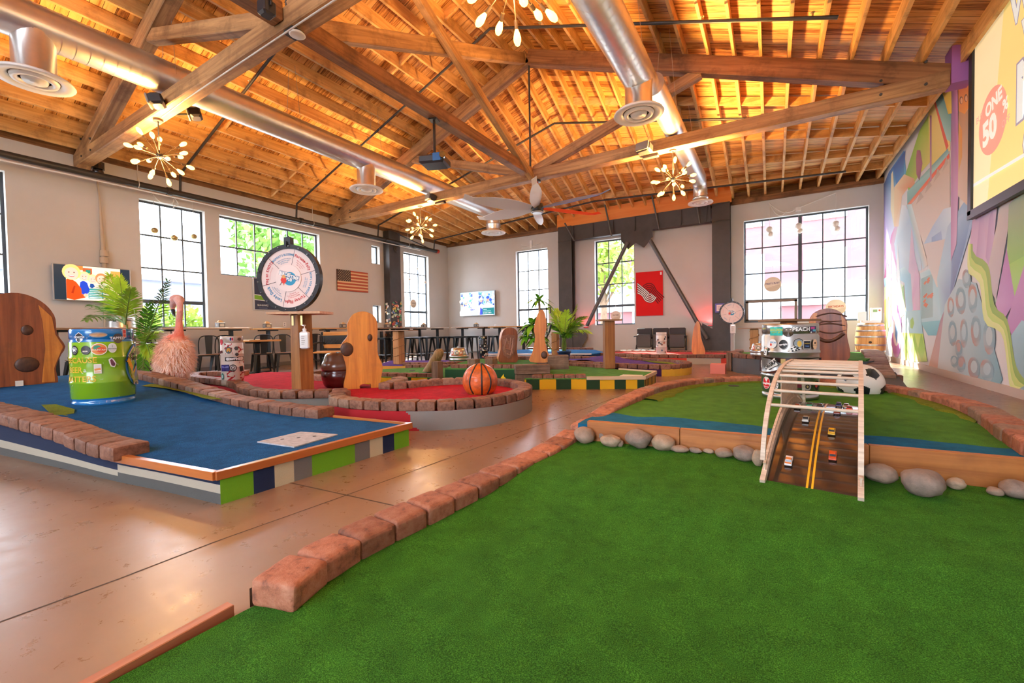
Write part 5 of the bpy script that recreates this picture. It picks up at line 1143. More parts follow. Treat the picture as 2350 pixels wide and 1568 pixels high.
# --- carved wood slabs
slab_o = wood('slab_orange', (.42, .12, .012), (.74, .29, .04), .42, axis=2, scale=1.0, coat=.15, dark=(.30, .11, .02))
slab_r = wood('slab_redwood', (.15, .032, .008), (.33, .09, .022), .42, axis=2, scale=1.0, coat=.15, dark=(.12, .035, .01))
knot_m = plain('knot', (.07, .025, .01), .5, var=.4, scale=30)
def slab(name, label, outline, thick, ref, mat, turn=0, knots=(), extra=None, cat='carved wood slab', edge=None):
    """thick slab standing at ref; its face looks towards the tee, turned by a small angle"""
    ref = Vector(ref); nn = V(-ref.x, -ref.y, 0).normalized(); nn = Matrix.Rotation(turn, 3, 'Z') @ nn; eu = V(-nn.y, nn.x, 0)
    def F(a, b_, lift=0):
        d = _f+_r*((a-1175)/FPX)-_u*((b_-784)/FPX); k = (ref+nn*lift-_C).dot(nn)/d.dot(nn); q = _C+d*k; return V((q-ref).dot(eu), -lift, q.z)
    pts = [F(a, b_) for a, b_ in outline]; zb = min(p.z for p in pts); cx = sum(p.x for p in pts)/len(pts); org = ref+eu*cx; org.z = zb
    t = thing(name, label, cat, org, math.atan2(eu.y, eu.x)); G = lambda a, b_, lift=0: F(a, b_, lift)-V(cx, 0, zb)
    poly = [(p.x, p.y) for p in catmull([(p.x-cx, p.z-zb, 0) for p in pts], len(pts)*5, True)]
    MS = Matrix(((1, 0, 0, 0), (0, 0, -1, 0), (0, 1, 0, 0), (0, 0, 0, 1)))
    body = MB().prism(poly, -thick, 0, M=MS, side=1 if edge else 0, smooth=True).build('body', [mat, edge or mat], t); md = body.modifiers.new('b', 'BEVEL'); md.width = min(.03, thick*.2); md.segments = 3; md.limit_method = 'ANGLE'; md.angle_limit = .9
    for a, b_, rx, rz in knots:
        k = MB(); k.sphere((0, 0, 0), 1, 14, 8, sc=(rx, .018, rz)); ko = k.build('knot', knot_m, t); ko.location = G(a, b_)
    if extra: extra(t, G, MS)
    return t
big = [(-70, 884), (-95, 780), (-70, 700), (-20, 678), (45, 673), (95, 692), (125, 725), (131, 765), (150, 795), (140, 815), (128, 845), (130, 881), (60, 884)]
def exL(t, G, MS):
    q = G(44, 880); MB().box((q.x, -.008, q.z), (.062, .012, .062)).build('bracket', plain('bracket_cream', (.75, .70, .60), .5), t)
    s = MB(); s.prism([(p.x, p.z) for p in (G(a, b_) for a, b_ in ((88, 700), (119, 728), (127, 768), (145, 796), (136, 815), (124, 845), (126, 876), (96, 878), (104, 800), (98, 740)))], -.02, .006, M=MS); s.build('sapwood', slab_o, t)
slab('carved_slab', 'big dark red wood slab shaped like a head at far left', big, .16, P(60, 884, z=.32), slab_r, .12, ((62, 758, .05, .06), (62, 837, .10, .09)), exL)
nose = [(790, 895), (795, 850), (788, 820), (782, 805), (784, 790), (798, 770), (797, 745), (810, 722), (835, 715), (858, 725), (866, 745), (866, 790), (868, 815), (878, 840), (875, 865), (868, 892), (852, 892), (850, 880), (826, 884), (824, 893)]
slab('carved_slab', 'orange wood slab with a round knot nose and tunnel on red lane', nose, .20, P(832, 892, z=TD), slab_o, .05, ((796, 802, .075, .085), (849, 775, .03, .045)))
pts_ = [(1216, 830), (1222, 808), (1228, 775), (1225, 755), (1231, 728), (1238, 714), (1247, 712), (1253, 730), (1254, 755), (1250, 775), (1256, 805), (1262, 830)]
slab('carved_slab', 'tall pointed orange driftwood slab standing on old timber ties', pts_, .16, P(1238, 831, z=.37), slab_o, 0, ((1249, 815, .05, .06),))
face = [(1868, 826), (1868, 790), (1860, 760), (1857, 735), (1868, 718), (1890, 709), (1912, 709), (1933, 720), (1944, 740), (1944, 770), (1946, 826)]
def exF(t, G, MS):
    g = MB()
    for (x0, y0), bend, n, w in (((1872, 727), 8, 12, .012), ((1864, 765), -18, 16, .03), ((1868, 748), 5, 10, .012), ((1870, 757), -8, 10, .012), ((1880, 742), 4, 6, .010), ((1872, 735), -3, 10, .008)):
        g.tube([G(x0+72*i/n*(1 if n > 6 else .4), y0-bend*sin(PI*i/n)) for i in range(n+1)], w, 5)
    g.build('carved_lines', plain('carve_dark', (.09, .03, .01), .5), t)
    e_ = MB()
    for pl2 in (((1856, 738), (1866, 719), (1876, 718), (1872, 745), (1866, 762)), ((1930, 722), (1942, 738), (1943, 768), (1934, 760), (1932, 740))): e_.prism([(p.x, p.z) for p in (G(a, b_) for a, b_ in pl2)], -.02, .008, M=MS)
    e_.build('sapwood', slab_o, t)
slab('carved_slab', 'dark red wood slab carved with a face behind the silver keg', face, .25, P(1906, 826, z=.30), slab_r, 0, (), exF, edge=slab_o)
pk_ = [(1590, 813), (1588, 785), (1592, 755), (1600, 736), (1606, 745), (1609, 775), (1618, 812)]
slab('carved_slab', 'bright orange split log slab by the right steel gusset', pk_, .3, P(1603, 812, z=.2), slab_o)
# carved head plaque
hd_o = [(1146, 831), (1149, 800), (1150, 775), (1156, 758), (1168, 752), (1182, 755), (1188, 768), (1186, 800), (1186, 831)]
def exH(t, G, MS):
    s = MB(); pl_ = [G(a, b_) for a, b_ in ((1153, 771), (1168, 768), (1182, 770), (1182, 800), (1178, 815), (1167, 823), (1156, 815), (1152, 800))]
    s.prism([(p.x, p.z) for p in pl_], -.02, .03, M=MS); s.build('shield', plain('carve_brown', (.23, .09, .05), .35, var=.3, scale=20), t)
    g = MB(); rr_ = random.Random(3)
    for (x, y), (u, v) in (((1157, 778), (1160, 812)), ((1163, 776), (1159, 795)), ((1163, 776), (1168, 790)), ((1172, 775), (1170, 800)), ((1178, 776), (1172, 815)), ((1178, 792), (1176, 812)), ((1160, 800), (1172, 803)), ((1163, 812), (1172, 816)), ((1155, 795), (1158, 808)), ((1166, 784), (1175, 786))):
        g.tube([G(x, y, .03), G((x+u)/2+rr_.uniform(-2, 2), (y+v)/2, .035), G(u, v, .03)], .011, 5)
    g.build('relief', plain('carve_light', (.38, .17, .10), .3), t)
slab('carved_log', 'carved log with a glossy shield relief of a hand in mid hall', hd_o, .35, P(1168, 831, z=.3), slab_r, .12, (), exH, 'carved log', edge=slab_o)
# rough stump
sp = P(992, 853, z=.17); t = thing('tree_stump', 'weathered leaning stump root beside the dark timber post', 'stump', sp); mb = MB()
rings = []; n = 18
for i, (px0, py0, w) in enumerate(((985, 853, 36), (988, 846, 34), (994, 836, 30), (1000, 825, 30), (1005, 815, 28), (1008, 806, 24), (1008, 801, 14))):
    c_ = P(px0, py0, y=sp.y); rad = w*depth(c_)/FPX/2
    rings.append([c_-sp+V(rad*cos(2*PI*j/n)*(1+.18*mnoise.noise(V(j*1.7, i*2, 0))), rad*.7*sin(2*PI*j/n), .03*mnoise.noise(V(j, i, 5))*(1 if i else 0)) for j in range(n)])
mb.add([v for r_ in rings for v in r_], [[i*n+j, i*n+(j+1) % n, (i+1)*n+(j+1) % n, (i+1)*n+j] for i in range(6) for j in range(n)], smooth=True); mb.add(rings[-1], [list(range(n))])
mb.build('root', wood('stump_wood', (.14, .075, .025), (.50, .32, .12), .7, axis=2, scale=2.2, dark=(.06, .03, .015)), t)

# --- balls
def ball_mat_basket():
    return plain('basket_orange', (.60, .11, .012), .35, var=.45, scale=14, bump=.35, bscale=260, coat=.3)
c = P(1093, 908, z=TD); d_ = depth(c); rb_ = 83*d_/FPX/2; cz = rb_*.72
t = thing('basketball', 'carved wooden basketball with black seams on the red lane', 'ball', c+V(-.05, rb_*.75, 0))
MB().sphere((0, 0, cz), rb_, 40, 24, v1=.76).build('body', ball_mat_basket(), t)
sm = MB(); vw = V(-(c.x), -(c.y), 0).normalized(); sd = V(-vw.y, vw.x, 0)
for tilt, off in ((.10, 0), (.0, .62), (.0, -.62)):
    L_ = []
    for i in range(33):
        a = -1.0+ (PI+.6)*i/32
        if off == 0: p = vw*cos(a)+V(0, 0, 1)*sin(a)+sd*.08
        else:
            x = off+(-.25 if off > 0 else .25)*cos(a*1.0-PI/2)**2*1.3; p = vw*cos(a)+V(0, 0, 1)*sin(a)+sd*math.tan(x)*max(.0, .45+.55*cos(a))
        p = p.normalized()*(rb_*1.002)+V(0, 0, cz)
        if p.z > 0: L_.append(p)
    sm.tube(L_, .0085, 6)
sm.build('seams', plain('seam_black', (.012, .01, .01), .5), t)
# soccer ball
c = P(1962, 903, z=TB); d_ = depth(c); rs_ = 122*d_/FPX*cosx(1962)/2*.96
t = thing('soccer_ball', 'white soccer ball with black patches and flattened base on the right', 'ball', c+V(.06, rs_*.8, 0)); cz = rs_*.42
ph = (1+5**.5)/2; ico = [V(*v).normalized() for v in [(0, s, q*ph) for s in (-1, 1) for q in (-1, 1)]+[(s, q*ph, 0) for s in (-1, 1) for q in (-1, 1)]+[(q*ph, 0, s) for s in (-1, 1) for q in (-1, 1)]]
rotm = Matrix.Rotation(.55, 3, 'Z') @ Matrix.Rotation(.35, 3, 'X'); ico = [rotm @ v for v in ico]
mb = MB(); nu, nv = 96, 60; vs = []; fs = []; cl = []
for i in range(nv+1):
    th = PI*.64*i/nv
    for j in range(nu): a = 2*PI*j/nu; vs.append(V(sin(th)*cos(a), sin(th)*sin(a), cos(th)))
for i in range(nv):
    for j in range(nu):
        f = [i*nu+j, (i+1)*nu+j, (i+1)*nu+(j+1) % nu, i*nu+(j+1) % nu]; m_ = sum((vs[k] for k in f), V(0, 0, 0)).normalized()
        ds = sorted([(m_.angle(v), k) for k, v in enumerate(ico)]); ax = ico[ds[0][1]]
        # pentagon: distance measured against the five neighbouring axes
        blk = all(m_.dot(ax)-.0 > 0 and (m_-ax).dot((w_-ax*ax.dot(w_)).normalized()) < .285 for _, k in [(0, k) for k in range(12)] for w_ in [ico[k]] if k != ds[0][1] and .4 < ax.dot(w_) < .5)
        sd_ = ds[1][0]-ds[0][0] if False else None
        fs.append(f); cl.append(rgb('14161a') if blk else rgb('e6ddd0'))
mb.add([v*rs_+V(0, 0, cz) for v in vs], fs, 0, cl, True); mb.build('body', painted('ball_paint', .35, coat=.3), t)
bs = MB(); bs.cyl((0, 0, 0), (0, 0, max(.02, cz+rs_*cos(PI*.64)+.004)), rs_*sin(PI*.64)*.985, rs_*sin(PI*.64), 40); bs.build('base', plain('ball_white', (.80, .73, .64), .4), t)

# --- toy car bridge
B0 = P(1856, 1137, z=.085); BWD, BLN, BRZ = .37, 2.05, -.135
br = thing('toy_bridge', 'pale wooden arched bridge ramp with two lane road and rung canopy', 'toy bridge', V(B0.x, B0.y, .075), BRZ)
zr = lambda s: .012+.25*(1-((s-BLN/2)/(BLN/2))**2)
def zu(s): return .02+.525*max(0, 1-abs((s-BLN/2)/(BLN/2))**2.7)**(1/2.3)
pale = wood('bridge_wood', (.50, .36, .25), (.76, .62, .48), .55, scale=3)
mb = MB(); n = 40; hw = BWD/2-.012
mb.add([V(sx_*hw, BLN*i/n, zr(BLN*i/n)+dz) for dz in (0, -.012) for i in range(n+1) for sx_ in (-1, 1)], [[2*i, 2*i+1, 2*i+3, 2*i+2] for i in range(n)]+[[2*(n+1)+2*i, 2*(n+1)+2*i+2, 2*(n+1)+2*i+3, 2*(n+1)+2*i+1] for i in range(n)], 0, smooth=True)
m, nt, b = mk('road_varnish'); b.inputs['Base Color'].default_value = (.035, .022, .016, 1); b.inputs['Roughness'].default_value = .12; b.inputs['Coat Weight'].default_value = .6; b.inputs['Coat Roughness'].default_value = .05
mb.build('road', m, br)
st = MB()
for x in (-.010, .010): st.add([V(x+sx_*.0045, .01+(BLN-.02)*i/n, zr(.01+(BLN-.02)*i/n)+.0018) for i in range(n+1) for sx_ in (-1, 1)], [[2*i, 2*i+1, 2*i+3, 2*i+2] for i in range(n)], smooth=True)
st.build('centre_line', plain('line_yellow', (.80, .42, .02), .4), br)
for sx_ in (-1, 1):
    x = sx_*BWD/2; sd = MB()
    def rail(zf, w, hgt, a, e, k=44):
        vs = []
        for i in range(k+1):
            s = a+(e-a)*i/k; z = zf(s); tn = V(0, 1, (zf(s+.005)-zf(s-.005))/.01).normalized(); nn = V(0, -tn.z, tn.y)
            vs += [V(x-w/2, s, z)+nn*(-hgt/2), V(x+w/2, s, z)+nn*(-hgt/2), V(x+w/2, s, z)+nn*(hgt/2), V(x-w/2, s, z)+nn*(hgt/2)]
        sd.add(vs, [[4*i+j, 4*i+(j+1) % 4, 4*i+4+(j+1) % 4, 4*i+4+j] for i in range(k) for j in range(4)]+[[3, 2, 1, 0], [4*k, 4*k+1, 4*k+2, 4*k+3]])
    rail(lambda s: zr(s)+.012, .022, .045, 0, BLN); rail(lambda s: zr(s)+.065, .012, .012, .06, BLN-.06)
    cols_ = [math.asin(max(-1, min(1, -1+2*i/90)))/PI+.5 for i in range(91)]
    rail(lambda s: zu(s), .020, .022, .012, BLN-.012, 120)
    for i in range(46):
        s = .06+(BLN-.12)*i/45; sd.box((x, s, zr(s)+.04), (.006, .006, .05))
        if .62 < s < 1.5: sd.box((x, s, (zr(s)+zu(s))/2), (.004, .040, zu(s)-zr(s)))
    sd.build('side_frame', pale, br)
rg = [.19, .30, .40, .50, .60, .70, .80, .90, 1.0, 1.1, 1.2, 1.32, 1.45, 1.6, 1.75]
for s in rg: o_ = MB(); o_.cyl((-BWD/2, s, zu(s)), (BWD/2, s, zu(s)), .0085, n=8); o_.build('rung', pale, br)
tyre = plain('tyre', (.015, .015, .015), .6)
def toycar(label, u, v, colr, roof, up_=False, s=1.0):
    """u across the road, v along it (v can be found on the arch)"""
    z = zr(v); sl_ = math.atan((zr(v+.01)-zr(v-.01))/.02)
    w = Matrix.Rotation(BRZ, 3, 'Z') @ V(u, v, z+.002)
    t = thing('toy_car', label, 'toy car', V(br.location)+w, (sl_, 0, BRZ), 'toy cars on the bridge')
    b_ = MB(); b_.box((0, 0, .010*s), (.034*s, .080*s, .011*s), ch=.002); b_.prism([(-.038*s, .015*s), (.038*s, .015*s), (.026*s, .0185*s), (-.030*s, .019*s)], -.015*s, .015*s, M=Matrix(((0, 0, 1, 0), (1, 0, 0, 0), (0, 1, 0, 0), (0, 0, 0, 1)))); b_.build('body', plain('car_'+colr, rgb(colr), .25, coat=.6), t)
    g = MB(); g.prism([(-.024*s, .018*s), (.016*s, .018*s), (.006*s, .028*s), (-.016*s, .028*s)], -.0135*s, .0135*s, M=Matrix(((0, 0, 1, 0), (1, 0, 0, 0), (0, 1, 0, 0), (0, 0, 0, 1)))); g.build('window_glass', plain('toy_glass', (.02, .022, .025), .1), t)
    rf_ = MB(); rf_.box((0, -.005*s, .0285*s), (.025*s, .021*s, .003*s), ch=.001); rf_.box((0, -.034*s, .020*s), (.028*s, .008*s, .003*s)); rf_.build('roof', plain('car_'+roof, rgb(roof), .25, coat=.6), t)
    for sx_ in (-1, 1):
        for y in (-.025, .025): q = MB(); q.cyl((sx_*.013*s, y*s, .0065*s), (sx_*.0185*s, y*s, .0065*s), .0075*s, n=10); q.build('wheel', tyre, t)
    return t
for lab, px_, py_, cc, rr_ in (('white toy car with orange bonnet lowest on the bridge road', 1810, 1058, 'e4d8d4', 'd8782c'), ('orange toy car with dark badge low on the right lane', 1911, 1046, 'd84a10', 'd84a10'), ('yellow toy car in the right lane of the bridge', 1909, 990, 'e0a80c', 'e0a80c'), ('white and black toy car in the left lane halfway up the bridge', 1849, 962, 'd8d0c4', '8a8478'), ('dark orange toy car near the crest in the right lane', 1921, 946, '8a2c0c', 'e06018'), ('red toy car at the right edge of the crest', 1949, 939, 'd83418', 'd83418'), ('white toy car with red roof at the left edge of the crest', 1830, 934, 'e8dcd4', 'c84a30'), ('green toy car on top of the bridge', 1858, 930, '128a5c', '1a9a68'), ('black toy car beyond the green one on the bridge top', 1882, 932, '2a1c1a', '3a2824'), ('dark blue toy car beyond the crest on the right', 1925, 930, '141c4a', '1c265c'), ('tan toy car beside the red one at the bridge top', 1942, 933, '9a7a50', '8a6a44')):
    best = None
    for i in range(130):      # follow the arch until the sight line meets it
        v = .05+1.2*i/130; zz = br.location.z+zr(v)+.01; q = Matrix.Rotation(-BRZ, 3, 'Z') @ (P(px_, py_, z=zz)-V(br.location.x, br.location.y, 0)); e_ = abs(q.y-v)
        if best is None or e_ < best[0]: best = (e_, v, q.x)
    toycar(lab, max(-.15, min(.15, best[2])), best[1], cc, rr_, s=.92)

# --- river stones against the boards
stone_m = [plain('stone_a', (.30, .20, .14), .75, var=.25, scale=18, bump=.2, bscale=120), plain('stone_b', (.24, .17, .13), .75, var=.3, scale=18, bump=.2, bscale=120), plain('stone_c', (.36, .25, .165), .7, var=.25, scale=20, bump=.25, bscale=120)]
stones = [(1338, 1017, 50, 37, 'rounded brown stone at the far left end of the board'), (1384, 1013, 38, 27, 'grey brown stone tucked behind two others at the left'), (1399, 1026, 50, 27, 'knobbly stone third from the left end of the board'), (1421, 1026, 19, 17, 'tiny red brown pebble between two left stones'), (1462, 1031, 60, 44, 'largest upright stone left of the bridge'), (1520, 1037, 58, 36, 'smooth oval grey brown stone in the middle of the left row'), (1558, 1042, 43, 17, 'flat stone after the smooth oval one'), (1594, 1043, 33, 13, 'small flat stone in the middle of the left row'), (1625, 1044, 28, 11, 'small orange wood chip coloured stone in the left row'), (1660, 1054, 43, 22, 'low rounded stone right of the orange chip'), (1708, 1062, 57, 36, 'big oval tan stone just left of the bridge'), (1739, 1073, 28, 40, 'narrow stone half hidden by the bridge left rail'), (2022, 1110, 87, 43, 'long pale brown stone just right of the bridge'), (2123, 1142, 113, 63, 'largest cracked stone right of the bridge'), (2197, 1123, 50, 27, 'small pointed stone after the cracked one'), (2286, 1136, 45, 20, 'flat small stone near the right edge'), (2336, 1143, 80, 43, 'brown stone cut by the right edge of the photo')]
for i, (a, b_, w, h_, lab) in enumerate(stones):
    q = P(a, b_, z=.108); q.z = za(q.x, q.y, 0); d_ = depth(q); W_, H_ = w*d_/FPX*cosx(a), h_*d_/FPX; D_ = min(W_, H_*1.3)
    mb = MB(); mb.sphere((0, 0, 0), 1, 22, 14); vs = []
    for v in mb.v:
        v = Vector(v); nn = 1+.16*mnoise.noise(v*1.3+V(i*7, 0, 0))+.05*mnoise.noise(v*3.1+V(0, i*5, 0)); vs.append((v.x*W_/2*nn, v.y*D_/2*nn, v.z*H_/2*nn+H_*.46))
    mb.v = vs; o_ = mb.build('river_stone', stone_m[i % 3], None, q+V(0, D_*.25, 0), (0, 0, R.uniform(-.2, .2))); tag(o_, lab, 'stone', 'river stones along the boards')
# ================================================================== PRIZE WHEELS, POSTS
post_m = wood('post_wood', (.22, .075, .016), (.40, .16, .04), .55, axis=2, scale=1.2, dark=(.16, .06, .02))
tray_m = wood('tray_wood', (.46, .22, .10), (.66, .38, .20), .5, scale=1.5)
tray_d = wood('tray_dark', (.22, .11, .05), (.36, .20, .10), .5, scale=1.5)
def sanitizer(label, c, s=1.0, rot=0):
    t = thing('pump_bottle', label, 'bottle', c, rot); b_ = MB(); b_.box((0, 0, .085*s), (.085*s, .05*s, .17*s), ch=.012*s); b_.cyl((0, 0, .17*s), (0, 0, .19*s), .018*s, n=10)
    b_.build('bottle', plain('clear_gel', (.70, .68, .66), .15, coat=.5), t)
    l = MB(); pr = Print(l, on_plane((0, -.0255*s, 0), (1, 0, 0), (0, 0, 1)))
    pr.rect(-.03*s, .02*s, .03*s, .14*s, 'd8d2cc'); [pr.rect(-.022*s, (.045+.018*i)*s, (.005+.004*(i % 3))*s, (.050+.018*i)*s, '9a928c') for i in range(5)]; l.build('label', painted('sticker_print', .4), t)
    p = MB(); p.cyl((0, 0, .19*s), (0, 0, .225*s), .006*s, n=8); p.cyl((0, 0, .19*s), (0, 0, .20*s), .02*s, .014*s, n=10); p.box((0, -.015*s, .23*s), (.018*s, .05*s, .01*s)); p.build('pump', plain('pump_white', (.82, .80, .78), .4), t); return t
def prize_wheel(label, c, nrm, rad, detail=True):
    """c = hub centre, nrm = the way it faces"""
    nrm = Vector(nrm).normalized(); ang = math.atan2(nrm.x, -nrm.y)
    t = thing('prize_wheel', label, 'prize wheel', c, (0, 0, -ang) if False else (0, 0, math.atan2(nrm.y, nrm.x)+PI/2))
    n = 64 if detail else 32
    def ring(r0, r1, y0, y1, mb, mat=0): 
        vs = [V(r*cos(2*PI*i/n), y, r*sin(2*PI*i/n)) for r, y in ((r0, y0), (r1, y0), (r1, y1), (r0, y1)) for i in range(n)]
        mb.add(vs, [[k*n+i, ((k+1) % 4)*n+i, ((k+1) % 4)*n+(i+1) % n, k*n+(i+1) % n] for k in range(4) for i in range(n)], mat)
    rim_ = MB(); ring(rad*.875, rad, -.035, .03, rim_); rim_.cyl((0, .0, 0), (0, .03, 0), rad*.9, n=n); rim_.build('rim', plain('wheel_black', (.022, .022, .026), .35), t)
    fc_ = MB(); fc_.cyl((0, -.018, 0), (0, 0, 0), rad*.88, n=n, col=rgb('e8d2ca')); fc_.cyl((0, -.03, 0), (0, -.01, 0), rad*.40, n=n, col=rgb('ecd8d0'))
    pr = Print(fc_, lambda u, v, k: V(u*rad, -.0185-.0004*k, v*rad))
    cuts = [75.6, 14, -44, -104, -166, -224]
    for a in cuts: a = math.radians(a); p0, p1 = V(cos(a), sin(a), 0)*.40, V(cos(a), sin(a), 0)*.87; s_ = V(-sin(a), cos(a), 0)*.006; pr.poly([(p0+s_).xy[:], (p0-s_).xy[:], (p1-s_).xy[:], (p1+s_).xy[:]], '241c20')
    BL_, RD_ = '1c88b4', 'c8242c'
    if detail:
        for tt, a, col, sz in (("BIGFOOT'S BLESSING", 105, BL_, .088), ('Fortune-Folly', 45, RD_, .125), ('BOWL FOR BIRDIE', -15, BL_, .088), ('Turkey Flight', -74, RD_, .125), ('Lucky Duck', -135, BL_, .13), ('Ping on KNOTS', 165, RD_, .12)):
            pr.text(tt, 0, 0, sz, col, math.radians(a), .74, .03, arc=.70)
        for a, col, ls in ((105, BL_, ('PERFECT ALLOWS YOU TO', 'MULLIGAN ONE SHOT', 'ON THIS HOLE')), (45, RD_, ('Flip a coin to win or', 'lose a stroke on', 'your score')), (-15, BL_, ('YOU GET BONUS', 'YOUR SHOT ONLY')), (-74, RD_, ('Must play next hole on', 'one foot past the tee on', 'the next hole')), (-135, BL_, ('Double your luck and your', 'points are doubled', 'this hole')), (165, RD_, ('You take an extra shot',))):
            for i, l in enumerate(ls): pr.text(l, 0, 0, .040, col, math.radians(a), .8, .02, arc=.585-.055*i)
    else:
        for a, col in ((105, BL_), (45, 'e0a0a0'), (-15, 'a0b8c8'), (-74, 'e0a0a0'), (-135, BL_), (165, 'e0a8a0')): pr.text('LUCKY', 0, 0, .11, col, math.radians(a), .8, .02, arc=.68)
    p2 = Print(fc_, lambda u, v, k: V(u*rad, -.031-.0004*k, v*rad)); p2.disc(.05, -.02, .20, '2a94bc', 28)
    for dx, cc, bo in ((0, '1c4a78', .11), (0, 'f2f0ec', .04)):
        p2.text('BIRDIE', -.10, .12, .155, cc, -.28, .82, bo); p2.text('TIME', .20, .0, .155, cc, -.28, .82, bo); p2.text('PUB', .03, -.045, .12, cc, -.28, .85, bo)
    p2.poly([(-.24, -.05), (-.20, .03), (-.13, .05), (-.06, -.02), (-.05, -.10), (-.12, -.16), (-.19, -.14)], 'd83028'); p2.disc(-.14, .05, .055, 'e0a060', 12); p2.poly([(-.12, .04), (-.02, .03), (-.11, .0)], 'e89828'); p2.poly([(-.16, -.15), (-.14, -.22), (-.12, -.15)], 'e06838'); p2.poly([(-.27, -.2), (-.2, -.1), (-.19, -.11), (-.26, -.21)], '5a3a30')
    fc_.build('face', painted('wheel_print', .4), t)
    pg = MB()
    for i in range(18 if detail else 12): a = 2*PI*i/18+.1; pg.cyl((.935*rad*cos(a), -.035, .935*rad*sin(a)), (.935*rad*cos(a), -.06, .935*rad*sin(a)), .006, n=6)
    pg.build('pegs', plain('peg_steel', (.5, .5, .5), .3, .9), t)
    fl = MB(); fl.box((0, .0, rad*1.09), (rad*.20, .07, rad*.24)); fl.box((0, -.05, rad*1.0), (rad*.03, .02, rad*.16)); fl.tube([(-.03*rad, 0, rad*1.2), (0, -.02, rad*1.26), (.03*rad, 0, rad*1.2)], .008, 5); fl.build('clicker', plain('wheel_black', (.022, .022, .026), .35), t)
    return t
pc_ = P(686, 940, z=0); PY = pc_.y
t = thing('wheel_stand', 'brown timber post with flat tray top carrying the prize wheel', 'post stand', V(-4.64, 2.96, 0))
ph_ = P(682, 722, y=2.96).z; th_ = P(682, 716, y=2.96).z
pm_ = MB()
k = 8
for i in range(k):
    pass
vs = []
for i in range(k+1):
    z = (ph_-.005)*i/k; a = -.22*i/k+.12; w = .083
    vs += [V(w*1.414*cos(a+PI/4+j*PI/2), w*1.414*sin(a+PI/4+j*PI/2), z) for j in range(4)]
pm_.add(vs, [[i*4+j, i*4+(j+1) % 4, i*4+4+(j+1) % 4, i*4+4+j] for i in range(k) for j in range(4)]+[[3, 2, 1, 0], [4*k+j for j in range(4)]]); pm_.build('post', post_m, t)
tr_ = MB(); a_ = math.atan2(-4.64, -2.96)
ax_ = V(cos(YAW), sin(YAW), 0); ay_ = V(-sin(YAW), cos(YAW), 0)
Mt = Matrix(((ax_.x, ay_.x, 0, 0), (ax_.y, ay_.y, 0, 0), (0, 0, 1, 0), (0, 0, 0, 1)))
tr_.box((0, 0, ph_+.012), (.60, .36, .028), M=Mt); tr_.build('tray', tray_m, t)
br_ = MB()
for x in (-.05, .05): br_.box((x, -.092, ph_-.075), (.022, .006, .11), M=Mt); br_.box((x, -.12, ph_-.004), (.022, .06, .006), M=Mt)
br_.build('bracket', plain('brass', (.55, .42, .18), .35, .8), t)
wc = P(665, 633, y=2.98); wr = 77*depth(wc)/FPX
prize_wheel('large prize wheel with six lettered wedges and pub logo, nearest the camera', V(wc.x, wc.y, ph_+.03+wr+.005), V(.42, -.9, 0), wr)
sanitizer('clear pump bottle of hand gel hung on the nearer wheel post', P(700, 801, y=2.90), 1.15, YAW+.1)
# far wheel
pw = P(1681, 743, y=12.9)
t = thing('wheel_stand', 'slim grey pole holding the small prize wheel at the steel column', 'pole stand', V(pw.x, 12.9, 0)); MB().cyl((0, 0, 0), (0, 0, pw.z), .05, n=10).build('pole', plain('pole_grey', (.45, .43, .42), .5), t); MB().cyl((0, 0, 0), (0, 0, .04), .2, n=16).build('base', steel, t)
wc2 = P(1679, 718, y=12.8); prize_wheel('small pale prize wheel by the right steel column', wc2, V(-.1, -1, 0), 26.5*depth(wc2)/FPX, False)
sanitizer('pump bottle of hand gel on the far wheel pole', P(1682, 766, y=12.78), 1.5)
sg = MB(); q0, q1 = P(1641, 697, y=13.70), P(1664, 717, y=13.70); sg.box((q0+q1)/2, (abs(q1.x-q0.x), .02, abs(q0.z-q1.z)), col=rgb('4a3a98')); pr = Print(sg, on_plane(V(q0.x, 13.689, q1.z), (1, 0, 0), (0, 0, 1)))
w_, h_ = abs(q1.x-q0.x), abs(q0.z-q1.z); pr.rect(.04, .04, w_-.02, h_-.04, 'e8d0d0'); [pr.rect(.07, h_*(.3+.15*i), w_*.8, h_*(.35+.15*i), 'b09098') for i in range(3)]; tag(sg.build('rules_sign', painted('sticker_print', .4)), 'purple bordered notice on the right steel column', 'sign')
# tray posts and rope wound posts
def traypost(label, base, h, w, tw_, td_, mat=post_m, rot=YAW):
    t = thing('tray_post', label, 'post stand', base, rot); MB().box((0, 0, h/2), (w, w, h), ch=.008).build('post', mat, t); MB().box((0, 0, h+.014), (tw_, td_, .026)).build('tray', tray_d, t); return t
b = P(1398, 846, z=.16); d_ = depth(b); traypost('square timber post with thin tray on the checkered lane', b, (846-737)*d_/FPX, 23*d_/FPX, 52*d_/FPX, .3)
b = P(1810, 760, y=6.6); traypost('timber post with tray seen just above the large silver keg', V(b.x, 6.6, .0), P(1810, 738, y=6.6).z, .14, .6, .34, tray_d)
rope_m = wood('rope_post', (.36, .15, .04), (.60, .30, .10), .6, axis=2, scale=1.5)
def ropepost(label, base, h, w, tray=None):
    t = thing('rope_post', label, 'post', base); p = MB(); p.box((0, 0, h/2), (w, w, h), ch=.01); p.build('post', rope_m, t)
    r = MB(); L_ = []
    for i in range(int(h/.018)+1): a = i*.55; k = w*.74; L_.append(V(max(-w*.54, min(w*.54, k*cos(a))), max(-w*.54, min(w*.54, k*sin(a))), .05+(h-.1)*i/(int(h/.018))))
    r.tube(L_, .008, 5); r.build('rope', plain('jute', (.38, .20, .08), .8), t)
    if tray: MB().box((0, 0, h+.012), (tray, .3, .022)).build('tray', tray_d, t)
    return t
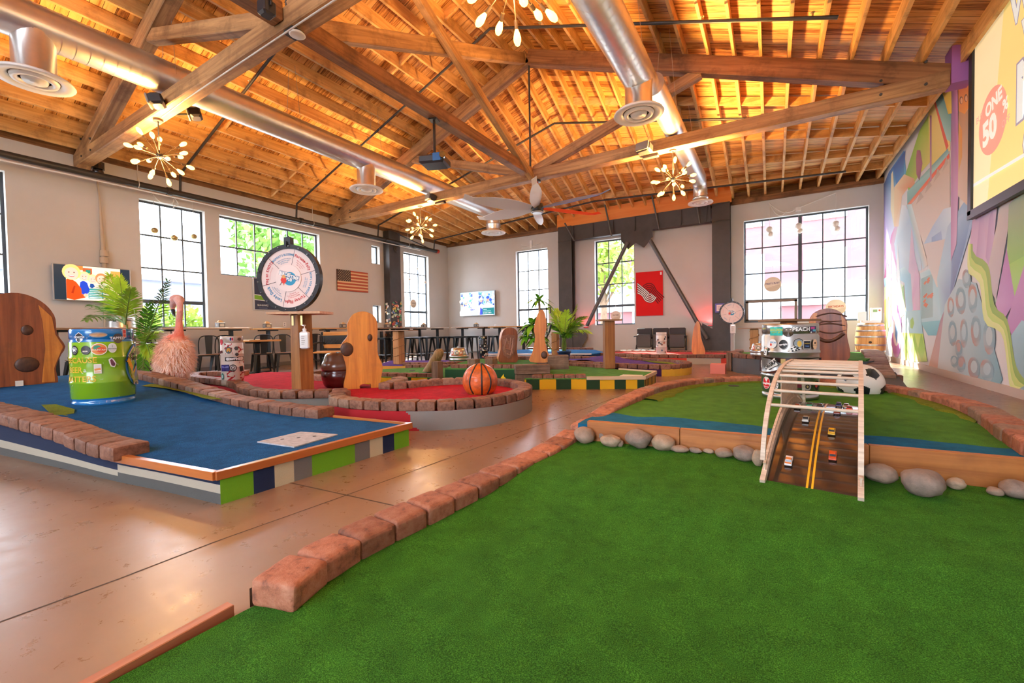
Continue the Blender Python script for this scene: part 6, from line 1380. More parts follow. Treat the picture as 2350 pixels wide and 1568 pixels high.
for a, b_, w, top, z, lab, tr0 in ((916, 836, 22, 760, .16, 'rope wound post with tray by the bar tables', .9), (1275, 822, 16, 763, .26, 'rope wound post left of the potted palm', None), (1731, 815, 20, 755, .30, 'orange rope wound post behind the silver keg on the right', .55)):
    q = P(a, b_, z=z); d_ = depth(q); ropepost(lab, q, (b_-top)*d_/FPX, w*d_/FPX*.85, tr0)
# rule stand behind the palm
q = P(1256, 822, z=.3); t = thing('club_stand', 'thin black metal stand between the driftwood slab and palm', 'stand', V(q.x, q.y, 0)); s_ = depth(q)/FPX; st = MB(); st.tube([(0, 0, 0), (0, 0, .3+(822-706)*s_), (.09, 0, .3+(822-706)*s_), (.09, 0, .3+(822-720)*s_)], .014, 6); st.tube([(0, 0, .3+50*s_), (.06, 0, .3+(822-760)*s_), (.09, 0, .3+(822-745)*s_)], .02, 6); st.build('rod', plain('black_metal', (.02, .02, .022), .4), t); MB().cyl((0, 0, 0), (0, 0, .03), .15, n=12).build('base', MATS['black_metal'], t)

# ================================================================== PLANTS
leaf_g = {k: plain('palm_'+k, c, .38, var=.3, scale=6) for k, c in (('mid', (.10, .34, .02)), ('light', (.25, .52, .03)), ('bright', (.36, .62, .05)), ('deep', (.05, .20, .025)))}
stem_m = plain('palm_stem', (.16, .26, .04), .6, var=.3)
def frond(parent, base, az, el, length, droop, leaf, mat, n=34, wid=.014, name='frond', twist=0):
    mb = MB(); d = V(cos(az)*cos(el), sin(az)*cos(el), sin(el)); pts = []
    for i in range(13): t = i/12; pts.append(Vector(base)+d*length*t+V(0, 0, -droop*t*t)+V(-sin(az), cos(az), 0)*twist*t*t)
    mb.tube(pts, [.010*(1-.85*i/12)+.002 for i in range(13)], 5, 1)
    side = V(-sin(az), cos(az), 0)
    for i in range(n):
        t = .18+.82*i/(n-1); k = t*12; a = min(11, int(k)); p = pts[a].lerp(pts[a+1], k-a); tg = (pts[a+1]-pts[a]).normalized()
        L_ = leaf*(.55+.45*sin(PI*min(1, (t*1.05)))) * (1-.5*max(0, t-.6))
        for s in (-1, 1):
            v = (side*s*(1.0-.55*t)+tg*(.55+.7*t)+V(0, 0, .25-.5*R.random())).normalized(); e = p+v*L_+V(0, 0, -L_*(.12+.2*R.random())); m_ = p.lerp(e, .5)+V(0, 0, L_*.06)
            w = tg.cross(v).normalized().cross(v).normalized()*wid*(.8+.4*R.random())
            mb.add([p-w*.3, m_-w, e, m_+w, p+w*.3], [[0, 1, 3, 4], [1, 2, 3]], 0)
    return mb.build(name, [mat, stem_m], parent)
c = P(300, 850, y=2.62); t = thing('potted_palm', 'palm with arching green fronds behind the blue and green keg', 'palm', V(c.x, 2.62, .0)); o = V(c.x, 2.62, 0)
MB().lathe([(.14, 0), (.19, .34), (.2, .34), (.18, .34), (.17, .3), (0, .3)], n=20).build('pot', plain('pot_dark', (.08, .07, .065), .6), t)
b0 = P(288, 745, y=2.62)-o
MB().tube([V(0, 0, .3), V(.0, 0, .6), V(b0.x*.6, 0, b0.z)], [.02, .016, .012], 6).build('stem', stem_m, t)
vs_ = V(cos(YAW*.6), sin(YAW*.6), 0); 
for (ex, ey), dr, lf, mt, tw in (((252, 632), .10, .34, 'light', 0), ((232, 652), .22, .34, 'mid', .05), ((205, 700), .30, .30, 'mid', .0), ((195, 735), .45, .28, 'mid', 0), ((275, 640), .06, .30, 'light', .1), ((300, 665), .1, .28, 'bright', -.1), ((245, 690), .35, .3, 'light', .2)):
    e_ = P(ex, ey, y=2.62+R.uniform(-.2, .2))-o; v = e_-b0+V(0, 0, dr); frond(t, b0, math.atan2(v.y, v.x), math.atan2(v.z, math.hypot(v.x, v.y)), v.length, dr, lf, leaf_g[mt], 34, .013, twist=0)
b1 = P(328, 800, y=2.6)-o; MB().tube([V(.05, 0, .3), V(b1.x, -.02, .6), b1], [.018, .016, .012], 6).build('stem', stem_m, t)
for (ex, ey), dr, lf, mt in (((384, 648), .10, .26, 'deep'), ((352, 690), .12, .26, 'mid'), ((340, 700), .05, .24, 'mid'), ((365, 760), .35, .22, 'bright'), ((345, 820), .5, .22, 'bright'), ((310, 720), .1, .24, 'light'), ((330, 890), .35, .2, 'mid')):
    e_ = P(ex, ey, y=2.6+R.uniform(-.15, .15))-o; v = e_-b1+V(0, 0, dr); frond(t, b1, math.atan2(v.y, v.x), math.atan2(v.z, math.hypot(v.x, v.y)), v.length, dr, lf, leaf_g[mt], 28, .011)
# palm in the blue pot
c = P(1295, 826, z=.24); t = thing('potted_palm', 'bright green palm in a blue pot by the left steel column', 'palm', c); s_ = depth(c)/FPX
pot = plain('pot_blue', (.015, .09, .26), .45); MB().lathe([(11*s_, 0), (14.5*s_, 17*s_), (16*s_, 17*s_), (16*s_, 21*s_), (14*s_, 21*s_), (13*s_, 18*s_), (0, 18*s_)], n=24).build('pot', pot, t)
bb = V(0, 0, 42*s_); st = MB(); [st.tube([V(.02*i, 0, 18*s_), V(.03*i, .02*i, 30*s_), bb+V(.02*i, 0, .1)], .018, 6, 0) for i in (-1, 0, 1)]; st.build('stem', stem_m, t)
for (ex, ey), dr, lf, mt in (((1260, 705), .25, .28, 'light'), ((1258, 742), .45, .26, 'mid'), ((1278, 712), .2, .28, 'bright'), ((1300, 716), .12, .28, 'light'), ((1322, 706), .12, .28, 'bright'), ((1340, 728), .35, .28, 'bright'), ((1350, 762), .5, .26, 'bright'), ((1318, 745), .4, .24, 'light'), ((1305, 770), .35, .2, 'mid'), ((1272, 750), .3, .22, 'mid'), ((1330, 745), .3, .26, 'bright')):
    e_ = P(ex, ey, y=c.y+R.uniform(-.35, .35))-c; v = e_-bb+V(0, 0, dr); frond(t, bb, math.atan2(v.y, v.x), math.atan2(v.z, math.hypot(v.x, v.y)), v.length, dr, lf, leaf_g[mt], 26, .016)
# dracaena
c = P(1237, 832, z=.3); t = thing('potted_dracaena', 'cane plant with broad leaf tufts behind the driftwood slab', 'plant', V(c.x, c.y+.15, 0)); o = V(c.x, c.y+.15, 0); s_ = depth(c)/FPX
MB().lathe([(.13, 0), (.17, .3), (.15, .3), (.14, .26), (0, .26)], n=16).build('pot', plain('pot_dark', (.08, .07, .065), .6), t)
cane = plain('cane', (.30, .20, .12), .7, var=.3, scale=20); ya = o.y
ct = [P(a, b_, y=ya)-o for a, b_ in ((1237, 690), (1222, 745), (1246, 760))]
cm_ = MB(); [cm_.tube([V(.03*i-.03, 0, .26), V(q.x*.5, 0, q.z*.6), q], [.032, .028, .022], 7) for i, q in enumerate(ct)]; cm_.build('cane', cane, t)
def tuft(parent, b_, n, L_, w, mats, sp=1.0):
    mb = MB()
    for i in range(n):
        az = i*2.4; el = 1.15-1.25*sp*(i/n)**.8; l = L_*R.uniform(.75, 1.1); d = V(cos(az)*cos(el), sin(az)*cos(el), sin(el)); sd = V(-sin(az), cos(az), 0)
        pts = [Vector(b_)+d*l*k/5+V(0, 0, -l*.55*(k/5)**2) for k in range(6)]; ws = [.35, .9, 1, .85, .5, .03]
        vs = [p+sd*w*ww*s for p, ww in zip(pts, ws) for s in (-1, 1)]; mb.add(vs, [[2*k, 2*k+1, 2*k+3, 2*k+2] for k in range(5)], i % len(mats), None, True)
    return mb.build('leaf_tuft', mats, parent)
tuft(t, ct[0], 26, 36*s_*1.25, .03, [leaf_g['mid'], leaf_g['light']]); tuft(t, ct[1], 30, 38*s_*1.2, .05, [leaf_g['mid'], leaf_g['deep'], leaf_g['light']], 1.25); tuft(t, ct[2]-V(.1, 0, .1), 22, 34*s_*1.2, .05, [leaf_g['deep'], leaf_g['mid']], 1.3); tuft(t, ct[1]+V(-.12, 0, -.2), 16, 34*s_, .045, [leaf_g['mid'], leaf_g['light']], 1.3)

# ================================================================== FLAMINGO
FY = 2.47; c = P(418, 893, y=FY); t = thing('plush_flamingo', 'pink fluffy flamingo figure seen from behind beside the blue lane', 'flamingo', V(c.x, FY, 0)); o = V(c.x, FY, 0); s_ = depth(P(405, 820, y=FY))/FPX
q = lambda a, b_, dy=0: P(a, b_, y=FY+dy)-o
bd = MB(); cb_ = q(400, 824); 
ex, ez = 43*s_*cosx(400), 46*s_
bd.sphere(cb_, 1, 28, 20, 0, sc=(ex, ex*1.05, ez)); bd.sphere(q(404, 800), 1, 20, 14, 0, sc=(ex*.8, ex*.85, ez*.75)); bd.sphere(q(390, 850), 1, 20, 14, 0, sc=(ex*.66, ex*.8, ez*.6))
bd.tube([q(410, 800), q(410, 775), q(411, 755), q(411, 735), q(413, 715), q(413, 700, .02), q(409, 688, .05), q(403, 686, .10)], [w*s_*.82 for w in (20, 14, 9.5, 8, 7.5, 8, 10, 8)], 14)
bd.sphere(q(406, 688, .06), 1, 18, 12, sc=(13*s_*.85, 15*s_, 12*s_))
bd.tube([q(400, 690, .12), q(396, 702, .16), q(397, 716, .16)], [8*s_, 7*s_, 3*s_], 10)
for a, b_, e_ in (((388, 868), (400, 893), (404, 970)), ((403, 868), (421, 893), (432, 975))): bd.tube([q(*a), q((a[0]+b_[0])/2, (a[1]+b_[1])/2), q(*b_), V(q(*b_).x+.02, 0, .012)], [.045, .028, .022, .02], 8)
for e_ in (400, 421): x = q(e_, 893).x+.02; bd.box((x, -.05, .012), (.05, .14, .022), ch=.008)
m, nt, b = mk('plush_pink'); L = nt.links; tc = N(nt, 'ShaderNodeTexCoord'); sx = N(nt, 'ShaderNodeSeparateXYZ'); L.new(tc.outputs['Object'], sx.inputs[0]); cr = N(nt, 'ShaderNodeValToRGB'); e = cr.color_ramp.elements
mr = N(nt, 'ShaderNodeMapRange'); mr.inputs[1].default_value = 0; mr.inputs[2].default_value = 1.4; L.new(sx.outputs[2], mr.inputs[0]); L.new(mr.outputs[0], cr.inputs[0])
e[0].position = 0; e[0].color = (.75, .48, .40, 1); e[1].position = 1; e[1].color = (.72, .36, .30, 1)
for p_, c_ in ((.2, (.78, .50, .42)), (.27, (.85, .26, .14)), (.33, (.95, .50, .30)), (.55, (.96, .50, .31)), (.62, (.86, .16, .08)), (.72, (.85, .26, .18)), (.9, (.75, .36, .30))): k_ = e.new(p_); k_.color = (*c_, 1)
ns = N(nt, 'ShaderNodeTexNoise', i_Scale=60.0, i_Detail=4.0); L.new(tc.outputs['Object'], ns.inputs['Vector']); bp = N(nt, 'ShaderNodeBump', i_Strength=.6, i_Distance=.02); L.new(ns.outputs[0], bp.inputs['Height']); L.new(bp.outputs[0], b.inputs['Normal'])
L.new(cr.outputs[0], b.inputs['Base Color']); b.inputs['Roughness'].default_value = .9; b.inputs['Sheen Weight'].default_value = .5
bo = bd.build('body', m, t); md = bo.modifiers.new('r', 'REMESH'); md.mode = 'VOXEL'; md.voxel_size = .011; md.use_smooth_shade = True; md = bo.modifiers.new('s', 'SMOOTH'); md.iterations = 3
bk = MB(); bk.tube([q(397, 712, .16), q(399, 722, .15), q(402, 727, .13)], [5*s_, 3.5*s_, .8*s_], 8); bk.build('beak_tip', plain('beak_black', (.03, .03, .03), .4), t)
fu = MB()
for i in range(4200):
    d = V(R.gauss(0, 1), R.gauss(0, 1), R.gauss(0, 1)).normalized(); k = R.choice([0, 0, 1, 2]); cc, sc = [(cb_, (ex, ex*1.05, ez)), (q(404, 800), (ex*.8, ex*.85, ez*.75)), (q(390, 850), (ex*.66, ex*.8, ez*.6))][k]
    p = cc+V(d.x*sc[0], d.y*sc[1], d.z*sc[2])*.98; v = (d+V(0, 0, -.7)+V(R.gauss(0, .25), R.gauss(0, .25), R.gauss(0, .25))).normalized(); w = v.orthogonal().normalized()*.0035; l = R.uniform(.04, .095)
    fu.add([p-w, p+w, p+v*l+V(0, 0, -l*.2)], [[0, 1, 2]])
tag(fu.build('plumage', plain('plush_fur', (.95, .66, .52), .9), t), 'pale fluffy plumage', kind='stuff')
# ================================================================== BAR TABLES, STOOLS, CHAIRS, BENCH, SEATS
metal_d = plain('furniture_metal', (.035, .042, .048), .35, .6)
top_o = wood('top_orange', (.48, .22, .06), (.72, .40, .14), .4, axis=1, scale=1.2); top_d = wood('top_dark', (.20, .11, .06), (.34, .21, .12), .4, axis=1, scale=1.2); top_g = wood('top_pale', (.42, .36, .30), (.58, .52, .46), .35, axis=1, scale=1.2)
def bar_table(label, x, y, lx, ly, z, mat, name='bar_table', cat='bar table', posts=1):
    t = thing(name, label, cat, (x, y, 0), group='long bar tables along the walls' if z > .9 else None)
    MB().box((0, 0, z-.02), (lx, ly, .04), ch=.004).build('tabletop', mat, t)
    along = 0 if lx > ly else 1; L_ = max(lx, ly)
    for i in range(posts):
        d = 0 if posts == 1 else (-.32 if i == 0 else .32)*L_; p = V(d, 0, 0) if along == 0 else V(0, d, 0)
        l = MB(); l.box(p+V(0, 0, z/2-.02), (.075, .075, z-.06)); l.box(p+V(0, 0, z-.06), (.34, .34, .035)); l.build('leg', metal_d, t)
        f = MB(); f.box(p+V(0, 0, .02), (.5, .07, .03)); f.box(p+V(0, 0, .021), (.07, .5, .03)); f.build('foot', metal_d, t)
    return t
bar_table('long bar table with dark top under the left television', -11.05, 2.75, .72, 1.35, 1.045, top_d, posts=2)
bar_table('bar table with pale top below the tall left window', -11.05, 4.68, .72, 1.8, 1.045, top_g, posts=2)
bar_table('bar table with orange wood top behind the nearer wheel post', -11.05, 6.62, .72, 1.5, 1.03, top_o, posts=2)
bar_table('bar table with orange wood top below the wooden flag', -11.05, 8.45, .72, 1.8, 1.03, top_o, posts=2)
bar_table('bar table with brown top beside the stickered steel column', -11.0, 10.3, .72, 1.5, 1.03, top_d, posts=2)
bar_table('bar table with pale top under the last left wall window', -11.0, 12.1, .72, 1.5, 1.03, top_g, posts=2)
bar_table('bar table with dark planked top in the far corner under the baseball television', -9.95, 13.45, 1.6, .72, 1.03, top_d, posts=2)
bar_table('bar table with yellow wood top on the back wall below the baseball television', -8.2, 13.45, 1.6, .72, 1.03, top_o, posts=2)
bar_table('low table with orange top between the metal chairs', P(590, 783, x=-9.9).x, P(590, 783, x=-9.9).y, .7, .7, .75, top_o, 'dining_table', 'table')
bar_table('low dark table left of the pink flamingo', -9.9, 3.3, .7, .9, .74, top_d, 'dining_table', 'table')
def caddy(label, x, y, z):
    t = thing('napkin_caddy', label, 'napkin holder', (x, y, z), R.uniform(-.2, .2), 'napkin holders on the bar tables')
    b_ = MB(); b_.box((0, 0, .055), (.15, .15, .11), ch=.006); b_.build('box', plain('caddy_grey', (.10, .09, .085), .5), t)
    n_ = MB(); n_.box((0, 0, .12), (.11, .11, .03)); n_.prism([(-.06, .13), (.06, .13), (.02, .17), (-.03, .165)], -.02, .02, M=Matrix(((0, 0, 1, 0), (1, 0, 0, 0), (0, 1, 0, 0), (0, 0, 0, 1)))); n_.build('napkins', plain('kraft', (.62, .42, .22), .8), t)
    l = MB(); pr = Print(l, on_plane((0, -.075, 0), (1, 0, 0), (0, 0, 1))); pr.rect(-.03, .03, .03, .08, '8a8278'); p2 = Print(l, on_plane((.075, 0, 0), (0, 1, 0), (0, 0, 1))); p2.rect(-.045, .025, .045, .085, 'a8a094'); l.build('label', painted('sticker_print', .4), t)
for a, y, lab in ((505, 4.98, 'napkin holder on the pale table right of the flamingo'), (613, 6.1, 'napkin holder on the orange table just left of the wheel post'), (787, 8.75, 'napkin holder on the table below the wooden flag'), (888, 10.5, 'napkin holder before the stickered column'), (972, 12.4, 'napkin holder under the last left wall window'), (1093, 13.45, 'napkin holder on the back wall bar table below the baseball television')):
    x = -10.95
    best = min([x+.02*i for i in range(-20, 130)], key=lambda q_: abs((P(a, 745, y=y).x)-q_)); caddy(lab, max(-11.3, min(-7.5, P(a, 745, y=y).x if y > 13 else -10.95)), y if y > 13 else P(a, 745, x=-10.95).y, (1.045 if y < 5.5 else 1.03))
# stools
def make_stool(label):
    t = thing('bar_stool', label, 'bar stool', (0, 0, 0)); zt_ = .72
    s = MB(); s.box((0, 0, zt_-.01), (.31, .31, .02), ch=.006); s.box((0, 0, zt_-.035), (.28, .28, .03)); s.build('seat', metal_d, t)
    for sx_ in (-1, 1):
        for sy in (-1, 1):
            l = MB(); p0, p1 = V(sx_*.13, sy*.13, zt_-.03), V(sx_*.205, sy*.205, 0); l.add([p0+V(dx*.022, dy*.022, 0) for dx, dy in ((-1, -1), (1, -1), (1, 1), (-1, 1))]+[p1+V(dx*.013, dy*.013, 0) for dx, dy in ((-1, -1), (1, -1), (1, 1), (-1, 1))], [[0, 1, 2, 3], [7, 6, 5, 4], [4, 5, 1, 0], [5, 6, 2, 1], [6, 7, 3, 2], [7, 4, 0, 3]]); l.build('leg', metal_d, t)
    f = MB(); k = .18; [f.tube([V(*p), V(*q_)], .009, 6) for p, q_ in (((-k, -k, .24), (k, -k, .24)), ((k, -k, .24), (k, k, .24)), ((k, k, .24), (-k, k, .24)), ((-k, k, .24), (-k, -k, .24)))]; f.build('footrest', plain('footrest_steel', (.30, .34, .36), .3, .8), t)
    return t
st0 = make_stool('dark metal bar stool nearest the orange slab in the row'); reg(st0)
sp_ = [(882, 834), (908, 833), (938, 832), (957, 831), (980, 830), (1006, 829), (1028, 828), (1046, 828), (1066, 827), (1090, 826), (1128, 826), (1146, 825)]
labs = ['dark metal bar stool nearest the orange slab in the row', 'dark metal bar stool in front of the stickered column', 'dark metal bar stool just right of the rope wound tray post', 'dark metal bar stool fourth from the left in the row', 'dark metal bar stool fifth from the left in the row', 'dark metal bar stool above the weathered stump', 'dark metal bar stool behind the squat keg, left one', 'dark metal bar stool behind the squat keg, middle one', 'dark metal bar stool behind the squat keg, right one', 'dark metal bar stool just left of the black sticker keg', 'dark metal bar stool just right of the black sticker keg', 'dark metal bar stool at the right end of the row by the carved log']
for i, ((a, b_), lab) in enumerate(zip(sp_, labs)):
    q = P(a, b_, z=0)
    if i == 0: st0.location = q; st0.rotation_euler = (0, 0, .2); st0['group'] = 'bar stools along the tables'
    else: dup(st0, q, R.uniform(-.5, .5), lab, 'bar stools along the tables')
# metal cafe chairs
def make_chair(label):
    t = thing('cafe_chair', label, 'chair', (0, 0, 0))
    s = MB(); s.box((0, 0, .445), (.37, .37, .018), ch=.006); s.build('seat', wood('chair_seat', (.22, .13, .08), (.36, .24, .16), .4), t); MB().box((0, 0, .425), (.34, .34, .03)).build('apron', metal_d, t)
    for sx_ in (-1, 1):
        for sy in (-1, 1):
            p0, p1 = V(sx_*.15, sy*.15, .42), V(sx_*.20, sy*.215, 0); l = MB(); l.add([p0+V(dx*.03, dy*.03, 0) for dx, dy in ((-1, -1), (1, -1), (1, 1), (-1, 1))]+[p1+V(dx*.014, dy*.014, 0) for dx, dy in ((-1, -1), (1, -1), (1, 1), (-1, 1))], [[0, 1, 2, 3], [7, 6, 5, 4], [4, 5, 1, 0], [5, 6, 2, 1], [6, 7, 3, 2], [7, 4, 0, 3]]); l.build('leg', metal_d, t)
    h = MB(); L_ = [V(-.18, .17, .43), V(-.19, .20, .60), V(-.18, .225, .76), V(-.13, .24, .84), V(0, .245, .86), V(.13, .24, .84), V(.18, .225, .76), V(.19, .20, .60), V(.18, .17, .43)]; h.tube([p for p in catmull(L_, 25)], .012, 7); h.build('back_hoop', metal_d, t)
    sp = MB(); sp.add([V(-.055, .18, .44), V(.055, .18, .44), V(.075, .238, .85), V(-.075, .238, .85), V(-.055, .188, .44), V(.055, .188, .44), V(.075, .246, .85), V(-.075, .246, .85)], [[0, 1, 2, 3], [7, 6, 5, 4], [0, 4, 5, 1], [2, 6, 7, 3], [1, 5, 6, 2], [3, 7, 4, 0]]); sp.build('splat', metal_d, t)
    return t
ch0 = make_chair('dark metal cafe chair left of the flamingo, by the green palm'); reg(ch0)
chs = [(372, 872, 2.2, 'dark metal cafe chair left of the flamingo, by the green palm'), (480, 866, 1.1, 'dark metal cafe chair just right of the flamingo'), (512, 862, .9, 'dark metal cafe chair mostly hidden by the white slim keg'), (603, 862, -1.9, 'dark metal cafe chair with shiny back right of the white keg'), (655, 860, 1.2, 'dark metal cafe chair just left of the wheel post'), (715, 856, -1.8, 'dark metal cafe chair behind the wheel post by the bench'), (196, 886, .6, 'dark metal cafe chair beside the big carved slab at far left')]
for i, (a, b_, rz, lab) in enumerate(chs):
    q = P(a, b_-6, z=0)
    if i == 0: ch0.location = q; ch0.rotation_euler = (0, 0, rz); ch0['group'] = 'metal cafe chairs'
    else: dup(ch0, q, rz, lab, 'metal cafe chairs')
# bench
q = P(778, 852, z=0); t = thing('park_bench', 'iron and orange slat park bench behind the nose slab', 'bench', V(q.x-.05, q.y+.15, 0), YAW*.8)
sl_ = wood('bench_slat', (.55, .22, .04), (.78, .40, .10), .45, scale=1.3); iron = plain('cast_iron', (.02, .022, .022), .5)
W_ = 1.25
for i in range(4): o_ = MB(); o_.box((0, -.22+.12*i, .43+.005*i), (W_, .09, .03), ch=.006); o_.build('seat_slat', sl_, t)
for z in (.56, .86): o_ = MB(); o_.box((0, .24+.12*(z-.56), z), (W_, .03, .09), ch=.006); o_.build('back_slat', sl_, t)
lt = MB(); n_ = 15
for i in range(n_):
    x = -W_/2+.05+(W_-.1)*i/(n_-1)
    for s in (-1, 1): lt.tube([V(max(-W_/2+.04, min(W_/2-.04, x-s*.1)), .25, .61), V(max(-W_/2+.04, min(W_/2-.04, x+s*.1)), .275, .82)], .010, 4)
lt.box((0, .262, .715), (W_-.06, .008, .2)); lt.build('back_lattice', iron, t)
for s in (-1, 1):
    x = s*(W_/2-.02); e_ = MB(); e_.tube([V(x, -.30, 0), V(x, -.25, .22), V(x, -.24, .42), V(x, .18, .43), V(x, .24, .55), V(x, .32, .95)], .024, 6); e_.tube([V(x, .22, .43), V(x, .28, .2), V(x, .36, 0)], .024, 6)
    e_.tube([V(x, .26, .64), V(x, .05, .66), V(x, -.18, .64), V(x, -.27, .60), V(x, -.24, .54), V(x, -.2, .57)], .02, 6); e_.tube([V(x, -.2, .62), V(x, -.16, .52), V(x, -.22, .43)], .015, 5); e_.tube([V(x, -.25, .3), V(x, 0, .22), V(x, .27, .3)], .014, 5); e_.build('end_frame', iron, t)
q0, q1 = P(750, 766, x=-10.3), P(800, 766, x=-10.3)
b_ = MB(); b_.cyl(V(0, -.1, 0), V(0, 1.0, 0), .045, n=14); b_.cyl(V(0, -.14, 0), V(0, -.1, 0), .05, n=14, mat=1); tag(b_.build('padded_bar', [plain('pad_blue', (.02, .06, .38), .5), iron], None, V(q0.x, q0.y, q0.z)), 'blue padded bar over the back of the bench', 'padded bar')
tag(MB().box((0, .45, -.44), (.3, 1.0, .8)).build('bar_cabinet', plain('cabinet_dark', (.035, .03, .03), .5), None, V(q0.x-.1, q0.y, q0.z-.02)), 'dark cabinet carrying the blue padded bar behind the bench', 'cabinet')
# folding theatre seats
def make_seat(label):
    t = thing('theatre_seat', label, 'theatre seat', (0, 0, 0)); bl = plain('seat_black', (.022, .022, .024), .6)
    b_ = MB(); b_.box((0, .0, .70), (.46, .07, .34), ch=.025); b_.build('back', bl, t)
    s = MB(); s.box((0, -.09, .48), (.44, .09, .42), ch=.03); s.build('folded_seat', plain('seat_grey', (.055, .052, .048), .5), t)
    for sx_ in (-1, 1):
        a = MB(); a.tube([V(sx_*.25, .1, 0), V(sx_*.245, -.02, .35), V(sx_*.25, -.0, .60)], .016, 6); a.tube([V(sx_*.25, -.22, 0), V(sx_*.245, -.05, .35)], .016, 6); a.box((sx_*.25, -.12, .62), (.05, .30, .03), ch=.008); a.build('arm_frame', metal_d, t)
    r_ = MB(); r_.tube([V(-.25, -.1, .2), V(.25, -.1, .2)], .014, 6); r_.build('crossbar', metal_d, t); return t
se0 = make_seat('black folding theatre seat, left of the row of three'); reg(se0)
for i, (a, lab) in enumerate(((1480, 'black folding theatre seat, left of the row of three'), (1517, 'black folding theatre seat behind the pale sticker keg'), (1555, 'black folding theatre seat, right of the row of three'))):
    q = P(a, 800, y=13.5)
    if i == 0: se0.location = (q.x, 13.5, 0); se0['group'] = 'row of theatre seats'
    else: dup(se0, (q.x, 13.5, 0), 0, lab, 'row of theatre seats')

# ================================================================== ON THE WALLS
def tv(name, label, y0, y1, z0, z1, horiz, at0, art, nrm):
    w, h = abs(y1-y0), z1-z0
    c = V(at0, (y0+y1)/2, (z0+z1)/2) if horiz == 'y' else V((y0+y1)/2, at0, (z0+z1)/2)
    t = thing(name, label, 'television', c, PI/2 if horiz == 'y' else 0)
    b_ = MB(); b_.box((0, .02, 0), (w+.03, .05, h+.03), ch=.006); b_.box((0, .07, 0), (w*.3, .09, h*.3)); b_.build('housing', plain('tv_silver', (.42, .42, .43), .4, .3), t)
    s = MB(); pr = Print(s, on_plane((-w/2, -.006, -h/2), (1, 0, 0), (0, 0, 1), .00012)); art(pr, w, h); s.build('screen', painted('tv_screen', .3, emit=.55), t); return t
def face(p, x, y, r, hair, skin='f0c8b8', hy=.35):
    p.disc(x, y+r*.25, r*1.15, hair, 18, r*1.35); p.disc(x, y, r*.85, skin, 18, r*1.05); p.disc(x-r*.32, y+r*.2, r*.1, '5a4038', 8); p.disc(x+r*.32, y+r*.2, r*.1, '5a4038', 8); p.disc(x, y-r*.42, r*.36, 'e86a70', 12, r*.16); p.disc(x, y-r*.38, r*.30, 'ffffff', 12, r*.08)
def art1(p, w, h):
    p.rect(0, 0, w, h, '06283c'); a, b_ = w*.145, w*.865; p.rect(a, 0, b_, h, 'fbeed8'); p.rect(a, h*.88, b_*.42, h, 'e0803a'); p.rect(w*.36, h*.7, w*.48, h*.95, 'b85a30'); p.rect(w*.37, h*.72, w*.45, h*.8, 'e8d020'); p.rect(w*.40, h*.8, w*.46, h*.9, '1f8a7a'); p.rect(w*.73, h*.55, b_, h*.92, 'f0a050'); p.rect(w*.76, h*.6, w*.85, h*.75, 'f6e8f4')
    p.poly([(w*.50, 0), (b_, 0), (b_, h*.55), (w*.6, h*.6), (w*.5, h*.5)], 'ead8d0'); p.rect(w*.42, h*.06, w*.62, h*.36, '2f9aa0'); [p.rect(w*.43, h*(.08+.05*i), w*.60, h*(.10+.05*i), 'e8f0f0') for i in range(5)]
    p.poly([(w*.30, h*.2), (w*.32, h*.52), (w*.36, h*.58), (w*.41, h*.52), (w*.44, h*.3), (w*.40, h*.16)], '1040c8'); p.poly([(w*.44, h*.4), (w*.45, h*.5), (w*.49, h*.5), (w*.51, h*.42), (w*.47, h*.36)], '0a4a9a')
    face(p, w*.375, h*.68, h*.105, 'f4dca0'); face(p, w*.485, h*.62, h*.10, 'f0d8a0'); face(p, w*.60, h*.64, h*.12, 'd08a58'); face(p, w*.70, h*.62, h*.10, 'a86848')
    p.poly([(a, h*.04), (a, h*.58), (w*.19, h*.63), (w*.27, h*.52), (w*.33, h*.34), (w*.335, h*.18), (w*.38, h*.17), (w*.38, h*.08), (w*.24, h*.0)], 'e0480e'); p.poly([(w*.20, h*.2), (w*.24, h*.42), (w*.26, h*.40), (w*.23, h*.18)], 'a82c08')
    face(p, w*.215, h*.76, h*.17, 'f2d080'); p.disc(w*.385, h*.15, h*.05, 'f0c0a8', 12)
tv('television', 'wide television on the left wall showing a smiling family photo', 2.45, 3.57, 1.60, 2.27, 'y', XL+.13, art1, 1)
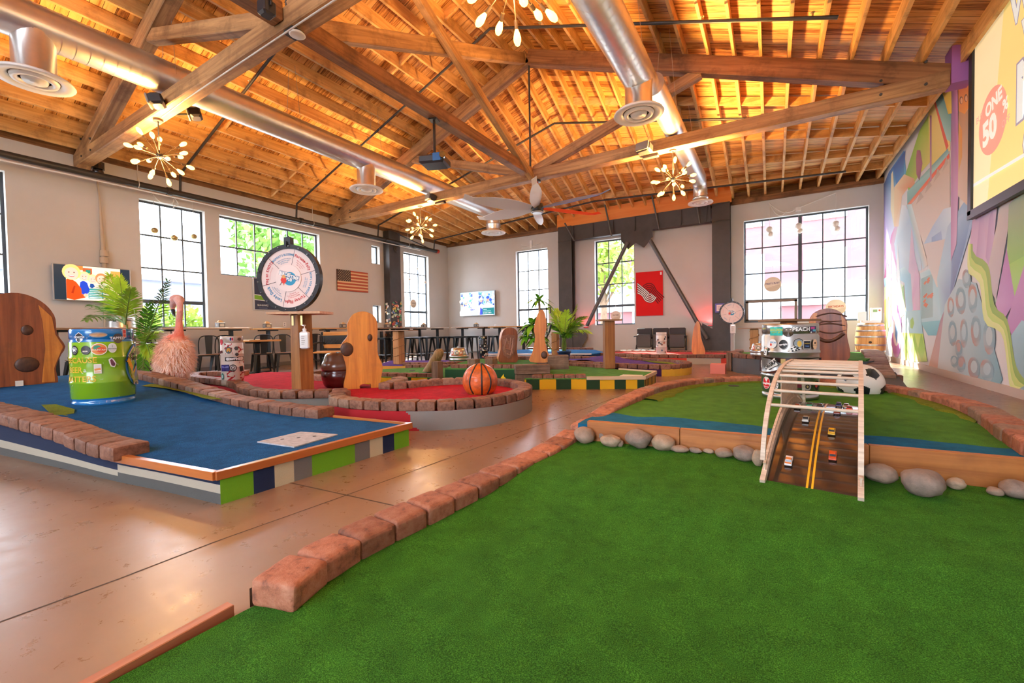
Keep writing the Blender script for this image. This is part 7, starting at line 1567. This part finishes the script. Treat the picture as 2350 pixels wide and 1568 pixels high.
def art2(p, w, h):
    p.rect(0, 0, w, h, 'a8c0d0'); rr_ = random.Random(5)
    for i in range(150): p.disc(rr_.random()*w*.98+w*.01, (.3+.66*rr_.random())*h, (.012+.03*rr_.random())*w, rr_.choice(['2a5ac8', 'e8eef4', 'f0f4f8', '3a8ac0', '48a898', '8a98a8', 'e0b8a8', '1c3c9a', 'c8d8e8', 'dcd8d0']), 8) if True else None
    p.rect(w*.38, h*.25, w*.55, h*.98, 'dfe6e4')
    for x, y, s, hat in ((.17, .55, 1.15, 'f2f4f8'), (.63, .62, 1.0, 'f4f4f4'), (.82, .66, 1.0, '1c50d8'), (.06, .45, .8, '3a4a6a')):
        p.poly([(w*(x-.09*s), 0), (w*(x-.10*s), h*(y-.28)), (w*x, h*(y-.12)), (w*(x+.12*s), h*(y-.26)), (w*(x+.14*s), 0)], 'f2eeee'); p.disc(w*x, h*y, w*.035*s, 'd89a80', 12, h*.085*s); p.disc(w*x, h*(y+.07*s), w*.042*s, hat, 12, h*.06*s); p.rect(w*(x-.055*s), h*(y+.045*s), w*x, h*(y+.065*s), hat)
    p.text('Indians', w*.36, h*.26, h*.13, '5a4a9a', .1, .7, .03); p.poly([(w*.58, h*.02), (w*.60, h*.34), (w*.70, h*.2), (w*.66, h*.02)], '1838c8'); p.rect(w*.66, h*.03, w*.99, h*.30, '0d7a80'); p.text('MARINERS', w*.74, h*.24, h*.045, 'd8f0f0', 0, .8); [p.disc(w*(.70+.04*i), h*.09, w*.012, 'f0f4f4', 8) for i in range(6)]; p.rect(w*.69, h*.16, w*.9, h*.175, 'a8d8d8')
def art2b(p, w, h):
    art2(p, w, h)
tv('television', 'large television on the back wall showing a baseball game', -11.0, -9.31, 1.50, 2.45, 'x', YB-.12, art2b, 1)
# wooden flag
t = thing('wooden_flag', 'wooden stars and stripes flag plaque on the left wall', 'flag plaque', (XL+.03, 9.31, 2.56), PI/2)
b_ = MB(); W_, H_ = 1.20, .67; b_.box((0, .01, 0), (W_, .03, H_), col=rgb('6a3a22')); pr = Print(b_, on_plane((-W_/2, -.0055, -H_/2), (1, 0, 0), (0, 0, 1)))
for i in range(13): pr.rect(0, H_*i/13+.002, W_, H_*(i+1)/13-.002, 'b8502e' if i % 2 == 0 else 'e2bd8c')
pr.rect(0, H_*6/13, W_*.42, H_, '3a2c24'); k_ = pr.k
for r_ in range(9):
    for c_ in range(6 if r_ % 2 == 0 else 5):
        x, y = W_*.42*(c_+.5+(.5 if r_ % 2 else 0))/6, H_*6/13+H_*7/13*(r_+.5)/9; pr.k = k_; pr.poly([(x+(.018 if i % 2 == 0 else .008)*sin(PI*i/5), y+(.018 if i % 2 == 0 else .008)*cos(PI*i/5)) for i in range(10)], 'd8b888', True)
b_.build('panel', painted('flag_paint', .55), t)
# team banner behind the wheel
t = thing('team_banner', 'navy and lime framed banner half hidden behind the big prize wheel', 'banner', (XL+.03, 6.85, 1.95), PI/2)
b_ = MB(); W_, H_ = 1.42, .86; b_.box((0, .01, 0), (W_, .03, H_), col=rgb('c8ccd0')); pr = Print(b_, on_plane((-W_/2, -.0055, -H_/2), (1, 0, 0), (0, 0, 1))); pr.rect(.03, .02, W_-.02, H_-.02, '14264a'); pr.poly([(.03, .27), (W_*.6, .20), (W_*.6, .36), (.03, .42)], 'dce0e0'); pr.poly([(.03, .29), (W_*.6, .22), (W_*.6, .34), (.03, .40)], '6cae20'); pr.text('SEAHAWKS', .24, .13, .07, 'c8d4dc', 0, .8, .02); pr.rect(.14, .05, .36, .07, '5a6a88'); pr.rect(W_*.62, .1, W_-.05, .16, '6cae20'); b_.build('panel', painted('banner_paint', .5), t)
# red flag with interlaced lines
t = thing('red_flag', 'red team flag with white and black curving lines on the back wall', 'flag', (-3.385, YB-.03, 1.98))
b_ = MB(); W_, H_ = .85, 1.42; nx, ny = 14, 20
fz = lambda u, v: -.012-.010*sin(u*9+v*3)*(1-v/H_)
b_.add([V(-W_/2+W_*i/nx, fz(W_*i/nx, H_*j/ny), -H_/2+H_*j/ny) for j in range(ny+1) for i in range(nx+1)], [[j*(nx+1)+i, j*(nx+1)+i+1, (j+1)*(nx+1)+i+1, (j+1)*(nx+1)+i] for j in range(ny) for i in range(nx)], 0, rgb('d80a0c'), True)
pr = Print(b_, lambda u, v, k: V(-W_/2+u, fz(u, v)-.0016-.0004*k, -H_/2+v))
def band(pts, w, col):
    A = catmull([(*p, 0) for p in pts], 26); L_ = []; R_ = []
    for i, p in enumerate(A): d = (A[min(i+1, 25)]-A[max(i-1, 0)]).normalized(); L_.append((p.x-d.y*w, p.y+d.x*w)); R_.append((p.x+d.y*w, p.y-d.x*w))
    k = pr.k; pr.k += 1; b_.add([pr.f(u, v, k) for q in zip(L_, R_) for u, v in q], [[2*i, 2*i+1, 2*i+3, 2*i+2] for i in range(25)], 0, rgb(col))
cx_, cy_ = .43, .74
for i in range(5):      # five parallel bands sweeping over from the right, five answering from the left
    r_ = .055+.062*i
    band([(cx_+r_*.72+.24, cy_-.36+.045*i), (cx_+r_*.75, cy_-.02+r_*.25), (cx_+r_*.45, cy_+r_*.75), (cx_, cy_+r_), (cx_-r_*.5, cy_+r_*.85), (cx_-r_*.72, cy_+r_*.62)], .016, '6a0f10')
for i in range(5):
    r_ = .055+.062*i; pts_ = [(.05, cy_+.30-.075*i+.02), (cx_-r_*.75, cy_-r_*.35+.03), (cx_-r_*.40, cy_-r_*.80), (cx_+.03, cy_-r_*1.0), (cx_+r_*.35+.03, cy_-r_*.85), (cx_+r_*.62+.02, cy_-r_*.5)]
    band(pts_, .026, '1a0c0c'); band(pts_, .015, 'f2eeea')
pr.rect(.77, 1.29, .82, 1.38, 'f0e4e4'); b_.build('cloth', painted('flag_cloth', .8), t)
# golf ball discs hung in the windows
def ball_sign(label, c, r, text, col, horiz='x', dim='d8c4a8'):
    t = thing('ball_sign', label, 'hanging sign', c, 0 if horiz == 'x' else PI/2, 'golf ball signs in the windows'); b_ = MB(); b_.cyl((0, 0, 0), (0, .02, 0), r, n=36, col=rgb('d9c8b0')); pr = Print(b_, on_plane((0, 0, 0), (1, 0, 0), (0, 0, 1))); pr.disc(0, 0, r*.97, 'e6d6c0', 30)
    for i in range(-9, 10):
        for j in range(-9, 10):
            x, y = (i+.5*(j % 2))*r*.10, j*r*.095
            if x*x+y*y < r*r*.88 and y < -.25*r+.3*x-.0: pr.k = 3; pr.disc(x, y, r*.033, 'a8865c', 6)
    pr.k = 5
    for tt, y in zip(text.split('|'), (.25, -.02)): pr.text(tt, 0, r*y if '|' in text else r*.12, r*.34, col, .04, .85, .03)
    b_.build('disc', painted('sign_print', .5), t); s = MB(); s.tube([(0, .01, r), (0, .01, r+.5)], .003, 4); s.build('cord', plain('cord_white', (.8, .8, .78), .6), t)
q = P(1773, 653, y=YB+.02); ball_sign('round golf ball sign lettered Party Putt in the big window', q, 17*depth(q)/FPX, 'PARTY PUTT', '6a5a78')
q = P(1918, 706, y=YB+.02); ball_sign('round golf ball sign lettered Birthdays above the carved face slab', q, 19*depth(q)/FPX, 'BIRTHDAYS', 'c05a3a')
q = P(1413, 725, y=YB+.02); ball_sign('round golf ball sign in the window between the steel braces', q, 11.5*depth(q)/FPX, 'TEE TIMES', '8a6a4a')
q = P(949, 697, x=XL+.02); ball_sign('grey round golf ball sign in the last left wall window', q, 10*depth(q)/FPX/cosx(949)*.95, 'Tee Sports', '4a4a48', 'y')
# glitter balls hanging in the windows
def glitter(label, c, r, up, matk):
    t = thing('hanging_ball', label, 'hanging ornament', c, 0, 'hanging balls in the windows'); b_ = MB(); b_.sphere((0, 0, 0), r, 12, 9); b_.build('ball', matk, t); s = MB(); s.tube([(0, 0, r), (0, 0, up), (-.15, 0, up) if c.x < -11 else (0, .12, up)], .004, 4); s.build('cord', plain('cord_white', (.8, .8, .78), .6), t); return t
gold = plain('gold_glitter', (.45, .36, .16), .35, .7, var=.6, scale=60); pearl = plain('pearl', (.85, .82, .74), .4)
for (a, b_), w, lab in (((355, 529), 7, 'gold hanging ball at the left of the tall window'), ((400, 546), 7.2, 'gold hanging ball in the middle of the tall window'), ((445, 543), 6.2, 'gold hanging ball at the right of the tall window')): q = P(a, b_, x=XL+.14); glitter(lab, q, w*depth(q)/FPX, 4.0-q.z, gold)
for (a, b_), w, lab in (((958, 617), 2.4, 'highest pale ball in the last left wall window'), ((940, 641), 2.6, 'left pale ball in the last left wall window'), ((975, 648), 3.4, 'right pale ball in the last left wall window')): q = P(a, b_, x=XL+.14); glitter(lab, q, w*depth(q)/FPX, 4.0-q.z, pearl)
for (a, b_), lab in (((1766, 527), 'left white hanging ornament in the big window'), ((1833, 519), 'middle white hanging ornament in the big window'), ((1918, 514), 'right white hanging ornament in the big window')):
    q = P(a, b_, y=YB-.1); t = glitter(lab, q, .085, 4.3-q.z, pearl); b2 = MB(); b2.sphere((.03, 0, -.13), .075, 12, 8); b2.build('lower_ball', pearl, t)
for (a, b_), lab in (((1243, 611), 'small ornament at the right of the first back window'), ((1221, 631), 'small ornament in the middle of the first back window')): q = P(a, b_, y=YB-.1); glitter(lab, q, .025, 4.1-q.z, gold)
wire = plain('cord_white', (.8, .8, .78), .6)
b_ = MB(); b_.tube(catmull([P(a, c_, y=YB-.01) for a, c_ in ((1764, 466), (1790, 485), (1812, 487), (1832, 478), (1870, 462), (1918, 443))], 30), .012, 5); b_.tube(catmull([P(a, c_, y=YB-.01) for a, c_ in ((1764, 466), (1780, 490), (1795, 494), (1806, 484), (1832, 478))], 20), .012, 5); b_.box(P(1832, 480, y=YB-.03), (.12, .05, .1)); tag(b_.build('string_loop', wire), 'white looping cord above the big back window', 'cord')
b_ = MB(); q = P(1219, 567, y=YB-.04); b_.box(q+V(0, 0, .1), (.08, .05, .28)); [b_.tube([q, P(a, c_, y=YB-.04)], .010, 4) for a, c_ in ((1196, 562), (1242, 556), (1197, 570), (1245, 562))]; tag(b_.build('hanger_bracket', wire), 'white branched hanger above the first back window', 'bracket')
b_ = MB(); q = P(398, 452, x=XL+.05); b_.tube(catmull([P(a, c_, x=XL+.05) for a, c_ in ((352, 448), (370, 464), (396, 466), (400, 455), (410, 470), (398, 475))], 24), .012, 5); tag(b_.build('string_loop', wire), 'white tangled cord above the tall left window', 'cord')
# outlets
for q, rz, lab in ((P(653, 745, x=XL+.006), PI/2, 'white wall outlet above the table behind the nearer wheel post'), (P(1137, 748, y=YB-.006), 0, 'white wall outlet at the end of the back wall bar tables')): t = MB(); t.box((0, 0, 0), (.09, .012, .13), ch=.003); t.box((0, -.007, .025), (.03, .004, .03), mat=1); t.box((0, -.007, -.025), (.03, .004, .03), mat=1); tag(t.build('wall_outlet', [plain('pump_white', (.82, .80, .78), .4), plain('tv_silver', (.42, .42, .43), .4, .3)], None, q, (0, 0, rz)), lab, 'outlet')
# projection screen on the mural wall
t = thing('projection_screen', 'large black framed screen with a yellow mini golf advert on the mural wall', 'projection screen', (2.33, 6.25, 3.47), -PI/2)
W_, H_ = 4.1, 2.27; fr_ = MB(); fr_.box((0, 0, H_/2+.0), (W_+.14, .06, .11)); fr_.box((0, 0, -H_/2), (W_+.14, .06, .11)); fr_.box((-W_/2, 0, 0), (.11, .06, H_)); fr_.box((W_/2, 0, 0), (.11, .06, H_)); fr_.build('frame', plain('black_metal', (.02, .02, .022), .4), t)
s = MB(); s.box((0, .01, 0), (W_-.08, .02, H_-.08), col=rgb('e8d070')); pr = Print(s, on_plane((-W_/2, -.001, -H_/2), (1, 0, 0), (0, 0, 1), .0005)); pr.rect(.05, .05, W_-.05, H_-.05, 'ecd98a'); pr.poly([(.05, .05), (.5, .05), (.9, H_-.05), (.05, H_-.05)], 'f0e2b4')
pr.disc(.62, 1.02, .40, 'e8a08c', 36)
for dx, cc, bo in ((0, '9a94a8', .06), (0, 'dde8e6', .03)):
    pr.text('WIN', 1.55, 2.02, .50, cc, 0, .9, bo); pr.text('WEDNESDAY', 2.55, 1.62, .44, cc, 0, .9, bo); pr.text('MINI', 2.1, 1.02, .86, cc, 0, 1.0, bo); pr.text('GOLF', 2.3, .42, .72, cc, 0, 1.0, bo)
pr.text('ONE', .66, 1.22, .22, 'f0ece0', .15, 1, .04); pr.text('50', .55, .92, .40, 'f0ece0', .1, 1, .05); pr.text('%', .98, 1.06, .20, 'f0ece0', .1, 1, .03); pr.text('BUY', .26, 1.20, .12, 'd8b0a0', .1); pr.text('OFF', 1.0, .86, .12, 'd8b0a0', .1); pr.poly([(.08, .36), (1.6, .30), (1.6, .34), (.08, .40)], 'dde8e6'); pr.poly([(3.2, .30), (4.0, .30), (4.0, .34), (3.2, .34)], 'dde8e6')
s.build('screen', painted('projected_image', .6, emit=.32), t)
# ================================================================== UNDER THE ROOF
galv = plain('galvanised', (.80, .80, .79), .33, .92, var=.10, scale=2); vent_w = plain('vent_white', (.80, .78, .74), .4)
def duct_run(label, x, z, y0, y1, r, drops, bend=True, group=None):
    t = thing('spiral_duct', label, 'air duct', (x, (y0+y1)/2, z)); o = V(x, (y0+y1)/2, z)
    p = MB(); p.cyl(V(x, y0, z)-o, V(x, y1, z)-o, r, n=28)
    n = int((y1-y0)/.135)
    for i in range(n): y = y0+.135*i; p.cyl(V(x, y, z)-o, V(x, y+.012, z)-o, r+.005, n=28, caps=False)
    p.build('pipe', galv, t)
    if bend:
        b_ = MB(); L_ = [V(x, y1+.32*sin(PI/2*i/8), z-.32*(1-cos(PI/2*i/8)))-o for i in range(9)]+[V(x, y1+.32, z-.40)-o]; b_.tube(L_, [r*.92]*10, 24); [b_.tube([L_[i], L_[i]+(L_[i+1]-L_[i])*.12], r*.95, 24) for i in range(0, 9, 2)]; b_.build('elbow', galv, t)
        drops = drops+[(y1+.32, 4.1, r*.9, z-.40, 0)]
    for y, zb, rr_, zt_, off in drops:
        c_ = MB(); c_.lathe([(rr_*1.15, zt_-zb-.02), (rr_, zt_-zb-.16), (rr_, .09), (rr_*1.04, .08), (rr_*1.04, .05), (rr_, .04)], (off, y-o.y, zb-o.z), 28); c_.build('collar', galv, t)
        d = MB(); R0 = rr_*1.85; d.lathe([(rr_*1.0, .055), (R0*.96, .04), (R0, .015), (R0*.97, 0), (R0*.70, .012), (R0*.62, .035)], (off, y-o.y, zb-o.z), 36); d.lathe([(R0*.60, .03), (R0*.56, -.005), (R0*.42, .0), (R0*.40, .03)], (off, y-o.y, zb-o.z), 30); d.lathe([(R0*.34, .03), (R0*.30, -.008), (R0*.14, .0), (R0*.12, -.012), (0, -.012)], (off, y-o.y, zb-o.z), 24); d.build('diffuser', vent_w, t)
        k = MB(); k.cyl(V(off, y-o.y, zb-o.z+.031), V(off, y-o.y, zb-o.z+.034), R0*.62, n=24); k.build('throat', plain('throat_dark', (.06, .05, .045), .7), t)
    h = MB()
    for y in [y0+1+2.0*i for i in range(int((y1-y0-1)/2)+1)]: 
        for s in (-1, 1): h.tube([V(x+s*r, y, z)-o, V(x+s*r*.4, y, chord(x)+.1 if y < 8.5 else 4.55+(chord(x)-4.55)*(14.17-y)/5.6)-o], .004, 4)
    h.build('hanger', plain('peg_steel', (.5, .5, .5), .3, .9), t); return t
duct_run('long silver spiral duct with three vents along the left side of the roof', -7.9, 4.80, -4.0, 11.6, .245, [(1.58, 4.08, .2, 4.80, 0), (6.72, 4.11, .2, 4.80, 0)])
q = duct_run('silver spiral duct with vents running to the back wall on the right side', -1.73, 4.68, -3.0, 6.95, .235, [(6.66, 4.10, .20, 4.68, 0)], False)
duct_run('slimmer silver duct continuing from the right duct to the orange band', -1.60, 4.66, 6.95, 11.9, .185, [])
# sputnik chandeliers
bulb_m = plain('bulb_glow', (1.0, .50, .10), .3, emit=4.5); bulb_glass = plain('bulb_amber', (1.0, .42, .06), .2, emit=2.2); brass_b = plain('bulb_base', (.09, .055, .03), .4, .6)
def chandelier(label, c, rad, drop, seed, UP_W, n=20):
    t = thing('sputnik_chandelier', label, 'chandelier', c, group='sputnik chandeliers'); rr_ = random.Random(seed)
    h = MB(); h.sphere((0, 0, 0), .05, 14, 10); h.tube([(0, 0, 0), (0, 0, drop)], .009, 6); h.cyl((0, 0, drop-.03), (0, 0, drop), .065, n=14); h.build('hub', plain('black_metal', (.02, .02, .022), .4), t)
    for i in range(n):
        z = 1-2*(i+.5)/n; a = i*2.39996+rr_.random()*.4; k = math.sqrt(1-z*z); d = V(k*cos(a), k*sin(a), z*.95).normalized()
        if z > .85: continue
        L_ = rad*(.86+.14*rr_.random())
        ar = MB(); ar.tube([d*.04, d*(L_-.13)], .0055, 5); ar.cyl(d*(L_-.16), d*(L_-.10), .016, n=8); so_ = ar.build('arm', brass_b, t)
        b_ = MB(); M_ = d.to_track_quat('Z', 'Y').to_matrix().to_4x4(); M_.translation = d*(L_-.10)
        tmp = MB(); tmp.lathe([(.013, 0), (.024, .03), (.032, .06), (.030, .085), (.018, .11), (0, .12)], n=10); b_.add([M_ @ Vector(v) for v in tmp.v], tmp.f, 0, None, True)
        tmp = MB(); tmp.sphere((0, 0, .06), .014, 8, 6, sc=(1, 1, 1.9)); b_.add([M_ @ Vector(v) for v in tmp.v], tmp.f, 1, None, True)
        M2 = MB(); b_.build('bulb', [bulb_m, bulb_m], so_) if False else b_.build('bulb', [bulb_m, bulb_m], t)
    l = bpy.data.lights.new('chandelier_light', 'POINT'); l.energy = LAMP_W; l.color = (1.0, .56, .20); l.shadow_soft_size = .12; lo = bpy.data.objects.new('chandelier_light', l); COL.objects.link(lo); lo.parent = t; lo.location = (0, 0, -.12)
    l = bpy.data.lights.new('ceiling_fill_spot', 'SPOT'); l.energy = UP_W; l.color = (1.0, .52, .16); l.spot_size = 2.75; l.spot_blend = .6; l.shadow_soft_size = .15; lo = bpy.data.objects.new('ceiling_fill_spot', l); COL.objects.link(lo); lo.parent = t; lo.location = (0, 0, .08); lo.rotation_euler = (PI, 0, 0)  # added upward spot that brightens the ceiling, beyond what the bulbs give
    return t
LAMP_W = 70
chandelier('sputnik chandelier of glowing bulbs under the nearest truss at left', V(-8.12, 2.92, 3.66), .45, .56, 1, 330)
chandelier('smaller looking sputnik chandelier under the mid truss left of the ceiling fan', V(-8.03, 8.6, 3.68), .43, .55, 2, 420)
chandelier('sputnik chandelier under the mid truss on the right beside the duct', V(-1.6, 8.6, 3.68), .43, .55, 3, 1000)
chandelier('sputnik chandelier at the top edge of the photo with only low bulbs showing', V(-1.72, 2.92, 3.60), .45, .62, 4, 900)
# ceiling fan
fh = V(-4.51, 8.6, 3.60); t = thing('ceiling_fan', 'large ceiling fan with red, white and blue blades under mid truss', 'ceiling fan', fh)
b_ = MB(); b_.lathe([(.0, -.10), (.11, -.10), (.14, -.08), (.15, .0), (.13, .09), (.06, .11), (.0, .11)], n=24); b_.build('motor', plain('black_metal', (.02, .02, .022), .4), t)
MB().lathe([(.10, -.108), (.135, -.10), (.135, -.085)], n=24).build('lower_ring', plain('tv_silver', (.42, .42, .43), .4, .3), t)
MB().tube([(0, 0, .1), (0, 0, .63)], .03, 10).build('downrod', plain('fan_red', (.62, .03, .03), .4), t); MB().cyl((0, 0, .58), (0, 0, .64), .09, n=16).build('canopy', plain('black_metal', (.02, .02, .022), .4), t)
fan_c = {'blue': (.06, .25, .62), 'red': (.72, .06, .05), 'white': (.80, .78, .76)}
for i, cn in enumerate(('blue', 'red', 'white', 'white', 'white', 'white')):
    a = math.radians(-4+60*i); bm_ = MB(); L_ = 1.72; vs = []
    for j in range(9):
        u = .12+(L_-.12)*j/8; w = .05+.075*sin(PI*min(1, j/7)); up_ = .02*j/8+(.05 if j == 8 else 0)
        vs += [V(u, -w, up_-w*.62), V(u, w, up_+w*.62), V(u, w, up_+w*.62+.01), V(u, -w, up_-w*.62+.01)]
    bm_.add(vs, [[4*j+k, 4*j+(k+1) % 4, 4*j+4+(k+1) % 4, 4*j+4+k] for j in range(8) for k in range(4)]+[[3, 2, 1, 0], [32, 33, 34, 35]]); o_ = bm_.build('blade', plain('fan_'+cn, fan_c[cn], .35), t, None, (0, 0, a)); o_['label'] = cn+' fan blade'
# projector on a pole
pj = P(998, 372, x=-4.67); t = thing('projector', 'black ceiling projector hung by a pole from the centre timber tie', 'projector', pj, .35)
b_ = MB(); b_.box((0, 0, 0), (.42, .36, .14), ch=.03); b_.build('body', plain('projector_black', (.03, .03, .035), .4), t); MB().box((.10, -.185, .01), (.13, .01, .12)).build('front_panel', plain('panel_blue', (.02, .12, .35), .3), t)
b_ = MB(); b_.cyl((.19, -.17, .02), (.21, -.22, .02), .05, n=16); b_.build('lens', plain('lens_dark', (.02, .035, .02), .05, coat=1), t); b_ = MB(); b_.cyl((0, 0, .07), (0, 0, 4.32-pj.z), .022, n=10); b_.box((0, 0, .1), (.12, .12, .04)); b_.box((0, 0, 4.30-pj.z), (.14, .14, .05)); b_.build('pole', plain('black_metal', (.02, .02, .022), .4), t)
# wedge speakers on the trusses
def speaker(label, c, rot, s=1.0, mount=None):
    t = thing('wall_speaker', label, 'speaker', c, rot, 'speakers on the trusses'); b_ = MB(); b_.box((0, .05*s, 0), (.24*s, .17*s, .16*s), ch=.03*s); b_.build('cabinet', plain('speaker_dark', (.035, .03, .03), .5), t)
    g = MB(); g.box((0, -.045*s, 0), (.22*s, .03*s, .145*s), ch=.012*s); g.build('grille', plain('speaker_grille', (.30, .28, .25), .6), t)
    m_ = MB(); m_.tube([(0, .12*s, 0), (0, .2*s, .0)] if mount is None else [(0, .1*s, 0), V(*mount)], .015, 6); m_.build('bracket', MATS['black_metal'], t); return t
ya = TR[1]
q = P(350, 232, y=ya-.14); speaker('wedge speaker with grey grille on the near face of the nearest truss', q, (.25, 0, -.55), 1.0, (0, .15, .0))
q = P(440, 262, y=ya+.42); speaker('wedge speaker with bluish side behind the nearest truss', q, (.25, 0, -.5), .95, (0, -.2, .0))
q = P(612, 20, y=ya-.35); t = thing('camera_box', 'small black box hung above the nearest truss', 'box', q); b_ = MB(); b_.box((0, 0, 0), (.13, .13, .15), ch=.02); b_.build('housing', MATS['projector_black'], t); b_ = MB(); b_.cyl((.08, 0, 0), (.08, 0, .5), .012, n=6); b_.build('hanger', MATS['black_metal'], t)
yb_ = TR[2]
q = P(1476, 338, y=yb_-.12); speaker('wedge speaker on the mid truss near the right chandelier', q, (-.2, 0, -.2), 1.15, (0, .12, 0))
q = P(985, 453, y=yb_-.12); speaker('wedge speaker on the mid truss left of the ceiling fan', q, (-.2, 0, -.4), 1.1, (0, .12, 0))
for (a, b__), lab in (((1494, 362), 'dark strip speaker under the mid truss on the right'), ((1012, 470), 'dark strip speaker under the mid truss on the left')): q = P(a, b__, z=4.19); q.y = yb_+.3; o_ = MB().box((0, 0, 0), (.3, .1, .06), ch=.01).build('strip_speaker', MATS['speaker_dark'], None, V(P(a, b__, y=yb_+.12).x, yb_+.10, 4.19)); tag(o_, lab, 'speaker')
q = P(659, 93, y=ya-.02); t = thing('wireless_antenna', 'round white disc antenna on the underside of the nearest truss', 'antenna', V(q.x, ya+.1, 4.20)); b_ = MB(); b_.lathe([(.02, .0), (.075, -.02), (.085, -.035), (.07, -.045), (0, -.045)], n=24); b_.build('disc', vent_w, t); b_ = MB(); b_.box((-.06, 0, .01), (.16, .14, .05)); b_.build('mount', MATS['speaker_dark'], t)
# conduit on the near truss face
cu = MB(); cu.tube([P(362, 262, y=ya-.01), P(358, 275, y=ya-.01), P(372, 268, y=ya-.01), P(420, 232, y=ya-.015), P(700, 45, y=ya-.015), P(830, -40, y=ya-.015)][2:], .010, 6); tag(cu.build('conduit', plain('conduit_grey', (.66, .62, .56), .4, .3)), 'thin pale conduit along the near face of the nearest truss', 'conduit')
# sprinkler pipes
blk = plain('pipe_black', (.035, .033, .032), .45)
t = thing('sprinkler_main', 'black sprinkler main with red end cap along the left wall', 'pipe', (XL+.36, 6.5, 4.06)); o = V(XL+.36, 6.5, 4.06)
b_ = MB(); b_.cyl(V(0, -9, 0), V(0, 6.55, 0), .065, n=16); [b_.cyl(V(0, y, 0), V(0, y+.09, 0), .085, n=16) for y in (-2.3, .8, 3.9, 5.2)]; b_.build('main', blk, t); b_ = MB(); b_.cyl(V(0, 6.55, 0), V(0, 6.66, 0), .075, n=16); b_.build('end_cap', plain('cap_red', (.55, .05, .03), .4), t)
b_ = MB(); b_.cyl(V(.02, -9, -.11), V(.02, 5.6, -.11), .016, n=8); b_.build('side_tube', plain('tube_white', (.75, .74, .72), .4), t)  # thin white tube along the underside of the main
for y in (-2.8, 1.2, 5.0): h = MB(); h.tube([V(0, y, .06), V(0, y, .5)], .008, 5); h.tube([V(.07*cos(i*PI/6), y, .07*sin(i*PI/6)) for i in range(12)], .008, 5, closed=True); h.build('hanger', MATS['conduit_grey'], t)
def roofz(x, y): 
    if y < 8.59: return chord(x)
    f = min(1, (y-8.59)/5.6); return chord(x)*(1-f)+PLATE*f
for y, xe, lab in ((4.45, 1.2, 'black sprinkler branch pipe just beyond the nearest truss'), (7.2, .75, 'black sprinkler branch pipe before the mid truss'), (10.1, -.2, 'black sprinkler branch pipe beyond the mid truss'), (12.9, 1.5, 'black sprinkler branch pipe near the back wall above the fan')):
    t = thing('sprinkler_branch', lab, 'pipe', (XC, y, 0), group='sprinkler branch pipes'); b_ = MB()
    L_ = [V(XL+.36, y, 4.10), V(XL+.40, y, roofz(XL+.4, y)-.10), V(XC-.1, y, roofz(XC, y)-.28), V(xe, y, roofz(xe, y)-.14 if y < 12 else roofz(xe, y)-.1)]; b_.tube([p-V(XC, y, 0) for p in L_], .026, 8); b_.build('pipe', blk, t)
    s = MB()
    for f in (.2, .45, .7, .95):
        for a_, c_ in ((L_[1], L_[2]), (L_[2], L_[3])): p = a_.lerp(c_, f)-V(XC, y, 0); s.cyl(p, p+V(0, 0, .07), .012, n=6); s.cyl(p+V(0, 0, .07), p+V(0, 0, .075), .028, n=8)
    s.build('sprinkler_head', plain('brass', (.55, .42, .18), .35, .8), t)
b_ = MB(); b_.tube([V(XL+.32, 11.0, 4.38), V(XL+.34, 12.6, 4.12)], .022, 8); tag(b_.build('diagonal_pipe', blk), 'short diagonal black pipe above the last left wall window', 'pipe')
# beige wall conduit beside the left television
pp_ = [P(a, c_, x=XL+.05) for a, c_ in ((222, 410), (228, 450), (236, 560), (240, 620), (244, 752))]; t = thing('wall_conduit', 'beige conduit with couplings running down the left wall past the television', 'conduit', pp_[4]); o = pp_[4]; bg_ = plain('conduit_beige', (.52, .42, .31), .6)
b_ = MB(); b_.tube([p-o for p in pp_], [.012, .016, .035, .045, .045], 8); b_.build('tube', bg_, t); b_ = MB(); [b_.cyl(P(239, z_, x=XL+.05)-o-V(0, 0, .06), P(239, z_, x=XL+.05)-o+V(0, 0, .06), .07, n=10) for z_ in (582, 598)]; b_.build('coupling', bg_, t)
q = P(225, 396, x=XL+.3); b_ = MB(); b_.sphere((0, 0, 0), .09, 16, 8, v0=.0, v1=1); b_.cyl((0, 0, .06), (0, 0, .2), .10, n=16); tag(b_.build('dome_camera', plain('dome_black', (.02, .02, .024), .1, coat=.6), None, V(XL+.30, P(225, 396, x=XL+.3).y, q.z)), 'black dome camera under the left end of the nearest truss', 'camera')
# red strip lights that colour the wall between the braces
for (a, b__), rot, e_, lab in (((1632, 748), 0, 26, 'red strip lamp on the right foot gusset'), ((1345, 752), 0, 9, 'red strip lamp on the left foot gusset')):
    q = P(a, b__, y=14.02); t = thing('strip_lamp', lab, 'lamp', q); MB().box((0, 0, 0), (.16, .05, .03)).build('housing', steel, t); MB().box((0, 0, .018), (.14, .035, .008)).build('diode_strip', plain('led_red', (1, .03, .04), .3, emit=4), t)
    l = bpy.data.lights.new('red_glow', 'SPOT'); l.energy = e_; l.color = (1, .03, .03); l.spot_size = 2.6; l.shadow_soft_size = .05; lo = bpy.data.objects.new('red_glow', l); COL.objects.link(lo); lo.parent = t; lo.location = (0, 0, .05); lo.rotation_euler = (PI, 0, 0)
